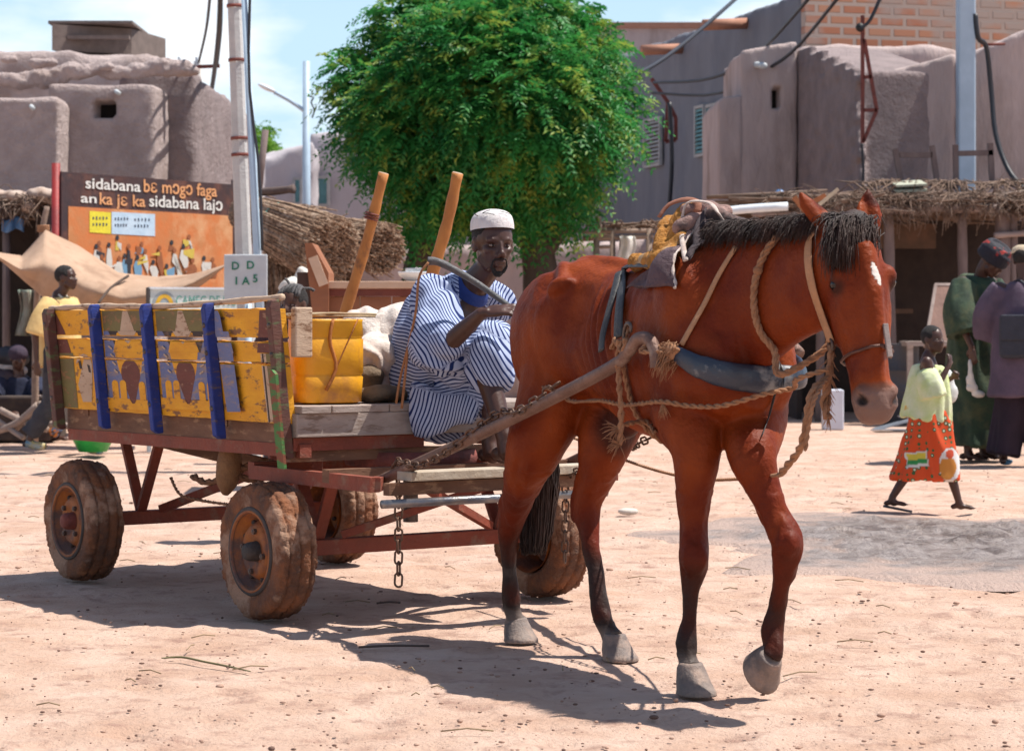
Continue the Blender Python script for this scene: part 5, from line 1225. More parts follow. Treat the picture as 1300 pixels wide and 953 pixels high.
def boy():
    sk = M_skin
    t, J, q_, q, ax, s, f, sd_ = standing('person', 'boy in a loose yellow tunic walking behind the rear of the cart', 76, 20.3, 1.62, (.95, -.3, 0), None, headf=(.93, -.30, .06), skin=sk,
        pose=dict(knL=(.09, .16, .50), anL=(.10, .22, .09), knR=(-.09, -.04, .49), anR=(-.10, -.26, .13), elR=(-.25, -.12, 1.12), wrR=(-.26, -.10, .86), elL=(.24, .04, 1.12), hd=(0, .07, 1.62), ftR=(0, 1, -.3)))
    m = mat('pale_yellow_cotton', (.74, .52, .22), (.64, .42, .16), .85, 6, .3)
    garment(t, 'tunic', m, [([J(0, 0, .80), J(0, 0, 1.10), J(0, 0, 1.34), J(0, -.01, 1.44)], [.21*s, .19*s, .19*s, .11*s], .8), ([J(-.15, 0, 1.40), J(-.24, -.04, 1.26), J(-.27, -.08, 1.10)], [.10*s, .11*s, .125*s], 1), ([J(.15, 0, 1.40), J(.24, .0, 1.26), J(.26, .02, 1.10)], [.10*s, .11*s, .12*s], 1)], folds=(.010, 3, 2))
    b = MB()
    for sg in (-1, 1): b.tube([J(sg*.065, .02, 1.47), J(sg*.045, .10, 1.40), J(0, .155, 1.30)], .009, 6)
    obj('collar', b, mat('white_trim', (.75, .70, .60)), t)
    garment(t, 'trousers', mat('dark_grey_trousers', (.045, .045, .055), (.03, .03, .04), .9, 12, .4), [([q_['pel'], q_['hipL'], q_['knL'], q_['anL']+Z*.05], [.13*s, .115*s, .09*s, .085*s], 1), ([q_['pel'], q_['hipR'], q_['knR'], q_['anR']+Z*.05], [.13*s, .115*s, .09*s, .085*s], 1)], folds=(.008, 4, 5))
    for e in 'LR':
        b = MB(); a = q_['an'+e]; d = f; b.tube([a+Z*-.03-d*.02, a-Z*.055+d*.06, a-Z*.062+d*.15], [.042*s, .040*s, .034*s], 10)
        obj('shoe', b, mat('blue_yellow_shoe', (.10, .25, .38), (.55, .38, .08), .6, 14, 0), t)
boy()
def braided_child():
    t, J, q_, q, ax, s, f, sd_ = standing('person', 'child with braided hair peeking over the cart behind the yellow jerrycan', 373, 12.35, 1.335, (-.1, -1, 0), None, headf=(-.42, -.90, -.05), child=True, skin=M_skin2,
        pose=dict(hd=(0, .03, 1.60)))
    garment(t, 'dress', mat('dark_plum_cotton', (.06, .025, .03), (.04, .018, .02), .9, 10, .3), [([J(0, 0, .40), J(0, 0, .9), J(0, 0, 1.3), J(0, 0, 1.45)], [.22*s, .19*s, .19*s, .10*s], .8), ([J(-.17, 0, 1.38), J(-.25, 0, 1.2)], [.08*s, .09*s], 1), ([J(.17, 0, 1.38), J(.25, 0, 1.2)], [.08*s, .09*s], 1)])
    k = s*1.12; b = MB()
    for i in range(7):
        a = -1.1+i*.37
        pts = [q(.075*cos(j)-.018, .078*sin(a)*(.5+.5*cos(j*.6)) if True else 0, .036+.090*sin(j)*cos(a*.55)) for j in [.25+k_*.33 for k_ in range(8)]]
        b.tube(pts, [.011*k]*8, 8)
    b.tube(resample([q(-.02, -.03, .118), q(-.02, -.045, .150), q(-.01, -.06, .165)], 5), .008*k, 6); b.tube(resample([q(-.06, .03, .10), q(-.09, .07, .10), q(-.10, .095, .085)], 5), .011*k, 6)
    me = mesh_of(b); roughen(me, .0015, 60); link('braid', me, mat('grey_black_braids', (.05, .045, .045), (.09, .08, .08), .6, 60, .5, 150), t)
braided_child()
def girl():
    t, J, q_, q, ax, s, f, sd_ = standing('person', 'barefoot little girl in green top and orange dotted wrap skirt, walking with hand at mouth', 1178, 14.1, 1.12, (.97, -.22, 0), None, headf=(.62, -.78, .04), child=True, hk=.72, skin=M_skin,
        pose=dict(hd=(.0, .05, 1.60), nb=(0, .0, 1.44), knL=(.05, .16, .52), anL=(.05, .28, .10), knR=(-.05, -.10, .50), anR=(-.05, -.33, .13), elR=(-.21, .08, 1.15), wrR=(-.12, .20, 1.37), hdR=(.35, .1, 1), hnR=(-.6, .8, 0), elL=(.22, .03, 1.14), wrL=(.12, .22, 1.25), hdL=(-.6, .4, .5), curl=1.1, ftR=(0, 1, -.25)))
    top = mat('lime_print_cotton', (.50, .58, .24), (.64, .66, .44), .8, 9, .4, c3=(.62, .38, .08), sc3=5, t3=(.60, .64))
    garment(t, 'top', top, [([J(0, -.02, .86), J(0, .0, 1.05), J(0, 0, 1.25), J(.02, 0, 1.36)], [.24*s, .22*s, .19*s, .14*s], .85), ([J(-.14, 0, 1.30), J(-.22, .03, 1.20), J(-.22, .06, 1.08)], [.09*s, .115*s, .125*s], 1), ([J(.13, 0, 1.36), J(.22, .02, 1.20)], [.09*s, .11*s], 1)], vox=.009, folds=(.009, 5, 3))
    b = MB(); b.loft([(J(0, .01, .95), sd_*.165*s, f*.18*s), (J(0, .02, .80), sd_*.185*s, f*.215*s), (J(0, 0, .55), sd_*.19*s, f*.27*s), (J(0, -.03, .30), sd_*.20*s, f*.33*s)], 36)
    me = fuse(b, .009, 3); co = getco(me); no = getno(me); fl = co*np.array([1, 1, .25]); z = co[:, 2]; setco(me, co+no*(np.sin(vnoise(fl, 5, 6)*8)*.008)[:, None])
    # cloth print: base orange, dots by shader, two printed panels by vertex colour
    ppx = 650+co[:, 0]/co[:, 1]*FPX; ppy = HZ+(CAMH-z)/co[:, 1]*FPX
    col = np.zeros((len(co), 4)); col[:, 3] = 0
    def area(mask, c): col[mask, :3] = c; col[mask, 3] = 1
    area(((ppx-1205)/13)**2+((ppy-590)/22)**2 < 1, (.62, .60, .58)); area((((ppx-1203)/10)**2+((ppy-594)/16)**2 < 1) & (ppy > 582), (.50, .20, .03)); area(((ppx-1205)/5)**2+((ppy-576)/6)**2 < 1, (.50, .06, .02))
    r = (ppx-1164)*.97+(ppy-583)*-.15; v = (ppy-583)+(ppx-1164)*.12
    area((abs(r) < 14) & (abs(v) < 10), (.62, .60, .55)); area((abs(r) < 12) & (v > -8) & (v < 0), (.62, .48, .05)); area((abs(r) < 13) & (v >= 0) & (v < 6), (.03, .25, .06))
    a = me.attributes.new('print', 'FLOAT_COLOR', 'POINT'); a.data.foreach_set('color', col.astype(np.float32).reshape(-1))
    m = bpy.data.materials.new('orange_dotted_wrap'); m.use_nodes = True; n = m.node_tree.nodes; l = m.node_tree.links; pb = n['Principled BSDF']; pb.inputs['Roughness'].default_value = .8
    tc_ = n.new('ShaderNodeTexCoord'); vo = n.new('ShaderNodeTexVoronoi'); vo.inputs['Scale'].default_value = 27; vo.inputs['Randomness'].default_value = .45; l.new(tc_.outputs['Object'], vo.inputs['Vector'])
    r1 = n.new('ShaderNodeValToRGB'); r1.color_ramp.interpolation = 'CONSTANT'; e = r1.color_ramp.elements; e[0].color = (.62, .62, .45, 1); e[1].position = .20; e[1].color = (.04, .10, .03, 1); e2 = e.new(.36); e2.color = (.60, .065, .008, 1)
    l.new(vo.outputs['Distance'], r1.inputs[0]); at = n.new('ShaderNodeAttribute'); at.attribute_name = 'print'; mx_ = n.new('ShaderNodeMix'); mx_.data_type = 'RGBA'
    l.new(at.outputs['Alpha'], mx_.inputs['Factor']); l.new(r1.outputs[0], mx_.inputs['A']); l.new(at.outputs['Color'], mx_.inputs['B']); l.new(mx_.outputs['Result'], pb.inputs['Base Color'])
    link('skirt', me, m, t)
    b = MB(); a = q_['anR']; d = V((f.x, f.y, -.12)); b.tube([a-Z*.055-d*.05, a-Z*.066+d*.12], [.030, .028], 10, flat=.25, up=Z)
    obj('flip_flop', b, plain('dark_flip_flop', (.04, .04, .05)), t)
girl()
def men():
    t, J, q_, q, ax, s, f, sd_ = standing('person', 'man in a long dark green robe and dark turban bowing his head by the stall', 1241, 19.2, 1.80, (.6, -.65, 0), None, headf=(.75, -.45, -.65), hair=False,
        pose=dict(hd=(0, .14, 1.57), nb=(0, .03, 1.44), elR=(-.26, .02, 1.12), wrR=(-.24, .12, .90)))
    m = mat('dark_green_robe', (.030, .060, .030), (.018, .034, .020), .85, 8, .4, c3=(.07, .08, .035), sc3=5)
    garment(t, 'robe', m, [([J(0, 0, .12), J(0, 0, .6), J(0, 0, 1.05), J(0, 0, 1.34), J(0, .02, 1.46)], [.31*s, .27*s, .23*s, .21*s, .12*s], .85), ([J(-.16, 0, 1.40), J(-.26, .02, 1.2), J(-.28, .08, 1.0)], [.10*s, .13*s, .15*s], 1), ([J(.16, 0, 1.40), J(.26, .02, 1.2), J(.28, .08, 1.0)], [.10*s, .13*s, .15*s], 1)], folds=(.014, 2.4, 7))
    b = MB(); rs = random.Random(4)
    for i in range(7):
        z = .02+i*.018; r_ = 1.12-.25*max(0, i-3)/3; pts = [q(-.015+.105*r_*cos(a), .088*r_*sin(a), z+.012*sin(a*1+i)) for a in [x*2*pi/20 for x in range(21)]]; b.tube(pts, .021, 8)
    b.ball(q(-.01, 0, .09), (.09, .08, .06), ax=ax); me = fuse(b, .01, 2); link('turban', me, mat('black_red_turban', (.012, .012, .02), (.012, .01, .02), .8, 6, .5, c3=(.30, .02, .015), sc3=7, t3=(.60, .62)), t)
    b = MB(); c = P(1234, 492, 18.75); b.limb([P(1231, 458, 18.75), P(1232, 472, 18.74), P(1234, 486, 18.75)], [.014, .02, .03]); b.ball(c, (.05, .03, .035)); b.ball(c+V((.05, 0, -.05)), (.06, .03, .03)); b.ball(c+V((-.02, 0, .06)), (.03, .02, .05))
    me = fuse(b, .008, 2); roughen(me, .01, 10); o = link('cloth_scrap', me, mat('white_cloth', (.70, .66, .60))); recentre(o); tag(o, 'small crumpled white cloth hanging from the green robed man\'s hand', 'cloth')
    t, J, q_, q, ax, s, f, sd_ = standing('person', 'man in a purple tunic seen from behind with a black shoulder bag', 1300, 18.6, 1.74, (.25, 1, 0), None, headf=(.5, .85, -.15), pose=dict(elL=(.27, .05, 1.12), wrL=(.22, .2, .95), elR=(-.27, .05, 1.14), wrR=(-.2, .22, 1.05), anL=(.16, -.02, .085), anR=(-.14, .08, .085)))
    m = mat('dusty_purple_cotton', (.105, .070, .105), (.07, .048, .075), .85, 6, .4)
    garment(t, 'tunic', m, [([J(0, 0, .55), J(0, 0, .9), J(0, 0, 1.25), J(0, 0, 1.45)], [.30*s, .25*s, .22*s, .11*s], .8), ([J(-.16, 0, 1.40), J(-.27, .02, 1.2), J(-.27, .12, 1.02)], [.10*s, .12*s, .12*s], 1), ([J(.16, 0, 1.40), J(.27, .02, 1.2), J(.27, .10, 1.02)], [.10*s, .12*s, .12*s], 1)], folds=(.014, 2.4, 9))
    garment(t, 'trousers', mat('dark_purple_trousers', (.022, .010, .022), None, .9), [([q_['hipL'], q_['knL'], q_['anL']], [.13*s, .125*s, .13*s], 1), ([q_['hipR'], q_['knR'], q_['anR']], [.13*s, .125*s, .13*s], 1)], folds=(.012, 3, 4))
    b = MB(); tl = ax[2]; b.lathe(q(-.01, 0, .045), tl, [(0, .100), (.02, .102), (.05, .092), (.07, .06), (.078, .01)], 24); obj('cap', b, mat('cream_knit_cap', (.60, .50, .36), (.48, .38, .26), .9, 40), t)
    for a in (J(.14, .05, .02), J(-.14, .14, .02)):
        b = MB(); b.tube([a-f*.10, a+f*.12], [.045, .05], 10, flat=.4, up=Z)
        obj('flip_flop', b, mat('blue_flip_flop', (.10, .22, .32)), t)
    c = J(-.05, -.24, 1.02); b = MB(); b.box(c, (.46, .13, .34), (sd_, f, Z)); bag = thing('shoulder_bag', 'black shoulder bag hanging across the back of the purple tunic', 'bag', c-Z*.17)
    o = obj('bag_body', b, mat('black_bag_cloth', (.015, .018, .03), (.025, .028, .045), .7, 10, .4), bag, bevel=.03)
    b = MB(); b.box(c-f*.075+Z*.07, (.44, .02, .20), (sd_, f, Z)); obj('flap', b, mat('black_bag_cloth', (.015, .018, .03)), bag, bevel=.01)
    b = MB(); b.tube(resample([c+sd_*-.2+Z*.15, J(-.12, -.15, 1.3), J(.02, -.08, 1.46), J(.14, .08, 1.40), c+sd_*.3+Z*.2+f*.2], 16), .014, 6, flat=.4); obj('strap', b, mat('black_bag_cloth', (.015, .018, .03)), bag)
men()
def seated_woman():
    o = G(38, 22.4); t = thing('person', 'woman in dark blue and orange print skirt sitting by the left stall', 'person', o)
    b = MB(); hc = o+V((-.12, .05, .78)); q, ax = head(b, hc, (.5, -.8, -.2), k=.95)
    b.limb([o+V((-.1, .1, .14)), o+V((-.12, .1, .42)), o+V((-.12, .08, .60))], [.15, .13, .06]); b.tube([q(-.03, 0, -.03), o+V((-.12, .08, .62))], [.05, .055], 10)
    for sg in (-1, 1):
        sh = o+V((-.12+sg*.17, .06, .56)); el = o+V((-.10+sg*.22, -.12, .36)); wr = o+V((.02+sg*.1, -.30, .30)); b.limb([sh, el], [.05, .04]); b.limb([el, wr], [.037, .025]); hand(b, wr, (.2, -.8, -.3), Z, 1, .6, sg)
        kn = o+V((.10+sg*.16, -.28, .24)); b.limb([o+V((-.1+sg*.09, .05, .12)), kn], [.09, .07]); an = o+V((.20+sg*.05, -.12, .07)); b.limb([kn, an], [.06, .04]); foot(b, an+Z*.01, V((1, -.2, 0)))
    me = fuse(b, .01, 2); facework(me, q, ax, .95); link('body', me, M_skin, t); eyes(t, q, ax, .95)
    garment(t, 'blouse', mat('dark_blue_cotton', (.015, .02, .05), None, .9), [([o+V((-.1, .1, .16)), o+V((-.12, .1, .40)), o+V((-.12, .08, .60))], [.19, .175, .10], .8), ([o+V((-.28, .06, .56)), o+V((-.32, -.05, .42))], [.08, .09], 1), ([o+V((.04, .06, .56)), o+V((.10, -.05, .42))], [.08, .09], 1)])
    prt = mat('blue_orange_print', (.10, .16, .28), (.50, .18, .03), .8, 13, .2, c3=(.02, .015, .02), sc3=9, t3=(.55, .57), lo=.49, hi=.51)
    garment(t, 'skirt', prt, [([o+V((-.1, .1, .16)), o+V((.08, -.1, .22)), o+V((.2, -.28, .22))], [.20, .22, .17], 1), ([o+V((.20, -.28, .22)), o+V((.24, -.1, .10))], [.15, .10], 1)])
    b = MB(); b.ball(q(-.015, 0, .045), (.112, .095, .085), ax=ax); b.ball(q(-.10, 0, .06), (.05, .06, .05), ax=ax); me = fuse(b, .01, 2); roughen(me, .008, 6); link('headscarf', me, mat('dark_headscarf', (.03, .02, .04), (.05, .03, .05), .9), t)
seated_woman()
def goat():
    Y = 20.0; o = G(1292, Y); t = thing('goat', 'pale tan goat standing behind the man in the purple tunic', 'goat', o); f = V((.85, .5, 0)).normalized(); s = Z.cross(f)
    J = lambda a, l_, h: o+f*a+s*l_+Z*h
    b = MB(); b.loft([(J(-.30, 0, .50), s*.06, Z*.09), (J(-.22, 0, .50), s*.11, Z*.14), (J(0, 0, .48), s*.135, Z*.16), (J(.22, 0, .50), s*.11, Z*.15), (J(.32, 0, .53), s*.07, Z*.11)], 18)
    b.limb([J(.26, 0, .55), J(.40, 0, .72), J(.44, 0, .78)], [.085, .055, .05]); b.loft([(J(.42, 0, .80), s*.045, Z*.05), (J(.50, 0, .77), s*.04, Z*.045), (J(.60, 0, .71), s*.025, Z*.028)], 12)
    for sg in (-1, 1):
        b.tube([J(.44, sg*.04, .80), J(.44, sg*.12, .76)], [.02, .012], 8, flat=.5); b.tube([J(.43, sg*.02, .83), J(.38, sg*.03, .92), J(.32, sg*.04, .93)], [.012, .009, .004], 8)
        b.limb([J(.22, sg*.07, .44), J(.23, sg*.075, .27), J(.22, sg*.075, .03)], [.055, .024, .020]); b.limb([J(-.24, sg*.07, .46), J(-.18, sg*.08, .32), J(-.27, sg*.08, .20), J(-.24, sg*.08, .03)], [.08, .040, .020, .019])
        b.ball(J(.235, sg*.075, .02), (.03, .025, .02)); b.ball(J(-.225, sg*.08, .02), (.03, .025, .02))
    b.tube([J(-.30, 0, .58), J(-.37, 0, .60), J(-.40, 0, .55)], [.025, .02, .01], 8)
    me = fuse(b, .009, 3); link('body', me, mat('tan_goat_hair', (.46, .31, .20), (.58, .46, .35), .9, 6, .4, 60), t)
goat()
# ---------------------------------------------------------------- harness
M_pink = mat('tan_rope', (.42, .22, .12), (.30, .14, .07), .95, 40, .6, 150)
M_leather = mat('dark_harness_leather', (.03, .03, .032), (.065, .06, .055), .5, 14, .5, 60, c3=(.18, .17, .16), sc3=9, t3=(.58, .7))
M_paleleather = mat('pale_leather_strap', (.46, .24, .12), (.36, .18, .09), .6, 14, .4, 60)
def strap(mb, pts, w_, th, nrm, n=24, mi=0):
    """flat band; nrm(p) gives the outward direction"""
    pp = resample(pts, n); rings = []
    for i, p in enumerate(pp):
        d = (pp[min(i+1, n)]-pp[max(i-1, 0)]).normalized(); no = nrm(p); no = (no-d*no.dot(d)).normalized(); rings.append((p, d.cross(no)*w_/2, no*th/2))
    mb.loft(rings, 8)
def harness():
    out = lambda c: (lambda p: (p-c).normalized())
    hb = next(o for o in bpy.data.objects if o.name == 'horse'); body = [c for c in hb.children if c.name == 'body'][0]
    from mathutils.bvhtree import BVHTree
    off = wloc(body); me = body.data; bvh = BVHTree.FromPolygons([v.co+off for v in me.vertices], [p.vertices for p in me.polygons])
    def hug(p, d=.008):
        p = V(p); q, no, i, ds = bvh.find_nearest(p)
        if q is None: return p
        if (p-q).dot(no) < d: return q+no*d
        return p
    def hugs(pts, n, d): return [hug(p, d) for p in resample(pts, n)]
    def ring(u, tilt, d, n=48, top=1.45, z0=1.05):
        """closed loop round the barrel at u, leaning by tilt"""
        r = []
        for k in range(n+1):
            a = 2*pi*k/n; dirv = (HL*sin(a)+Z*cos(a)); org = W(u, 0, z0); far = org+dirv*.8+HF*(tilt*cos(a)); q, no, i, ds = bvh.ray_cast(far, (org-far).normalized())
            r.append((q+no*d) if q else far)
        return r
    def hit(px, py, d=.01):
        """where the photographed strap lies on the horse: first body surface along that sight line, lifted by d"""
        o = cam.location; r = (P(px, py, 5.0)-o).normalized(); q, no, k, ds = bvh.ray_cast(o, r)
        if q is None:
            q, no, k, ds = bvh.find_nearest(P(px, py, 7.5))
        return q+no*d
    t = thing('saddle', 'worn saddle of ochre rolled blanket and mauve canvas on the horse\'s withers', 'saddle', W(.78, 0, 1.40))
    def solidify(o, th): m_ = o.modifiers.new('thick', 'SOLIDIFY'); m_.thickness = th; m_.offset = 0; return o
    mC = mat('mauve_canvas', (.115, .068, .078), (.07, .042, .05), .85, 9, .8, 40, c3=(.26, .18, .17), sc3=7, t3=(.56, .70))
    TL, TR, BR, BL = hit(840, 325, .03), hit(872, 325, .03), hit(861, 368, .03), hit(803, 371, .02)
    ridge = [W(.70, -.02, 1.475), W(.84, -.01, 1.48)]
    def flapfn(i, j):
        lo = BL.lerp(BR, i); mid_ = TL.lerp(TR, i); hi = ridge[0].lerp(ridge[1], i)
        p = resample([hi, mid_, lo], 20)[int(round(j*20))]
        p = hug(p, .022+.02*j*(1-j))
        return p-HL*(.008*sin(i*8+j*3)*j)+V((0, 0, .008*mnoise.noise(V((i*5, j*5, 0)))))-HL*.008*mnoise.noise(V((i*3, j*4, 7)))
    sm = MB(); sm.sheet(flapfn, 24, 20); solidify(obj('canvas_flap', sm, mC, t), .010)
    sm = MB()
    e = [flapfn(1, k/20) for k in range(21)]; sm.tube(resample(e, 30), [.0055+.0015*sin(i*1.9) for i in range(31)], 6)
    obj('piping', sm, mat('frayed_white_edge', (.58, .50, .45), (.40, .30, .26), .9, 30), t)
    # second flap folded forward of the first, hanging open
    f0, f1, f2 = W(.84, -.01, 1.505), hit(934, 292, .02), hit(872, 344, .05)
    sm = MB(); sm.sheet(lambda i, j: (f0.lerp(f1, i)).lerp(f2.lerp(hit(905, 300, .03), i*.6), j)-HL*(.015*sin(i*7+j*5)), 14, 14); solidify(obj('canvas_flap', sm, mat('black_underside', (.03, .02, .025), (.06, .04, .045), .9, 12, .5), t), .008)
    sm = MB(); strap(sm, [f2, hit(869, 300, .06), W(.80, -.06, 1.515), W(.86, -.02, 1.52), W(.94, -.03, 1.49), f1], .018, .008, out(W(.8, 0, 1.2))); obj('canvas_edge', sm, mat('frayed_white_edge', (.58, .50, .45)), t)
    sm = MB()
    mO = mat('ochre_blanket', (.46, .20, .035), (.30, .13, .03), .95, 12, .8, 50, c3=(.62, .48, .30), sc3=6, t3=(.52, .66))
    for r_, pts in ((.034, [W(.66, .10, 1.44), W(.68, -.01, 1.475), hit(845, 296, .035), hit(826, 320, .028), hit(810, 342, .024)]), (.030, [W(.62, .08, 1.43), W(.62, -.03, 1.46), hit(828, 306, .02), hit(815, 325, .02)]), (.036, [W(.72, .08, 1.47), W(.72, -.02, 1.49), hit(856, 303, .03), hit(840, 325, .02)])):
        sm.limb(resample(pts, 14), [r_*(.85+.15*sin(i*.9)) for i in range(15)], 12)
    me2 = fuse(sm, .008, 2); co = getco(me2); no = getno(me2); setco(me2, co+no*(np.sin(vnoise(co, 6, 2)*9)*.006+.003*vnoise(co, 30, 3))[:, None]); link('rolled_blanket', me2, mO, t)
    sm = MB()
    for r_, pts in ((.034, [(.80, -.08, 1.44), (.84, .0, 1.475), (.90, .02, 1.475), (.94, .10, 1.42)]), (.026, [(.74, -.03, 1.50), (.80, .02, 1.505), (.86, .06, 1.49)])):
        sm.limb(resample([W(*p) for p in pts], 12), [r_*(.8+.2*sin(i*1.3)) for i in range(13)], 12)
    me2 = fuse(sm, .009, 2); roughen(me2, .009, 9); link('padding', me2, mat('pinkish_rag', (.36, .22, .19), (.24, .15, .13), .95, 14, .8, 60, c3=(.06, .045, .045), sc3=6, t3=(.5, .6)), t)
    sm = MB(); sm.tube(resample([W(.66, -.08, 1.48), W(.67, -.05, 1.52), W(.73, -.02, 1.535), W(.79, -.01, 1.52), W(.80, -.02, 1.49)], 12), .013, 8, flat=.4); obj('leather_roll', sm, mat('brown_leather', (.30, .12, .07)), t)
    # girth and back strap
    g = thing('girth_strap', 'broad cracked black strap hanging from the saddle down to the shaft', 'strap', W(.5, -.26, 1.0))
    sm = MB(); strap(sm, [hit(826, 312, .04), hit(808, 322, .03), hit(796, 345, .016), hit(791, 375, .014), hit(790, 405, .018), hit(794, 430, .03)], .040, .010, out(W(.6, 0, 1.08))); obj('band', sm, M_leather, g)
    sm = MB(); strap(sm, [hit(789, 352, .02), hit(783, 375, .02), hit(775, 400, .022), hit(770, 428, .025), hit(773, 448, .04)], .030, .009, out(W(.5, 0, 1.08))); obj('band', sm, M_leather, g)
    sm = MB(); sm.rope([hug(p, .012) for p in ring(.72, .03, .008)[24:40]], .009); gr = obj('belly_rope', sm, M_pink); tag(gr, 'thin rope passing under the horse\'s belly from the shaft', 'rope')
    # breast collar: dark blue rubber pad
    sm = MB(); col = [hit(862, 446), hit(885, 462), hit(920, 474), hit(955, 481), hit(985, 479), W(1.17, .06, .97), W(1.08, .17, .98), W(.94, .24, 1.03)]
    cp = hugs(col, 40, .022); rad = [.014+.021*sin(pi*i/40)**.6 for i in range(41)]; rings = []
    for i, p in enumerate(cp):
        d = (cp[min(i+1, 40)]-cp[max(i-1, 0)]).normalized(); no = (p-W(.95, 0, p.z)).normalized(); no = (no-d*no.dot(d)).normalized(); rings.append((p, d.cross(no)*rad[i]*1.25, no*rad[i]*.5))
    sm.loft(rings, 14); bc = thing('breast_collar', 'dark blue padded rubber breast collar across the horse\'s chest', 'collar', W(1.0, -.2, .95))
    obj('pad', sm, mat('dark_blue_rubber', (.018, .028, .055), (.03, .04, .06), .35, 8, .2, 40, c3=(.22, .22, .22), sc3=5, t3=(.62, .7)), bc)
    sm = MB(); strap(sm, [hit(868, 438), hit(880, 415), hit(897, 385), hit(915, 350), hit(937, 315)], .018, .006, out(W(.95, 0, 1.15)), 20); obj('neck_strap', sm, M_paleleather, bc)
    sm = MB(); rs = random.Random(3)
    c = cp[0]-HL*.01
    for i in range(150): strand_fan(sm, rs, c+V((rs.gauss(0, .015), rs.gauss(0, .01), rs.gauss(0, .015))), -HF*(.3+rs.random())-Z*rs.random()*1.1-HL*.3+V((rs.gauss(0, .3),)*3), .04+.07*rs.random(), .0022, .35, 4, .15)
    sm.ball(c, (.022, .018, .026)); sm.rope([W(.93, -.262, 1.07), c, c+Z*.01+HF*.03], .012); sm.rope([W(.93, -.262, 1.075), W(.92, -.29, 1.05), c], .009)
    obj('rope_knot', sm, M_pink, bc)
    # rope hanging from the shaft near the hook
    sm = MB(); a = W(.80, -.30, 1.055); sm.rope([a+Z*.03, a-Z*.05-HF*.01, a-Z*.20+HF*.01, a-Z*.30+HF*.0], .011); sm.rope([a+HF*.04+Z*.035, a+HF*.02-Z*.01, a-HF*.03+Z*.03, a-HF*.05], .010)
    rs = random.Random(5)
    for c in (a-Z*.25, a-Z*.30): 
        for i in range(22): strand_fan(sm, rs, c, V((rs.gauss(-.5, .5), rs.gauss(0, .5), rs.gauss(-.2, .5))), .03+.04*rs.random(), .0022, .25, 4, .15)
    sm.rope([a-Z*.24, hit(822, 532, .012), hit(836, 548, .012)], .009)
    tag(obj('shaft_rope', sm, M_pink), 'frayed rope tied at the bent end of the shaft and hanging below it', 'rope')
    # long rein
    rein = [P(679, 492, 8.25)-HL*.02, hit(700, 494, .03), hit(730, 500, .03), hit(770, 505, .03), hit(805, 509, .03), hit(845, 511, .03), hit(880, 509, .03), hit(915, 505, .05), hit(950, 499, .085), hit(985, 490, .10), P(1012, 481, 6.95), Hd(.38, -.10, -.08)]
    sm = MB(); sm.rope(rein, .0085); sm.rope([P(679, 492, 8.3)-HL*.04, P(684, 487, 8.3), P(690, 494, 8.28), P(683, 499, 8.3), P(678, 493, 8.3)], .0075)
    p = hit(848, 512, .03)
    for i in range(26): strand_fan(sm, rs, p, V((rs.gauss(0, .3), rs.gauss(0, .3), -1)), .03+.03*rs.random(), .002, .1, 3, .12)
    tag(obj('rein_rope', sm, M_pink), 'long tan rope rein running from the near shaft to the halter', 'rope')
    # neck rope
    loop = [W(1.30, .02, 1.44), hit(984, 312, .014), hit(970, 335, .014), hit(962, 365, .014), hit(962, 395, .014), hit(970, 422, .014), hit(986, 440, .02), W(1.30, -.03, .985), W(1.36, .03, 1.02), W(1.38, .10, 1.08), W(1.36, .14, 1.2), W(1.33, .08, 1.36)]
    sm = MB(); lp = resample(loop, 66); sm.rope(lp, .0115, strands=3); sm.ball(lp[14], .015); tag(obj('neck_rope', sm, M_pink), 'twisted tan rope looped loosely around the horse\'s neck', 'rope')
    sm = MB(); strap(sm, [lp[36]+Z*-.01, hit(988, 470, .03), hit(981, 500, .012), hit(974, 530, .01), hit(966, 555, .008)], .012, .004, lambda p: -HL); sm2 = obj('martingale', sm, M_leather); tag(sm2, 'narrow black strap dropping from the neck rope between the forelegs', 'strap')
    # halter
    h = thing('halter', 'pale leather and wire halter on the horse\'s head', 'halter', Hd(.3, -.1, 0))
    sm = MB(); strap(sm, [hit(1038, 292, .01), hit(1030, 308, .01), hit(1029, 335, .01), hit(1034, 365, .01), hit(1043, 395, .01), hit(1054, 420, .01), hit(1058, 432, .01)], .034, .006, out(Hd(.15, .05, -.12))); obj('cheek_strap', sm, M_paleleather, h)
    sm = MB(); nb_ = []
    for k in range(33):
        a = 2*pi*k/32; dirv = HB*sin(a)+HC*cos(a); org = Hd(.36, 0, -.03); far = org+dirv*.3; q, no, i, ds = bvh.ray_cast(far, -dirv); nb_.append(q+dirv*(.007+.005*abs(sin(a*5))) if q else org+dirv*.1)
    sm.tube(nb_, .0048, 6); sm.tube([p+HA*.012*sin(i*1.2) for i, p in enumerate(nb_)][:17]+[nb_[16]], .0035, 6); obj('noseband_wire', sm, mat('brown_wire', (.13, .06, .045), None, .5, 30, metal=.5), h)
    sm = MB(); q = nb_[1]; sm.box(q+HC*.012-HA*.012, (.016, .010, .10), (HB, HC, HA)); obj('nose_peg', sm, mat('grey_peg', (.30, .24, .22)), h, bevel=.002)
    sm = MB(); c = hit(1060, 435, .012); sm.lathe(c, -HB, [(0, .020), (.008, .022), (.008, .013), (0, .012)], 16, closed=True); obj('ring', sm, M_steel, h)
    # lead ropes hanging from the halter ring
    sm = MB(); a = c; sm.rope([a, Hd(.42, -.10, -.11), Hd(.46, -.11, -.13), Hd(.52, -.11, -.12)], .013); 
    for i in range(120): strand_fan(sm, rs, a.lerp(Hd(.52, -.11, -.12), rs.random()), V((rs.gauss(0, .5), rs.gauss(0, .5), -.9)), .02+.03*rs.random(), .0022, .1, 3, .12)
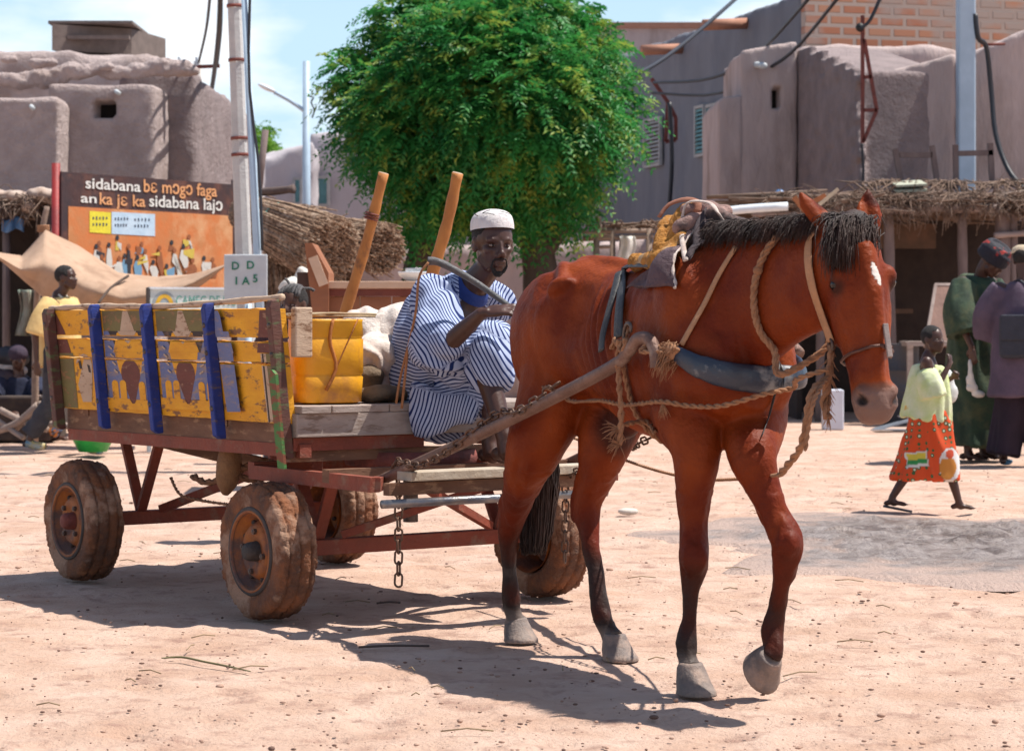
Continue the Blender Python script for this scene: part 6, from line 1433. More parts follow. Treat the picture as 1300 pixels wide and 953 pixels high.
    sm.rope([Hd(.40, -.10, -.11), P(1030, 500, 6.85), P(1020, 555, 6.85), P(1012, 575, 6.9), P(1000, 590, 6.95), P(990, 602, 7.0)], .012); sm.rope([Hd(.40, -.10, -.10), P(1033, 510, 6.82), P(1022, 572, 6.82)], .007)
    sm.rope([P(990, 602, 7.0), P(950, 607, 7.6), P(880, 607, 8.2), P(800, 586, 8.8), P(712, 548, 9.4)], .006)
    tag(obj('lead_rope', sm, M_pink), 'frayed tan lead rope hanging from the halter below the horse\'s chin', 'rope')
harness()
# ---------------------------------------------------------------- stalls, signs and small things
def plane_at(A, B):
    A, B = V(A), V(B); d = B-A; x = V((d.x, d.y, 0)).normalized(); n = V((x.y, -x.x, 0))
    def f(px, py, off=0.0):
        k = (px-650)/FPX; t = (k*A.y-A.x)/(d.x-k*d.y); Y = A.y+d.y*t; return V((A.x+d.x*t, Y, zat(py, Y)))+n*off
    return f, x, n
def text(body, c, h, x, m, parent, wid=None, bold=0.0, name='lettering', up=Z, th=.0015):
    cu = bpy.data.curves.new('t', 'FONT'); cu.body = body; cu.size = 1; cu.align_x = 'CENTER'; cu.align_y = 'CENTER'; cu.offset = bold; cu.extrude = .004; cu.resolution_u = 3
    o = bpy.data.objects.new('t', cu); COL.objects.link(o); dg = bpy.context.evaluated_depsgraph_get(); dg.update()
    me = bpy.data.meshes.new_from_object(o.evaluated_get(dg)); bpy.data.objects.remove(o)
    co = getco(me); w0 = np.ptp(co[:, 0]); cx = (co[:, 0].max()+co[:, 0].min())/2; sx_ = (wid/w0) if wid else h/.72; sy = h/.72
    X, U, C_ = np.array(V(x)), np.array(V(up)), np.array(V(c)); N_ = np.cross(X, U)
    setco(me, C_+np.outer((co[:, 0]-cx)*sx_, X)+np.outer(co[:, 1]*sy, U)+np.outer(co[:, 2]*th/.004, N_))
    return link(name, me, m, parent)
def signboard():
    f, x, n = plane_at(P(75, 218, 22.5), P(295, 235, 24.7)); t = thing('signboard', 'large dark framed signboard with two lines of lettering over an orange painting', 'sign', G(180, 23.5))
    A = f(75, 218); B = f(295, 235); ztop = A.z; zb = 1.28
    M_bd = mat('dark_maroon_board', (.06, .025, .025), (.035, .022, .028), .8, 5, .3, c3=(.13, .05, .035), sc3=3)
    b = MB(); d = (B-A); d.z = 0; L_ = d.length
    def pan(p0, p1, z0, z1, m, name, off, th=.02, par=t):
        b = MB(); o = V((A.x, A.y, 0)); b.prism([(p0*L_, z0), (p1*L_, z0), (p1*L_, z1), (p0*L_, z1)], o+n*off, x, Z, n, th); return obj(name, b, m, par)
    pan(0, 1, zb, ztop, M_bd, 'board', 0, .03)
    b = MB(); b.tube([G(70, 22.5), V((A.x-.03, A.y, ztop+.08))], .04, 10); obj('post', b, mat('red_paint_post', (.33, .02, .02), (.22, .02, .02), .6), t)
    b = MB(); b.tube([V((B.x+.02, B.y, 0)), V((B.x+.02, B.y, ztop+.05))], .035, 10); obj('post', b, M_bd, t)
    M_or = mat('orange_mural', (.58, .16, .04), (.48, .19, .07), .75, 4, .2, 30, c3=(.60, .32, .16), sc3=2.2, t3=(.5, .66))
    zo = f(83, 262).z; pan(.035, .985, zb+.02, zo, M_or, 'painted_panel', .031, .004)
    W_ = mat('white_lettering', (.72, .70, .66), (.62, .60, .58), .7); O_ = mat('orange_lettering', (.70, .34, .16), (.60, .28, .12), .7)
    def tx(s_, p0, p1, py0, py1, m):
        c = (f(p0, (py0+py1)/2, .036)+f(p1, (py0+py1)/2+(p1-p0)*.045, .036))/2; text(s_, c, (py1-py0)*c.y/FPX, x, m, t, wid=(f(p1, 240)-f(p0, 240)).xy.length, bold=.012)
    tx('sidabana', 105, 175, 227, 241, W_); tx('bɛ mɔgɔ faga', 179, 272, 230, 246, O_); tx('an', 99, 119, 246, 258, W_); tx('ka jɛ ka', 123, 181, 246, 261, O_); tx('sidabana lajɔ', 186, 279, 249, 264, W_)
    def flatp(poly, m, name, off=.037):
        b = MB(); pts = [f(px, py) for px, py in poly]; b.prism([((p-V((A.x, A.y, 0))).dot(x), p.z) for p in pts], V((A.x, A.y, 0))+n*off, x, Z, n, .002); return obj(name, b, m, t)
    st = flatp([(110, 268), (137, 270), (137, 297), (110, 295)], mat('yellow_notice', (.72, .62, .04), (.64, .55, .04)), 'notice'); 
    st2 = flatp([(138, 269), (193, 272), (193, 300), (138, 297)], mat('pale_blue_notice', (.50, .62, .74), (.42, .56, .70)), 'notice')
    Dk = plain('dark_blue_print', (.05, .07, .12))
    for (x0, x1, y) in ((113, 134, 277), (113, 134, 285), (141, 160, 278), (141, 158, 286), (166, 188, 279), (166, 186, 287)):
        b = MB()
        for k in range(5):
            a = x0+(x1-x0)*k/5; c = f(a+1.6, y, .041); b.box(c, (.018, .003, .03 if k % 2 else .022), (x, n, Z))
        obj('print_line', b, Dk, st if x0 < 137 else st2)
    cols = [plain('mural_white', (.62, .60, .56)), plain('mural_blue', (.16, .32, .48)), plain('mural_black', (.03, .03, .04)), plain('mural_brown', (.30, .10, .04)), plain('mural_yellow', (.60, .45, .08))]
    rs = random.Random(6)
    for i, (cx, y0, y1, w_, c) in enumerate(((122, 300, 322, 5, 3), (145, 302, 318, 5, 4), (176, 305, 322, 6, 1), (214, 300, 318, 6, 3), (236, 300, 316, 7, 0), (255, 318, 350, 9, 0), (266, 325, 352, 8, 3), (118, 312, 345, 7, 0), (125, 325, 350, 6, 2), (134, 308, 348, 7, 0), (147, 318, 352, 8, 0), (154, 322, 350, 7, 1), (159, 312, 352, 5, 2), (170, 318, 352, 9, 1), (180, 312, 350, 8, 0), (190, 330, 352, 9, 0), (198, 315, 352, 7, 3), (207, 330, 352, 8, 4), (217, 318, 350, 9, 0), (228, 312, 346, 8, 0), (240, 322, 348, 8, 3))):
        y0 += rs.randint(-4, 6); w_ *= .8+rs.random()*.7; sl = rs.gauss(0, 5)
        poly = [(cx-w_/2-sl, y1), (cx-w_*.4, (y0+y1)/2), (cx-w_*.2, y0+8), (cx+w_*.3, y0+9), (cx+w_*.55, (y0+y1)/2+4), (cx+w_*.45, y1)]
        flatp(poly, cols[c], 'painted_figure', .037+.0005*i)
        if i % 3: flatp([(cx, y0+9), (cx+w_*(1.2 if i % 2 else -1.2), y0+3+rs.random()*14), (cx+w_*(1.1 if i % 2 else -1.1), y0+7+rs.random()*14), (cx, y0+14)], cols[(c+i) % 5], 'painted_figure', .0382+.0005*i)
        hd_ = [(cx+2.3*cos(a), y0+4+3.4*sin(a)) for a in [k*pi/4 for k in range(8)]]; flatp(hd_, cols[2 if i % 2 else 3], 'painted_figure', .0385+.0005*i)
signboard()
def awning():
    t = thing('cloth_awning', 'stained tan cloth awning slung low from a crooked branch pole', 'awning', G(60, 21.3))
    def lerp(P_, u): k = u*(len(P_)-1); i = min(int(k), len(P_)-2); a, b_ = P_[i], P_[i+1]; q = k-i; return (a[0]+(b_[0]-a[0])*q, a[1]+(b_[1]-a[1])*q)
    TP = [(-12, 318), (28, 324), (58, 292), (100, 312), (150, 345), (200, 352), (240, 348), (285, 336)]; BT = [(-10, 322), (25, 352), (55, 378), (105, 398), (160, 402), (210, 388), (250, 366), (285, 339)]
    def fn(i, j):
        a, b_ = lerp(TP, i), lerp(BT, i); px = a[0]+(b_[0]-a[0])*j; py = a[1]+(b_[1]-a[1])*j
        Y = 21.7-.9*sin(pi*min(1, j))*.5-.5*j+.06*mnoise.noise(V((i*5, j*3, 0)))+.025*sin(i*40+j*6); return P(px, py+2*mnoise.noise(V((i*6, j*4, 3))), Y)
    b = MB(); b.sheet(fn, 70, 24); o = obj('cloth', b, mat('stained_tan_cloth', (.50, .34, .24), (.40, .26, .175), .95, 2.5, .4, 20, c3=(.24, .14, .09), sc3=1.6, t3=(.53, .72), trans=.12), t)
    b = MB(); b.tube(resample([fn(0, .5), fn(.45, 0), fn(.55, .0), fn(.6, .0)], 3), .002, 4) if False else b.tube(resample([P(163, 350, 21.3), P(140, 366, 21.0), P(125, 385, 20.7)], 8), .012, 6); obj('seam_cord', b, M_bark, t)
    b = MB(); b.tube(resample([G(44, 21.9), P(46, 400, 21.8), P(52, 320, 21.7), P(55, 285, 21.7), P(60, 262, 21.7)], 12), [.035, .034, .032, .031, .030, .03, .029, .028, .028, .027, .026, .026, .024], 8); obj('branch_pole', b, mat('pale_branch', (.30, .22, .17), (.22, .15, .12), .9, 14, .5), t)
    b = MB()
    for k in range(4): b.tube([P(55, 288+k*2, 21.7)+V((.05*cos(a), .05*sin(a), .01*a/6)) for a in [j*.6 for j in range(12)]], .010, 5)
    obj('binding', b, M_pink, t)
awning()
def straw_roof(mb, rs, p0, p1, d0, d1, z, n, th=.16, rmin=.012, rmax=.03):
    """branches and straw laid over a rectangle p0-p1 (front edge) and depth d"""
    p0, p1 = V(p0), V(p1); x = (p1-p0).normalized(); y = V((-x.y, x.x, 0)); L_ = (p1-p0).length
    for i in range(n):
        a = rs.random()*L_; dd = d0+rs.random()*(d1-d0) if rs.random() < .6 else d0+rs.random()*.3; l_ = .4+rs.random()*1.4; ang = rs.gauss(0, .32); dirv = x*cos(ang)+y*sin(ang); c = p0+x*a+y*dd; zz = z+rs.random()*th*(1-.3*rs.random())
        c = V((c.x, c.y, zz)); r = rmin+(rmax-rmin)*rs.random()**3; k = V((rs.gauss(0, .05), rs.gauss(0, .05), rs.gauss(0, .03)))
        mb.tube([c-dirv*l_/2, c+k, c+dirv*l_/2+V((0, 0, rs.gauss(0, .06)))], [r, r, r*.6], 5)
    for i in range(n*2):
        a = rs.random()*L_; c = p0+x*a+y*(d0+rs.gauss(-.03, .08)); c = V((c.x, c.y, z+rs.random()*th)); dirv = (-y*(.3+rs.random())+x*rs.gauss(0, .8)+Z*rs.gauss(-.35, .4)).normalized(); l_ = .12+rs.random()*.28
        mb.tube([c, c+dirv*l_*.6, c+dirv*l_-Z*.04], [.006, .005, .003], 4)
def market_stall():
    t = thing('market_stall', 'open market stall under a ragged roof of branches and straw on wooden posts', 'stall', G(1160, 27)); rs = random.Random(12); Yf = 26.6
    M_thatch = mat('grey_brown_brush', (.22, .145, .105), (.12, .075, .055), .95, 6, .5, 40, c3=(.33, .25, .20), sc3=3, t3=(.55, .68))
    z = zat(268, Yf); b = MB(); straw_roof(b, rs, G(975, Yf), G(1345, Yf), 0, 3.2, z+.02, 620, .17); 
    for i in range(110):
        px = 1095+rs.random()*220; b.tube([P(px, 256-rs.random()*10, Yf+.2), P(px+rs.gauss(0, 14), 240-rs.random()*10, Yf+.3), P(px+rs.gauss(0, 26), 232-rs.random()*6, Yf+.5)], [.012, .01, .005], 4)
    for i in range(240):
        px = 1110+rs.random()*225; c = P(px, 258+rs.gauss(0, 4)-max(0, (px-1200))*.04, Yf-.1+rs.random()*.3); b.tube([c, c+V((rs.gauss(0, .25), rs.gauss(0, .1), rs.gauss(0, .03)))], [.018+.02*rs.random(), .012], 5)
    obj('brush_roof', b, M_thatch, t)
    b = MB(); p0 = G(980, Yf+.15); p1 = G(1342, Yf+.15); x = (p1-p0).normalized(); y = V((-x.y, x.x, 0)); b.box((p0+p1)/2+y*1.6+Z*(z+.05), ((p1-p0).length, 3.1, .06), (x, y, Z)); obj('roof_mat', b, mat('dark_matting', (.06, .04, .03), (.035, .025, .02), .95, 8, .5), t)
    for px0, py0, px1, py1, r in ((1170, 262, 1268, 264, .055), (1060, 262, 1180, 268, .045), (955, 271, 1070, 268, .04), (1262, 299, 1340, 291, .035)):
        b = MB(); b.tube(resample([P(px0, py0, Yf-.12), P((px0+px1)/2, (py0+py1)/2+1, Yf-.1), P(px1, py1, Yf-.12)], 8), [r*(1+.08*sin(i*2)) for i in range(9)], 10); obj('beam', b, mat('pale_grey_log', (.33, .26, .24), (.24, .18, .165), .9, 12, .5, stretch=(.3, 1, 1)), t)
    for px, r, y0 in ((1221, .055, 268), (1272, .085, 248), (1286, .045, 250), (1128, .06, 268), (1040, .05, 270), (1335, .07, 250)):
        b = MB(); b.tube(resample([G(px+rs.gauss(0, 3), Yf), P(px+2, 400, Yf), P(px, y0, Yf)], 8), [r*(1+.08*sin(i*2.3)) for i in range(9)], 10); obj('post', b, mat('grey_post', (.20, .15, .14), (.14, .10, .095), .9, 10, .5, stretch=(1, 1, .3)), t)
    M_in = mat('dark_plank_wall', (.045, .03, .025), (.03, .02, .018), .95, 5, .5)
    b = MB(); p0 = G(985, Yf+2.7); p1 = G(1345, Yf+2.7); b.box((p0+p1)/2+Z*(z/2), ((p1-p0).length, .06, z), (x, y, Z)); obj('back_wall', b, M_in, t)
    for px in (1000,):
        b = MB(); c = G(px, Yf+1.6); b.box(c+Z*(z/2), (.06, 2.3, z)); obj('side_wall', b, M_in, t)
    b = MB(); b.box(P(1100, 395, Yf+.9)+Z*.0, (1.0, .5, .05)); b.box(P(1105, 300, Yf+.6), (1.5, .05, .28)); obj('hanging_cloth', b, mat('ochre_hanging', (.14, .07, .04), (.09, .05, .03)), t)
    # things in and on the stall
    t2 = thing('leaning_board', 'reddish brown board with a pale frame leaning in the stall', 'board', G(1203, 25.8))
    Q = lambda px, py: P(px, py, 25.6+(py-360)*-.004)
    b = MB(); a = P(1203, 362, 26.1); c = P(1190, 440, 25.7); u_ = (a-c).normalized(); xx = V((.98, .15, 0)).normalized(); nn = xx.cross(u_); b.box((a+c)/2, (.26, .03, (a-c).length), (xx, nn, u_)); obj('panel', b, mat('red_brown_board', (.22, .115, .085), (.16, .08, .06), .7, 7), t2)
    b = MB()
    for s_ in (-1, 1): b.box((a+c)/2+xx*(s_*.14), (.035, .045, (a-c).length), (xx, nn, u_))
    b.box(a, (.31, .045, .035), (xx, nn, u_)); obj('frame', b, mat('worn_grey_frame', (.34, .27, .24), (.24, .18, .16)), t2)
    t3 = thing('wooden_table', 'low grey plank table in the shade of the stall', 'table', G(1195, 25.5))
    b = MB(); b.box(P(1190, 436, 25.5), (.75, .5, .05)); obj('tabletop', b, M_grey, t3)
    for dx in (-.33, .33):
        for dy in (-.2, .2): b = MB(); c = P(1190, 436, 25.5); b.bar(V((c.x+dx, c.y+dy, 0)), V((c.x+dx, c.y+dy, c.z)), .06, .06); obj('leg', b, M_grey, t3)
    o = G(1057, 24.6); b = MB(); b.box(o+Z*.21, (.21, .2, .42)); w_ = obj('white_box', b, mat('white_plastic_box', (.66, .68, .74), (.58, .60, .68), .5), None, bevel=.015); tag(w_, 'plain white upright box standing below the horse\'s head', 'box')
    t4 = thing('metal_sheet', 'bent grey metal sheet lying on the ground by the stall', 'sheet metal', G(1128, 24.4)); b = MB()
    b.prism([(0, 0), (.42, 0), (.40, .02), (.02, .02)], G(1105, 24.0, .02), (1, 0, 0), (0, 1, .3), (0, -.3, 1), .01) ; b.box(G(1135, 24.3, .07), (.40, .25, .012), (V((.95, .1, .25)).normalized(), V((-.1, 1, 0)), V((-.25, 0, .95)).normalized())); b.box(G(1160, 24.5, .14), (.30, .2, .012)); obj('panel', b, mat('grey_blue_metal', (.30, .33, .38), (.20, .22, .26), .4, 8, .2, metal=.4), t4)
    t5 = thing('dark_drum', 'dark oil drum standing in the stall behind the horse\'s muzzle', 'drum', G(1142, 25.8)); b = MB(); b.lathe(G(1142, 25.8), Z, [(0, .001), (0, .20), (.02, .22), (.28, .21), (.29, .225), (.30, .21), (.58, .21), (.59, .225), (.60, .21), (.86, .21), (.88, .22), (.88, .20), (.86, .001)], 28); obj('barrel', b, mat('blue_black_drum', (.04, .05, .07), (.07, .06, .06), .6, 6), t5)
    b = MB(); c = P(1203, 488, 14.25); b.ball(c, (.045, .04, .10)); b.ball(c+V((.01, 0, -.05)), (.055, .045, .07)); me = fuse(b, .01, 2); roughen(me, .008, 9); o = link('white_bag', me, mat('white_pail', (.66, .66, .64), None, .4)); recentre(o); tag(o, 'limp white plastic bag hanging behind the little girl\'s arm', 'bag')
    # frames stacked on the roof
    def frame_(pts, lb):
        tt = thing('wooden_trestle', lb, 'frame', P(*pts[0][0], 27.4), 'wooden frames on the stall roof')
        for a, c in pts: b = MB(); b.bar(P(*a, 27.4), P(*c, 27.4), .06, .06, up=V((0, 1, 0))); obj('rail', b, mat('grey_post', (.20, .15, .14)), tt)
    frame_([((1136, 189), (1146, 240)), ((1142, 197), (1183, 197)), ((1183, 185), (1191, 240))], 'weathered wooden frame on the stall roof left of the pale pole'); frame_([((1213, 184), (1214, 240)), ((1216, 195), (1260, 194)), ((1257, 182), (1260, 240))], 'weathered wooden frame on the stall roof behind and right of the pale pole')
    t7 = thing('crate', 'pale slatted crate lying on the stall roof', 'crate', P(1152, 245, 27)); c = P(1153, 241, 26.9)
    for dz in (0, .06, .12): b = MB(); b.box(c+Z*(dz-.05), (.36, .30, .025), (V((.97, .1, .05)).normalized(), V((-.1, .97, .2)).normalized(), V((0, -.2, .98)))); obj('slat', b, mat('pale_green_wood', (.42, .44, .34), (.34, .34, .26)), t7)
    b = MB(); b.tube(resample([P(1000, 262, 24.5), P(940, 266, 24.5), P(872, 275, 24.5)], 6), .045, 12); o = obj('white_pipe', b, M_white); tag(o, 'long white plastic pipe jutting out left from the stall roof', 'pipe')
    b = MB(); b.bar(P(1038, 262, 24.4), P(1064, 240, 24.4), .035, .035); o = obj('split_stick', b, mat('pale_split_wood', (.60, .50, .36))); tag(o, 'pale split stick poking up from the stall roof above the horse', 'stick')
    b = MB(); b.bar(P(1008, 250, 24.8), P(1022, 268, 24.8), .05, .05); b.bar(P(1022, 262, 24.7), P(1048, 248, 24.7), .05, .05); o = obj('firewood', b, mat('orange_firewood', (.40, .15, .06))); tag(o, 'few orange brown firewood sticks on the stall roof', 'firewood')
    b = MB(); b.ball(P(990, 250, 27.5), (.07, .07, .09)); o = obj('blue_bottle', b, mat('blue_plastic', (.08, .20, .42), None, .4)); tag(o, 'small round blue plastic container on the stall roof', 'container')
    # stick rack behind the saddle
    t8 = thing('stick_rack', 'rough rack of tied branches against the grey house behind the saddle', 'rack', G(785, 27)); M_br = mat('pale_branch', (.30, .22, .17))
    for a, c, r in (((712, 290), (795, 302), .022), ((740, 303), (830, 300), .03), ((755, 294), (832, 293), .028), ((760, 275), (762, 305), .03), ((757, 303), (760, 520), .035), ((778, 292), (776, 520), .032), ((790, 298), (782, 520), .03), ((824, 290), (826, 520), .035), ((755, 314), (780, 313), .02)):
        b = MB(); b.tube([P(*a, 27), P(*c, 27)], r, 8); obj('branch', b, M_br, t8)
    b = MB()
    for i in range(90): px = 775+rs.random()*60; c = P(px, 290-rs.random()*6, 27+rs.random()*.4); b.tube([c, c+V((rs.gauss(0, .2), rs.gauss(0, .1), rs.gauss(0, .03)))], .01, 4)
    obj('brushwood', b, M_thatch, t8)
    b = MB(); b.sheet(lambda i, j: P(786+20*i+2*sin(j*5), 300+30*j, 26.9+.05*sin(i*9)), 8, 8); o = obj('hung_cloth', b, mat('white_cloth', (.70, .66, .60))); solid = o.modifiers.new('thick', 'SOLIDIFY'); solid.thickness = .01; tag(o, 'small white cloth hanging on the rack of branches', 'cloth')
market_stall()
def left_stall():
    rs = random.Random(21); t = thing('shade_stall', 'dark brush roofed stall at the left edge beneath the mud house', 'stall', G(10, 24)); Yf = 23.6
    z = zat(262, Yf); b = MB(); straw_roof(b, rs, G(-90, Yf), G(66, Yf), 0, 2.4, z, 170, .14)
    obj('brush_roof', b, mat('grey_brown_brush', (.22, .145, .105)), t)
    b = MB(); 
    for px, py, rx in ((20, 250, .16), (50, 247, .14), (65, 250, .10), (-15, 248, .2), (38, 262, .10)): b.ball(P(px, py, Yf-.05), (rx, .15, .07), 0, 12)
    me = fuse(b, .02, 2); roughen(me, .02, 5); link('roof_bundle', me, mat('pale_bundle', (.50, .40, .34), (.32, .22, .17), .95, 6), t)
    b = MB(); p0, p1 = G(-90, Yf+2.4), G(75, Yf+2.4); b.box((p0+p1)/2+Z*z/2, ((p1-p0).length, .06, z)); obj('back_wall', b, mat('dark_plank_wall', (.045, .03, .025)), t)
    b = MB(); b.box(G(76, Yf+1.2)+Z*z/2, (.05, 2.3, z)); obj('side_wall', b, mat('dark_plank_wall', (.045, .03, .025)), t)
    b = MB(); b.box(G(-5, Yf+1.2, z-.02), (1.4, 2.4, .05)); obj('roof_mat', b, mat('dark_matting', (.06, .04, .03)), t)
    for px in (-60, 8, 62): b = MB(); b.tube([G(px, Yf), P(px, 262, Yf)], .04, 8); obj('post', b, mat('grey_post', (.20, .15, .14)), t)
    b = MB(); b.sheet(lambda i, j: P(2+28*i, 277+16*j+3*sin(i*7), Yf-.06+.03*sin(i*12)), 10, 5); o = obj('blue_plastic_bag', b, mat('blue_plastic', (.05, .12, .42), None, .4)); sdf = o.modifiers.new('thick', 'SOLIDIFY'); sdf.thickness = .01; tag(o, 'scrap of bright blue plastic hung under the stall roof', 'plastic bag')
    b = MB(); b.sheet(lambda i, j: P(22+26*i+4*sin(j*4), 368+58*j, Yf-.3+.05*sin(i*11+j)), 14, 14); o = obj('hung_cloth', b, mat('faded_patterned_cloth', (.24, .24, .19), (.16, .12, .09), .9, 6, .3, c3=(.20, .30, .26), sc3=5)); sdf = o.modifiers.new('thick', 'SOLIDIFY'); sdf.thickness = .012; tag(o, 'faded grey green cloth hanging behind the boy in yellow', 'cloth')
    for i, (px, py, r, c, lb) in enumerate(((8, 452, .15, (.03, .03, .04), 'black bundle on top of the heap of goods at the left edge'), (4, 480, .18, (.06, .04, .05), 'dark brown bundle in the middle of the heap at the left edge'), (22, 492, .14, (.10, .05, .10), 'dark purple bundle beside the heap near the seated woman'), (-8, 505, .20, (.05, .05, .07), 'grey black bundle at the bottom of the heap at the left edge'), (12, 466, .10, (.45, .42, .42), 'small pale folded cloth between the dark bundles'))):
        b = MB(); c0 = P(px, py, 22.6); b.ball(c0, (r*1.3, r, r*.6), n=14); b.ball(c0+V((.08, 0, -.03)), (r, r, r*.5)); me = fuse(b, .015, 2); roughen(me, .015, 7, i); o = link('bundle', me, plain('bundle_cloth_%s' % 'abcde'[i], c)); recentre(o); tag(o, lb, 'bundle', 'heap of bundles at the left stall')
    Yb = 22.5; b = MB(); b.box(G(0, Yb, .22), (1.1, .9, .42)); o = obj('market_table', b, mat('dark_wood_table', (.06, .04, .03), (.03, .02, .02), .9, 8), None, bevel=.02); tag(o, 'low dark wooden market table under the heap of bundles', 'table')
    t2 = thing('branch_pile', 'crooked pale branches lying on the ground at the left edge', 'branches', G(20, 20.8)); 
    for i, (a, m_, c, r) in enumerate((((-10, 548), (20, 538), (48, 514), .035), ((0, 520), (30, 535), (60, 545), .03), ((20, 545), (44, 520), (52, 512), .028), ((-5, 532), (15, 546), (30, 556), .025), ((40, 545), (70, 538), (100, 545), .03))):
        b = MB(); b.tube(resample([P(*a, 20.9), P(*m_, 20.8), P(*c, 20.7)], 8), r, 8); obj('branch', b, mat('grey_driftwood', (.34, .26, .22), (.24, .18, .15), .9, 10), t2)
    t3 = thing('green_basin', 'bright green plastic basin on the ground behind the cart', 'basin', G(118, 20)); b = MB(); b.lathe(G(118, 20.0, .03), Z, [(0, .001), (0, .12), (.14, .19), (.15, .20), (.14, .18), (.02, .11), (.02, .001)], 28); obj('bowl', b, mat('green_plastic', (.03, .38, .07), None, .4), t3)
    b = MB(); b.tube([P(100, 550, 19.6), P(128, 528, 19.6)], .02, 8); o = obj('grey_stick', b, mat('grey_driftwood', (.34, .26, .22))); tag(o, 'grey stick leaning over the green basin', 'stick')
    b = MB(); b.ball(P(50, 300, 24), (.02, .02, .02))
left_stall()
def signs():
    f, x, n = plane_at(P(186, 366, 20.4), P(325, 372, 20.9)); t = thing('low_sign', 'long low white sign with pale green lettering above the cart side', 'sign', G(255, 20.6))
    A = f(188, 368); A.z = 0; L_ = (f(322, 372)-f(188, 368)).xy.length; zt = f(188, 367).z; zb = zt-.40
    b = MB(); b.prism([(0, zb), (L_, zb), (L_, zt), (0, zt)], A, x, Z, n, .03); obj('panel', b, mat('white_sign_face', (.58, .64, .62), (.50, .58, .57), .5), t)
    b = MB(); b.prism([(-.005, zt), (L_, zt), (L_, zt+.018), (-.005, zt+.018)], A, x, Z, n, .045); obj('top_edge', b, M_white, t)
    for u in (-.02, L_): b = MB(); b.prism([(u, zb), (u+.022, zb), (u+.022, zt+.014), (u, zt+.014)], A, x, Z, n, .045); obj('end_cap', b, plain('dark_sign_end', (.05, .04, .04)), t)
    for u in (.02, L_-.05): b = MB(); b.tube([V((A.x, A.y, 0))+x*u+n*-.03, V((A.x, A.y, zb+.1))+x*u+n*-.03], .02, 8); obj('post', b, M_galv, t)
    g = mat('sea_green_lettering', (.12, .36, .30), None, .6); c = (f(224, 381, .032)+f(312, 384, .032))/2
    text('CAMEC DE MOPTI', c, 13*20.6/FPX, x, g, t, wid=(f(316, 380)-f(224, 380)).xy.length, bold=.0)
    b = MB(); c = f(207, 388, .033); pts = [(.084*cos(a), .10*sin(a)) for a in [k*pi/14 for k in range(15)]]+[(.048*cos(a), .066*sin(a)) for a in [k*pi/14 for k in range(14, -1, -1)]]; b.prism(pts, c, x, Z, n, .002); obj('arch_emblem', b, mat('yellow_emblem', (.70, .42, .03), None, .6), t)
    b = MB(); pts = [(.115*cos(a), .125*sin(a)) for a in [k*pi/14 for k in range(15)]]; b.prism(pts, f(207, 388, .0305), x, Z, n, .0015); obj('emblem_disc', b, mat('grey_emblem', (.34, .40, .42), None, .6), t)
    # plate on the utility pole
    t = thing('number_plate', 'pale plate with green stencilled letters fixed to the utility pole', 'sign', P(313, 378, 17.7)); x = V((1, 0, 0)); n = V((0, -1, 0)); c = P(312, 352, 17.7); w_, h_ = 55*17.7/FPX, 58*17.7/FPX
    b = MB(); b.box(c, (w_, .02, h_)); obj('plate', b, mat('pale_plate', (.52, .56, .58), (.44, .47, .50), .5, 6), t, bevel=.008)
    for s_, px, py in (('D', 299, 338), ('D', 318, 337), ('I', 300, 357), ('A', 312, 357), ('5', 324, 354)): text(s_, P(px, py, 17.685), 10*17.7/FPX, x, mat('green_stencil', (.02, .20, .12), None, .7), t, bold=.02)
    b = MB(); b.tube([G(317, 17.75), P(315, 380, 17.75)], .025, 8); obj('stay_rod', b, M_galv, t)
signs()
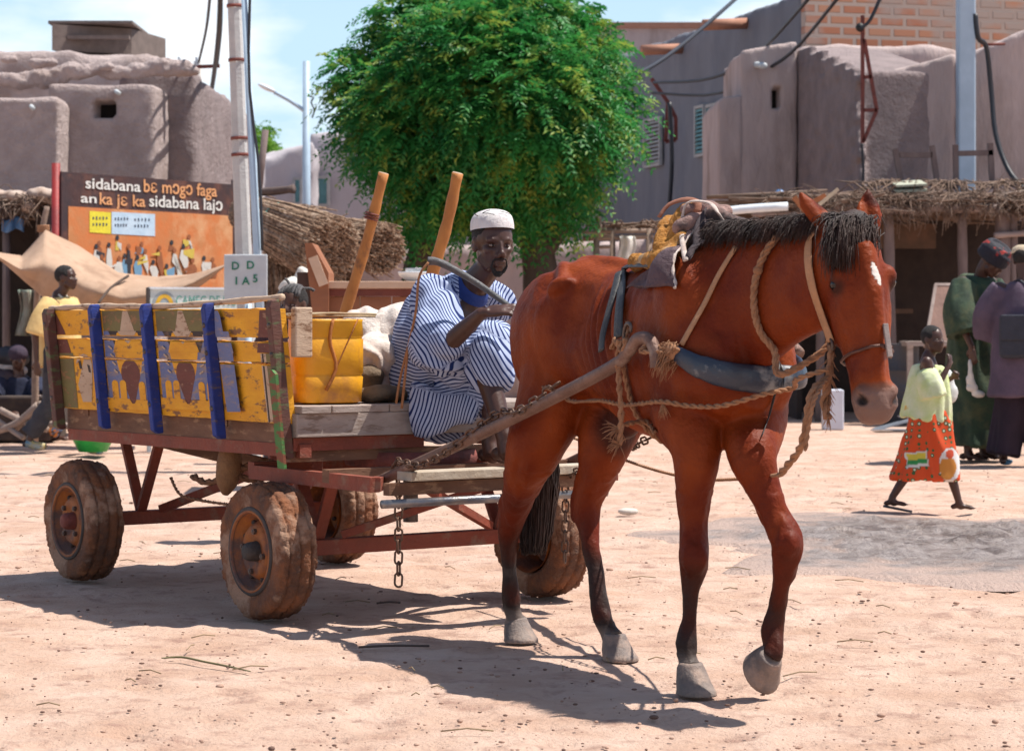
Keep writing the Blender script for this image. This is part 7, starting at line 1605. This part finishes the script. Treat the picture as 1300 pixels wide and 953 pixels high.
def straw_rolls():
    rs = random.Random(31)
    M_st = mat('brown_straw', (.42, .28, .19), (.16, .095, .06), .95, 28, .5, 60, c3=(.56, .43, .32), sc3=9, t3=(.54, .64), lo=.42, hi=.58)
    def roll(lb, a, c, r0, r1, n, bands):
        t = thing('straw_roll', lb, 'straw roll', (a+c)/2-Z*r0, 'straw rolls stacked behind the cart'); d = (c-a); u, v_ = frame(d.normalized()); b = MB()
        b.tube([a, c-d*.03], [r0*.86, r1*.86], 20)
        for i in range(n):
            th = rs.random()*2*pi; q = .84+.18*rs.random(); j = rs.gauss(0, .03); e = 1+rs.gauss(0, .035)
            p0 = a+(u*cos(th)+v_*sin(th))*r0*q; p1 = a+d*e+(u*cos(th+j)+v_*sin(th+j))*r1*q*(1+.10*rs.random()); m_ = (p0+p1)/2+(u*cos(th)+v_*sin(th))*rs.gauss(.01, .01)
            b.tube([p0, m_, p1], .0065, 4)
        for i in range(n):
            q = rs.random()**.5; th = rs.random()*2*pi; p = a+d*.96+(u*cos(th)+v_*sin(th))*r1*q*.9; b.tube([p-d.normalized()*.05, p+d.normalized()*(.02+.10*rs.random())], .0065, 4)
        for i in range(n//4):
            th = rs.random()*2*pi; k = rs.random()*.8; rr = (r0+(r1-r0)*k)*1.02; p = a+d*k+(u*cos(th)+v_*sin(th))*rr; q = p+d*(.15+.25*rs.random())+V((rs.gauss(0, .05), rs.gauss(0, .05), rs.gauss(-.03, .05)))
            b.tube([p, (p+q)/2+(u*cos(th)+v_*sin(th))*.02, q], .0055, 4)
        obj('straw', b, M_st, t)
        for k in bands: b = MB(); rr = (r0+(r1-r0)*k)*1.05; b.tube([a+d*k+(u*cos(x_)+v_*sin(x_))*rr for x_ in [j*2*pi/24 for j in range(25)]], .012, 5); obj('turquoise_band', b, mat('turquoise_strip', (.10, .34, .28)), t)
        return t
    roll('largest straw roll with a turquoise band, directly right of the utility pole', P(308, 268, 22.6), P(418, 318, 21.8), .17, .31, 900, (.42,))
    roll('shorter straw roll poking out at the right of the straw stack', P(405, 290, 23.2), P(484, 316, 22.4), .09, .23, 620, ())
    roll('upright straw roll standing under the others by the dark gap', G(372, 22.8, .0), P(350, 330, 22.6), .30, .30, 320, ())
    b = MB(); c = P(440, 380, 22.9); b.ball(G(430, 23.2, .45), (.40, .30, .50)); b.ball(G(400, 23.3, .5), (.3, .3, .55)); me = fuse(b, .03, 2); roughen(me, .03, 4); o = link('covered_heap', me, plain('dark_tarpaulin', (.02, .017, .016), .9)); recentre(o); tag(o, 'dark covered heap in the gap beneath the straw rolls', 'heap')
    b = MB()
    for i in range(260): px = 418+rs.random()*36; c = P(px, 300+rs.gauss(0, 3), 22.4+rs.random()*.5); b.tube([c, c+V((rs.gauss(0, .06), rs.gauss(0, .1), -.7-rs.random()*.25))], .010, 4)
    o = obj('straw_screen', b, M_st); tag(o, 'thin vertical straw screen between the two straw rolls', 'straw screen')
    b = MB(); b.tube(resample([P(322, 244, 22.5), P(345, 243, 22.4), P(373, 240, 22.3)], 6), [.03, .04, .04, .042, .04, .035, .045], 10); o = obj('log', b, mat('dark_log', (.12, .085, .075), (.08, .055, .05), .9, 12)); tag(o, 'short dark log lying on top of the largest straw roll', 'log')
    b = MB(); b.tube([P(327, 255, 24), P(337, 165, 24)], .035, 8); o = obj('lean_pole', b, mat('grey_post', (.20, .15, .14))); tag(o, 'short brown pole sticking up beside the utility pole', 'pole')
    b = MB(); b.ball(P(376, 365, 19), (.14, .10, .09)); b.ball(P(384, 352, 19), (.06, .06, .09)); me = fuse(b, .012, 2); roughen(me, .015, 8); o = link('white_bundle', me, mat('white_cloth', (.70, .66, .60))); recentre(o); tag(o, 'small white cloth bundle behind the braided child\'s head', 'bundle')
    # wooden bench and bowl
    t = thing('wooden_bench', 'reddish wooden bench with tall side board and pale top plank', 'bench', G(480, 16.2)); Y = 16.0
    M_b = mat('red_brown_planks', (.30, .115, .05), (.22, .08, .035), .7, 5, .3, 30, stretch=(.4, 1, 1)); M_tp = mat('bare_plank', (.60, .42, .30), (.52, .35, .24), .8, 7, .4)
    def bx(px0, px1, y0, y1, Y0, d, m, nm): a = P(px0, y0, Y0); c = P(px1, y1, Y0); b = MB(); b.box((a+c)/2+V((0, d/2, 0)), (abs(c.x-a.x), d, abs(a.z-c.z))); return obj(nm, b, m, t, bevel=.004)
    bx(412, 580, 357, 366, Y, .55, M_tp, 'top_plank'); bx(414, 578, 366.5, 376, Y+.02, .04, mat('dark_red_rail', (.16, .04, .025)), 'front_rail')
    for i in range(4): bx(418+i*40, 456.5+i*40, 376.5, 470, Y+.05+.004*i, .02, M_b, 'front_board')
    b = MB(); b.prism([(0, 0), (.09, 0), (.09, .46), (-.02, .66), (-.07, .66)], V((P(400, 0, Y-.05).x, Y-.05, zat(470, Y)+.2)), (1, 0, 0), Z, (0, 1, 0), .5); obj('side_board', b, M_b, t)
    b = MB(); a = P(397, 326, Y-.06); c = P(411, 362, Y-.06); b.bar(a, c, .065, .02, up=V((0, 1, 0))); obj('side_edge', b, M_tp, t)
    for px in (420, 572): b = MB(); b.box(G(px, Y+.15, zat(466, Y)/2), (.06, .06, zat(466, Y))); obj('leg', b, M_b, t)
    b = MB(); b.box(P(388, 385, Y+.1), (.10, .2, .42)); o = obj('dark_chair_back', b, mat('dark_brown_wood', (.07, .035, .025))); tag(o, 'dark wooden board standing at the left end of the bench', 'board')
    c = P(526, 358, Y+.3); b = MB(); b.lathe(c, Z, [(0, .001), (0, .05), (.012, .06), (.045, .105), (.065, .115), (.07, .115), (.066, .108), (.03, .07), (.02, .001)], 32); o = obj('enamel_bowl', b, mat('white_enamel', (.68, .72, .76), (.60, .65, .70), .25, 6, 0)); tag(o, 'white enamel bowl standing on the bench behind the man\'s back', 'bowl')
    b = MB(); b.lathe(c+Z*.035, Z, [(0, .001), (0, .06), (.055, .062), (.06, .065), (.062, .05), (.062, .001)], 24); o = obj('metal_pot', b, mat('dull_metal_pot', (.45, .45, .46), None, .3, metal=.7)); tag(o, 'small lidded metal pot nested in the white bowl', 'pot')
straw_rolls()
def ground_bits():
    rs = random.Random(41); b = MB(); b.tube(resample([P(205, 838, 8.0), P(230, 836, 8.0), P(260, 842, 7.9), P(290, 848, 7.8), P(318, 855, 7.7)], 20), .004, 5)
    me = mesh_of(b); co = getco(me); co[:, 2] += .006-co[:, 2].min()*0; co[:, 2] = np.clip(co[:, 2], .002, .02); setco(me, co); o = link('grass_stem', me, mat('olive_stem', (.16, .14, .06))); recentre(o); tag(o, 'long thin dry stem lying on the ground before the cart', 'stem')
    for (a, c, y, lb) in (((455, 545), (0, 0), 824, 'short dark twig in the shadow in front of the cart wheels'), ((478, 508), (0, 0), 768, 'short dark twig on the ground below the hanging chain')):
        Y = 3450/(y-405); b = MB(); b.tube(resample([G(a[0], Y, .008), G((a[0]+a[1])/2, Y+.01, .012), G(a[1], Y+.03, .008)], 8), .0045, 5); o = obj('twig', b, mat('dark_twig', (.09, .06, .05))); tag(o, lb, 'twig')
    b = MB(); b.tube([P(0, 0, 1)]*2, .001, 4) if False else None
    o = G(797, 13.9, .02); b = MB(); b.ball(o, (.065, .05, .022), n=10); me = fuse(b, .008, 1); roughen(me, .006, 12); o = link('pale_stone', me, mat('pale_stone', (.62, .55, .48))); recentre(o); tag(o, 'flat pale stone lying at the edge of the grey mud', 'stone')
    t = None
ground_bits()
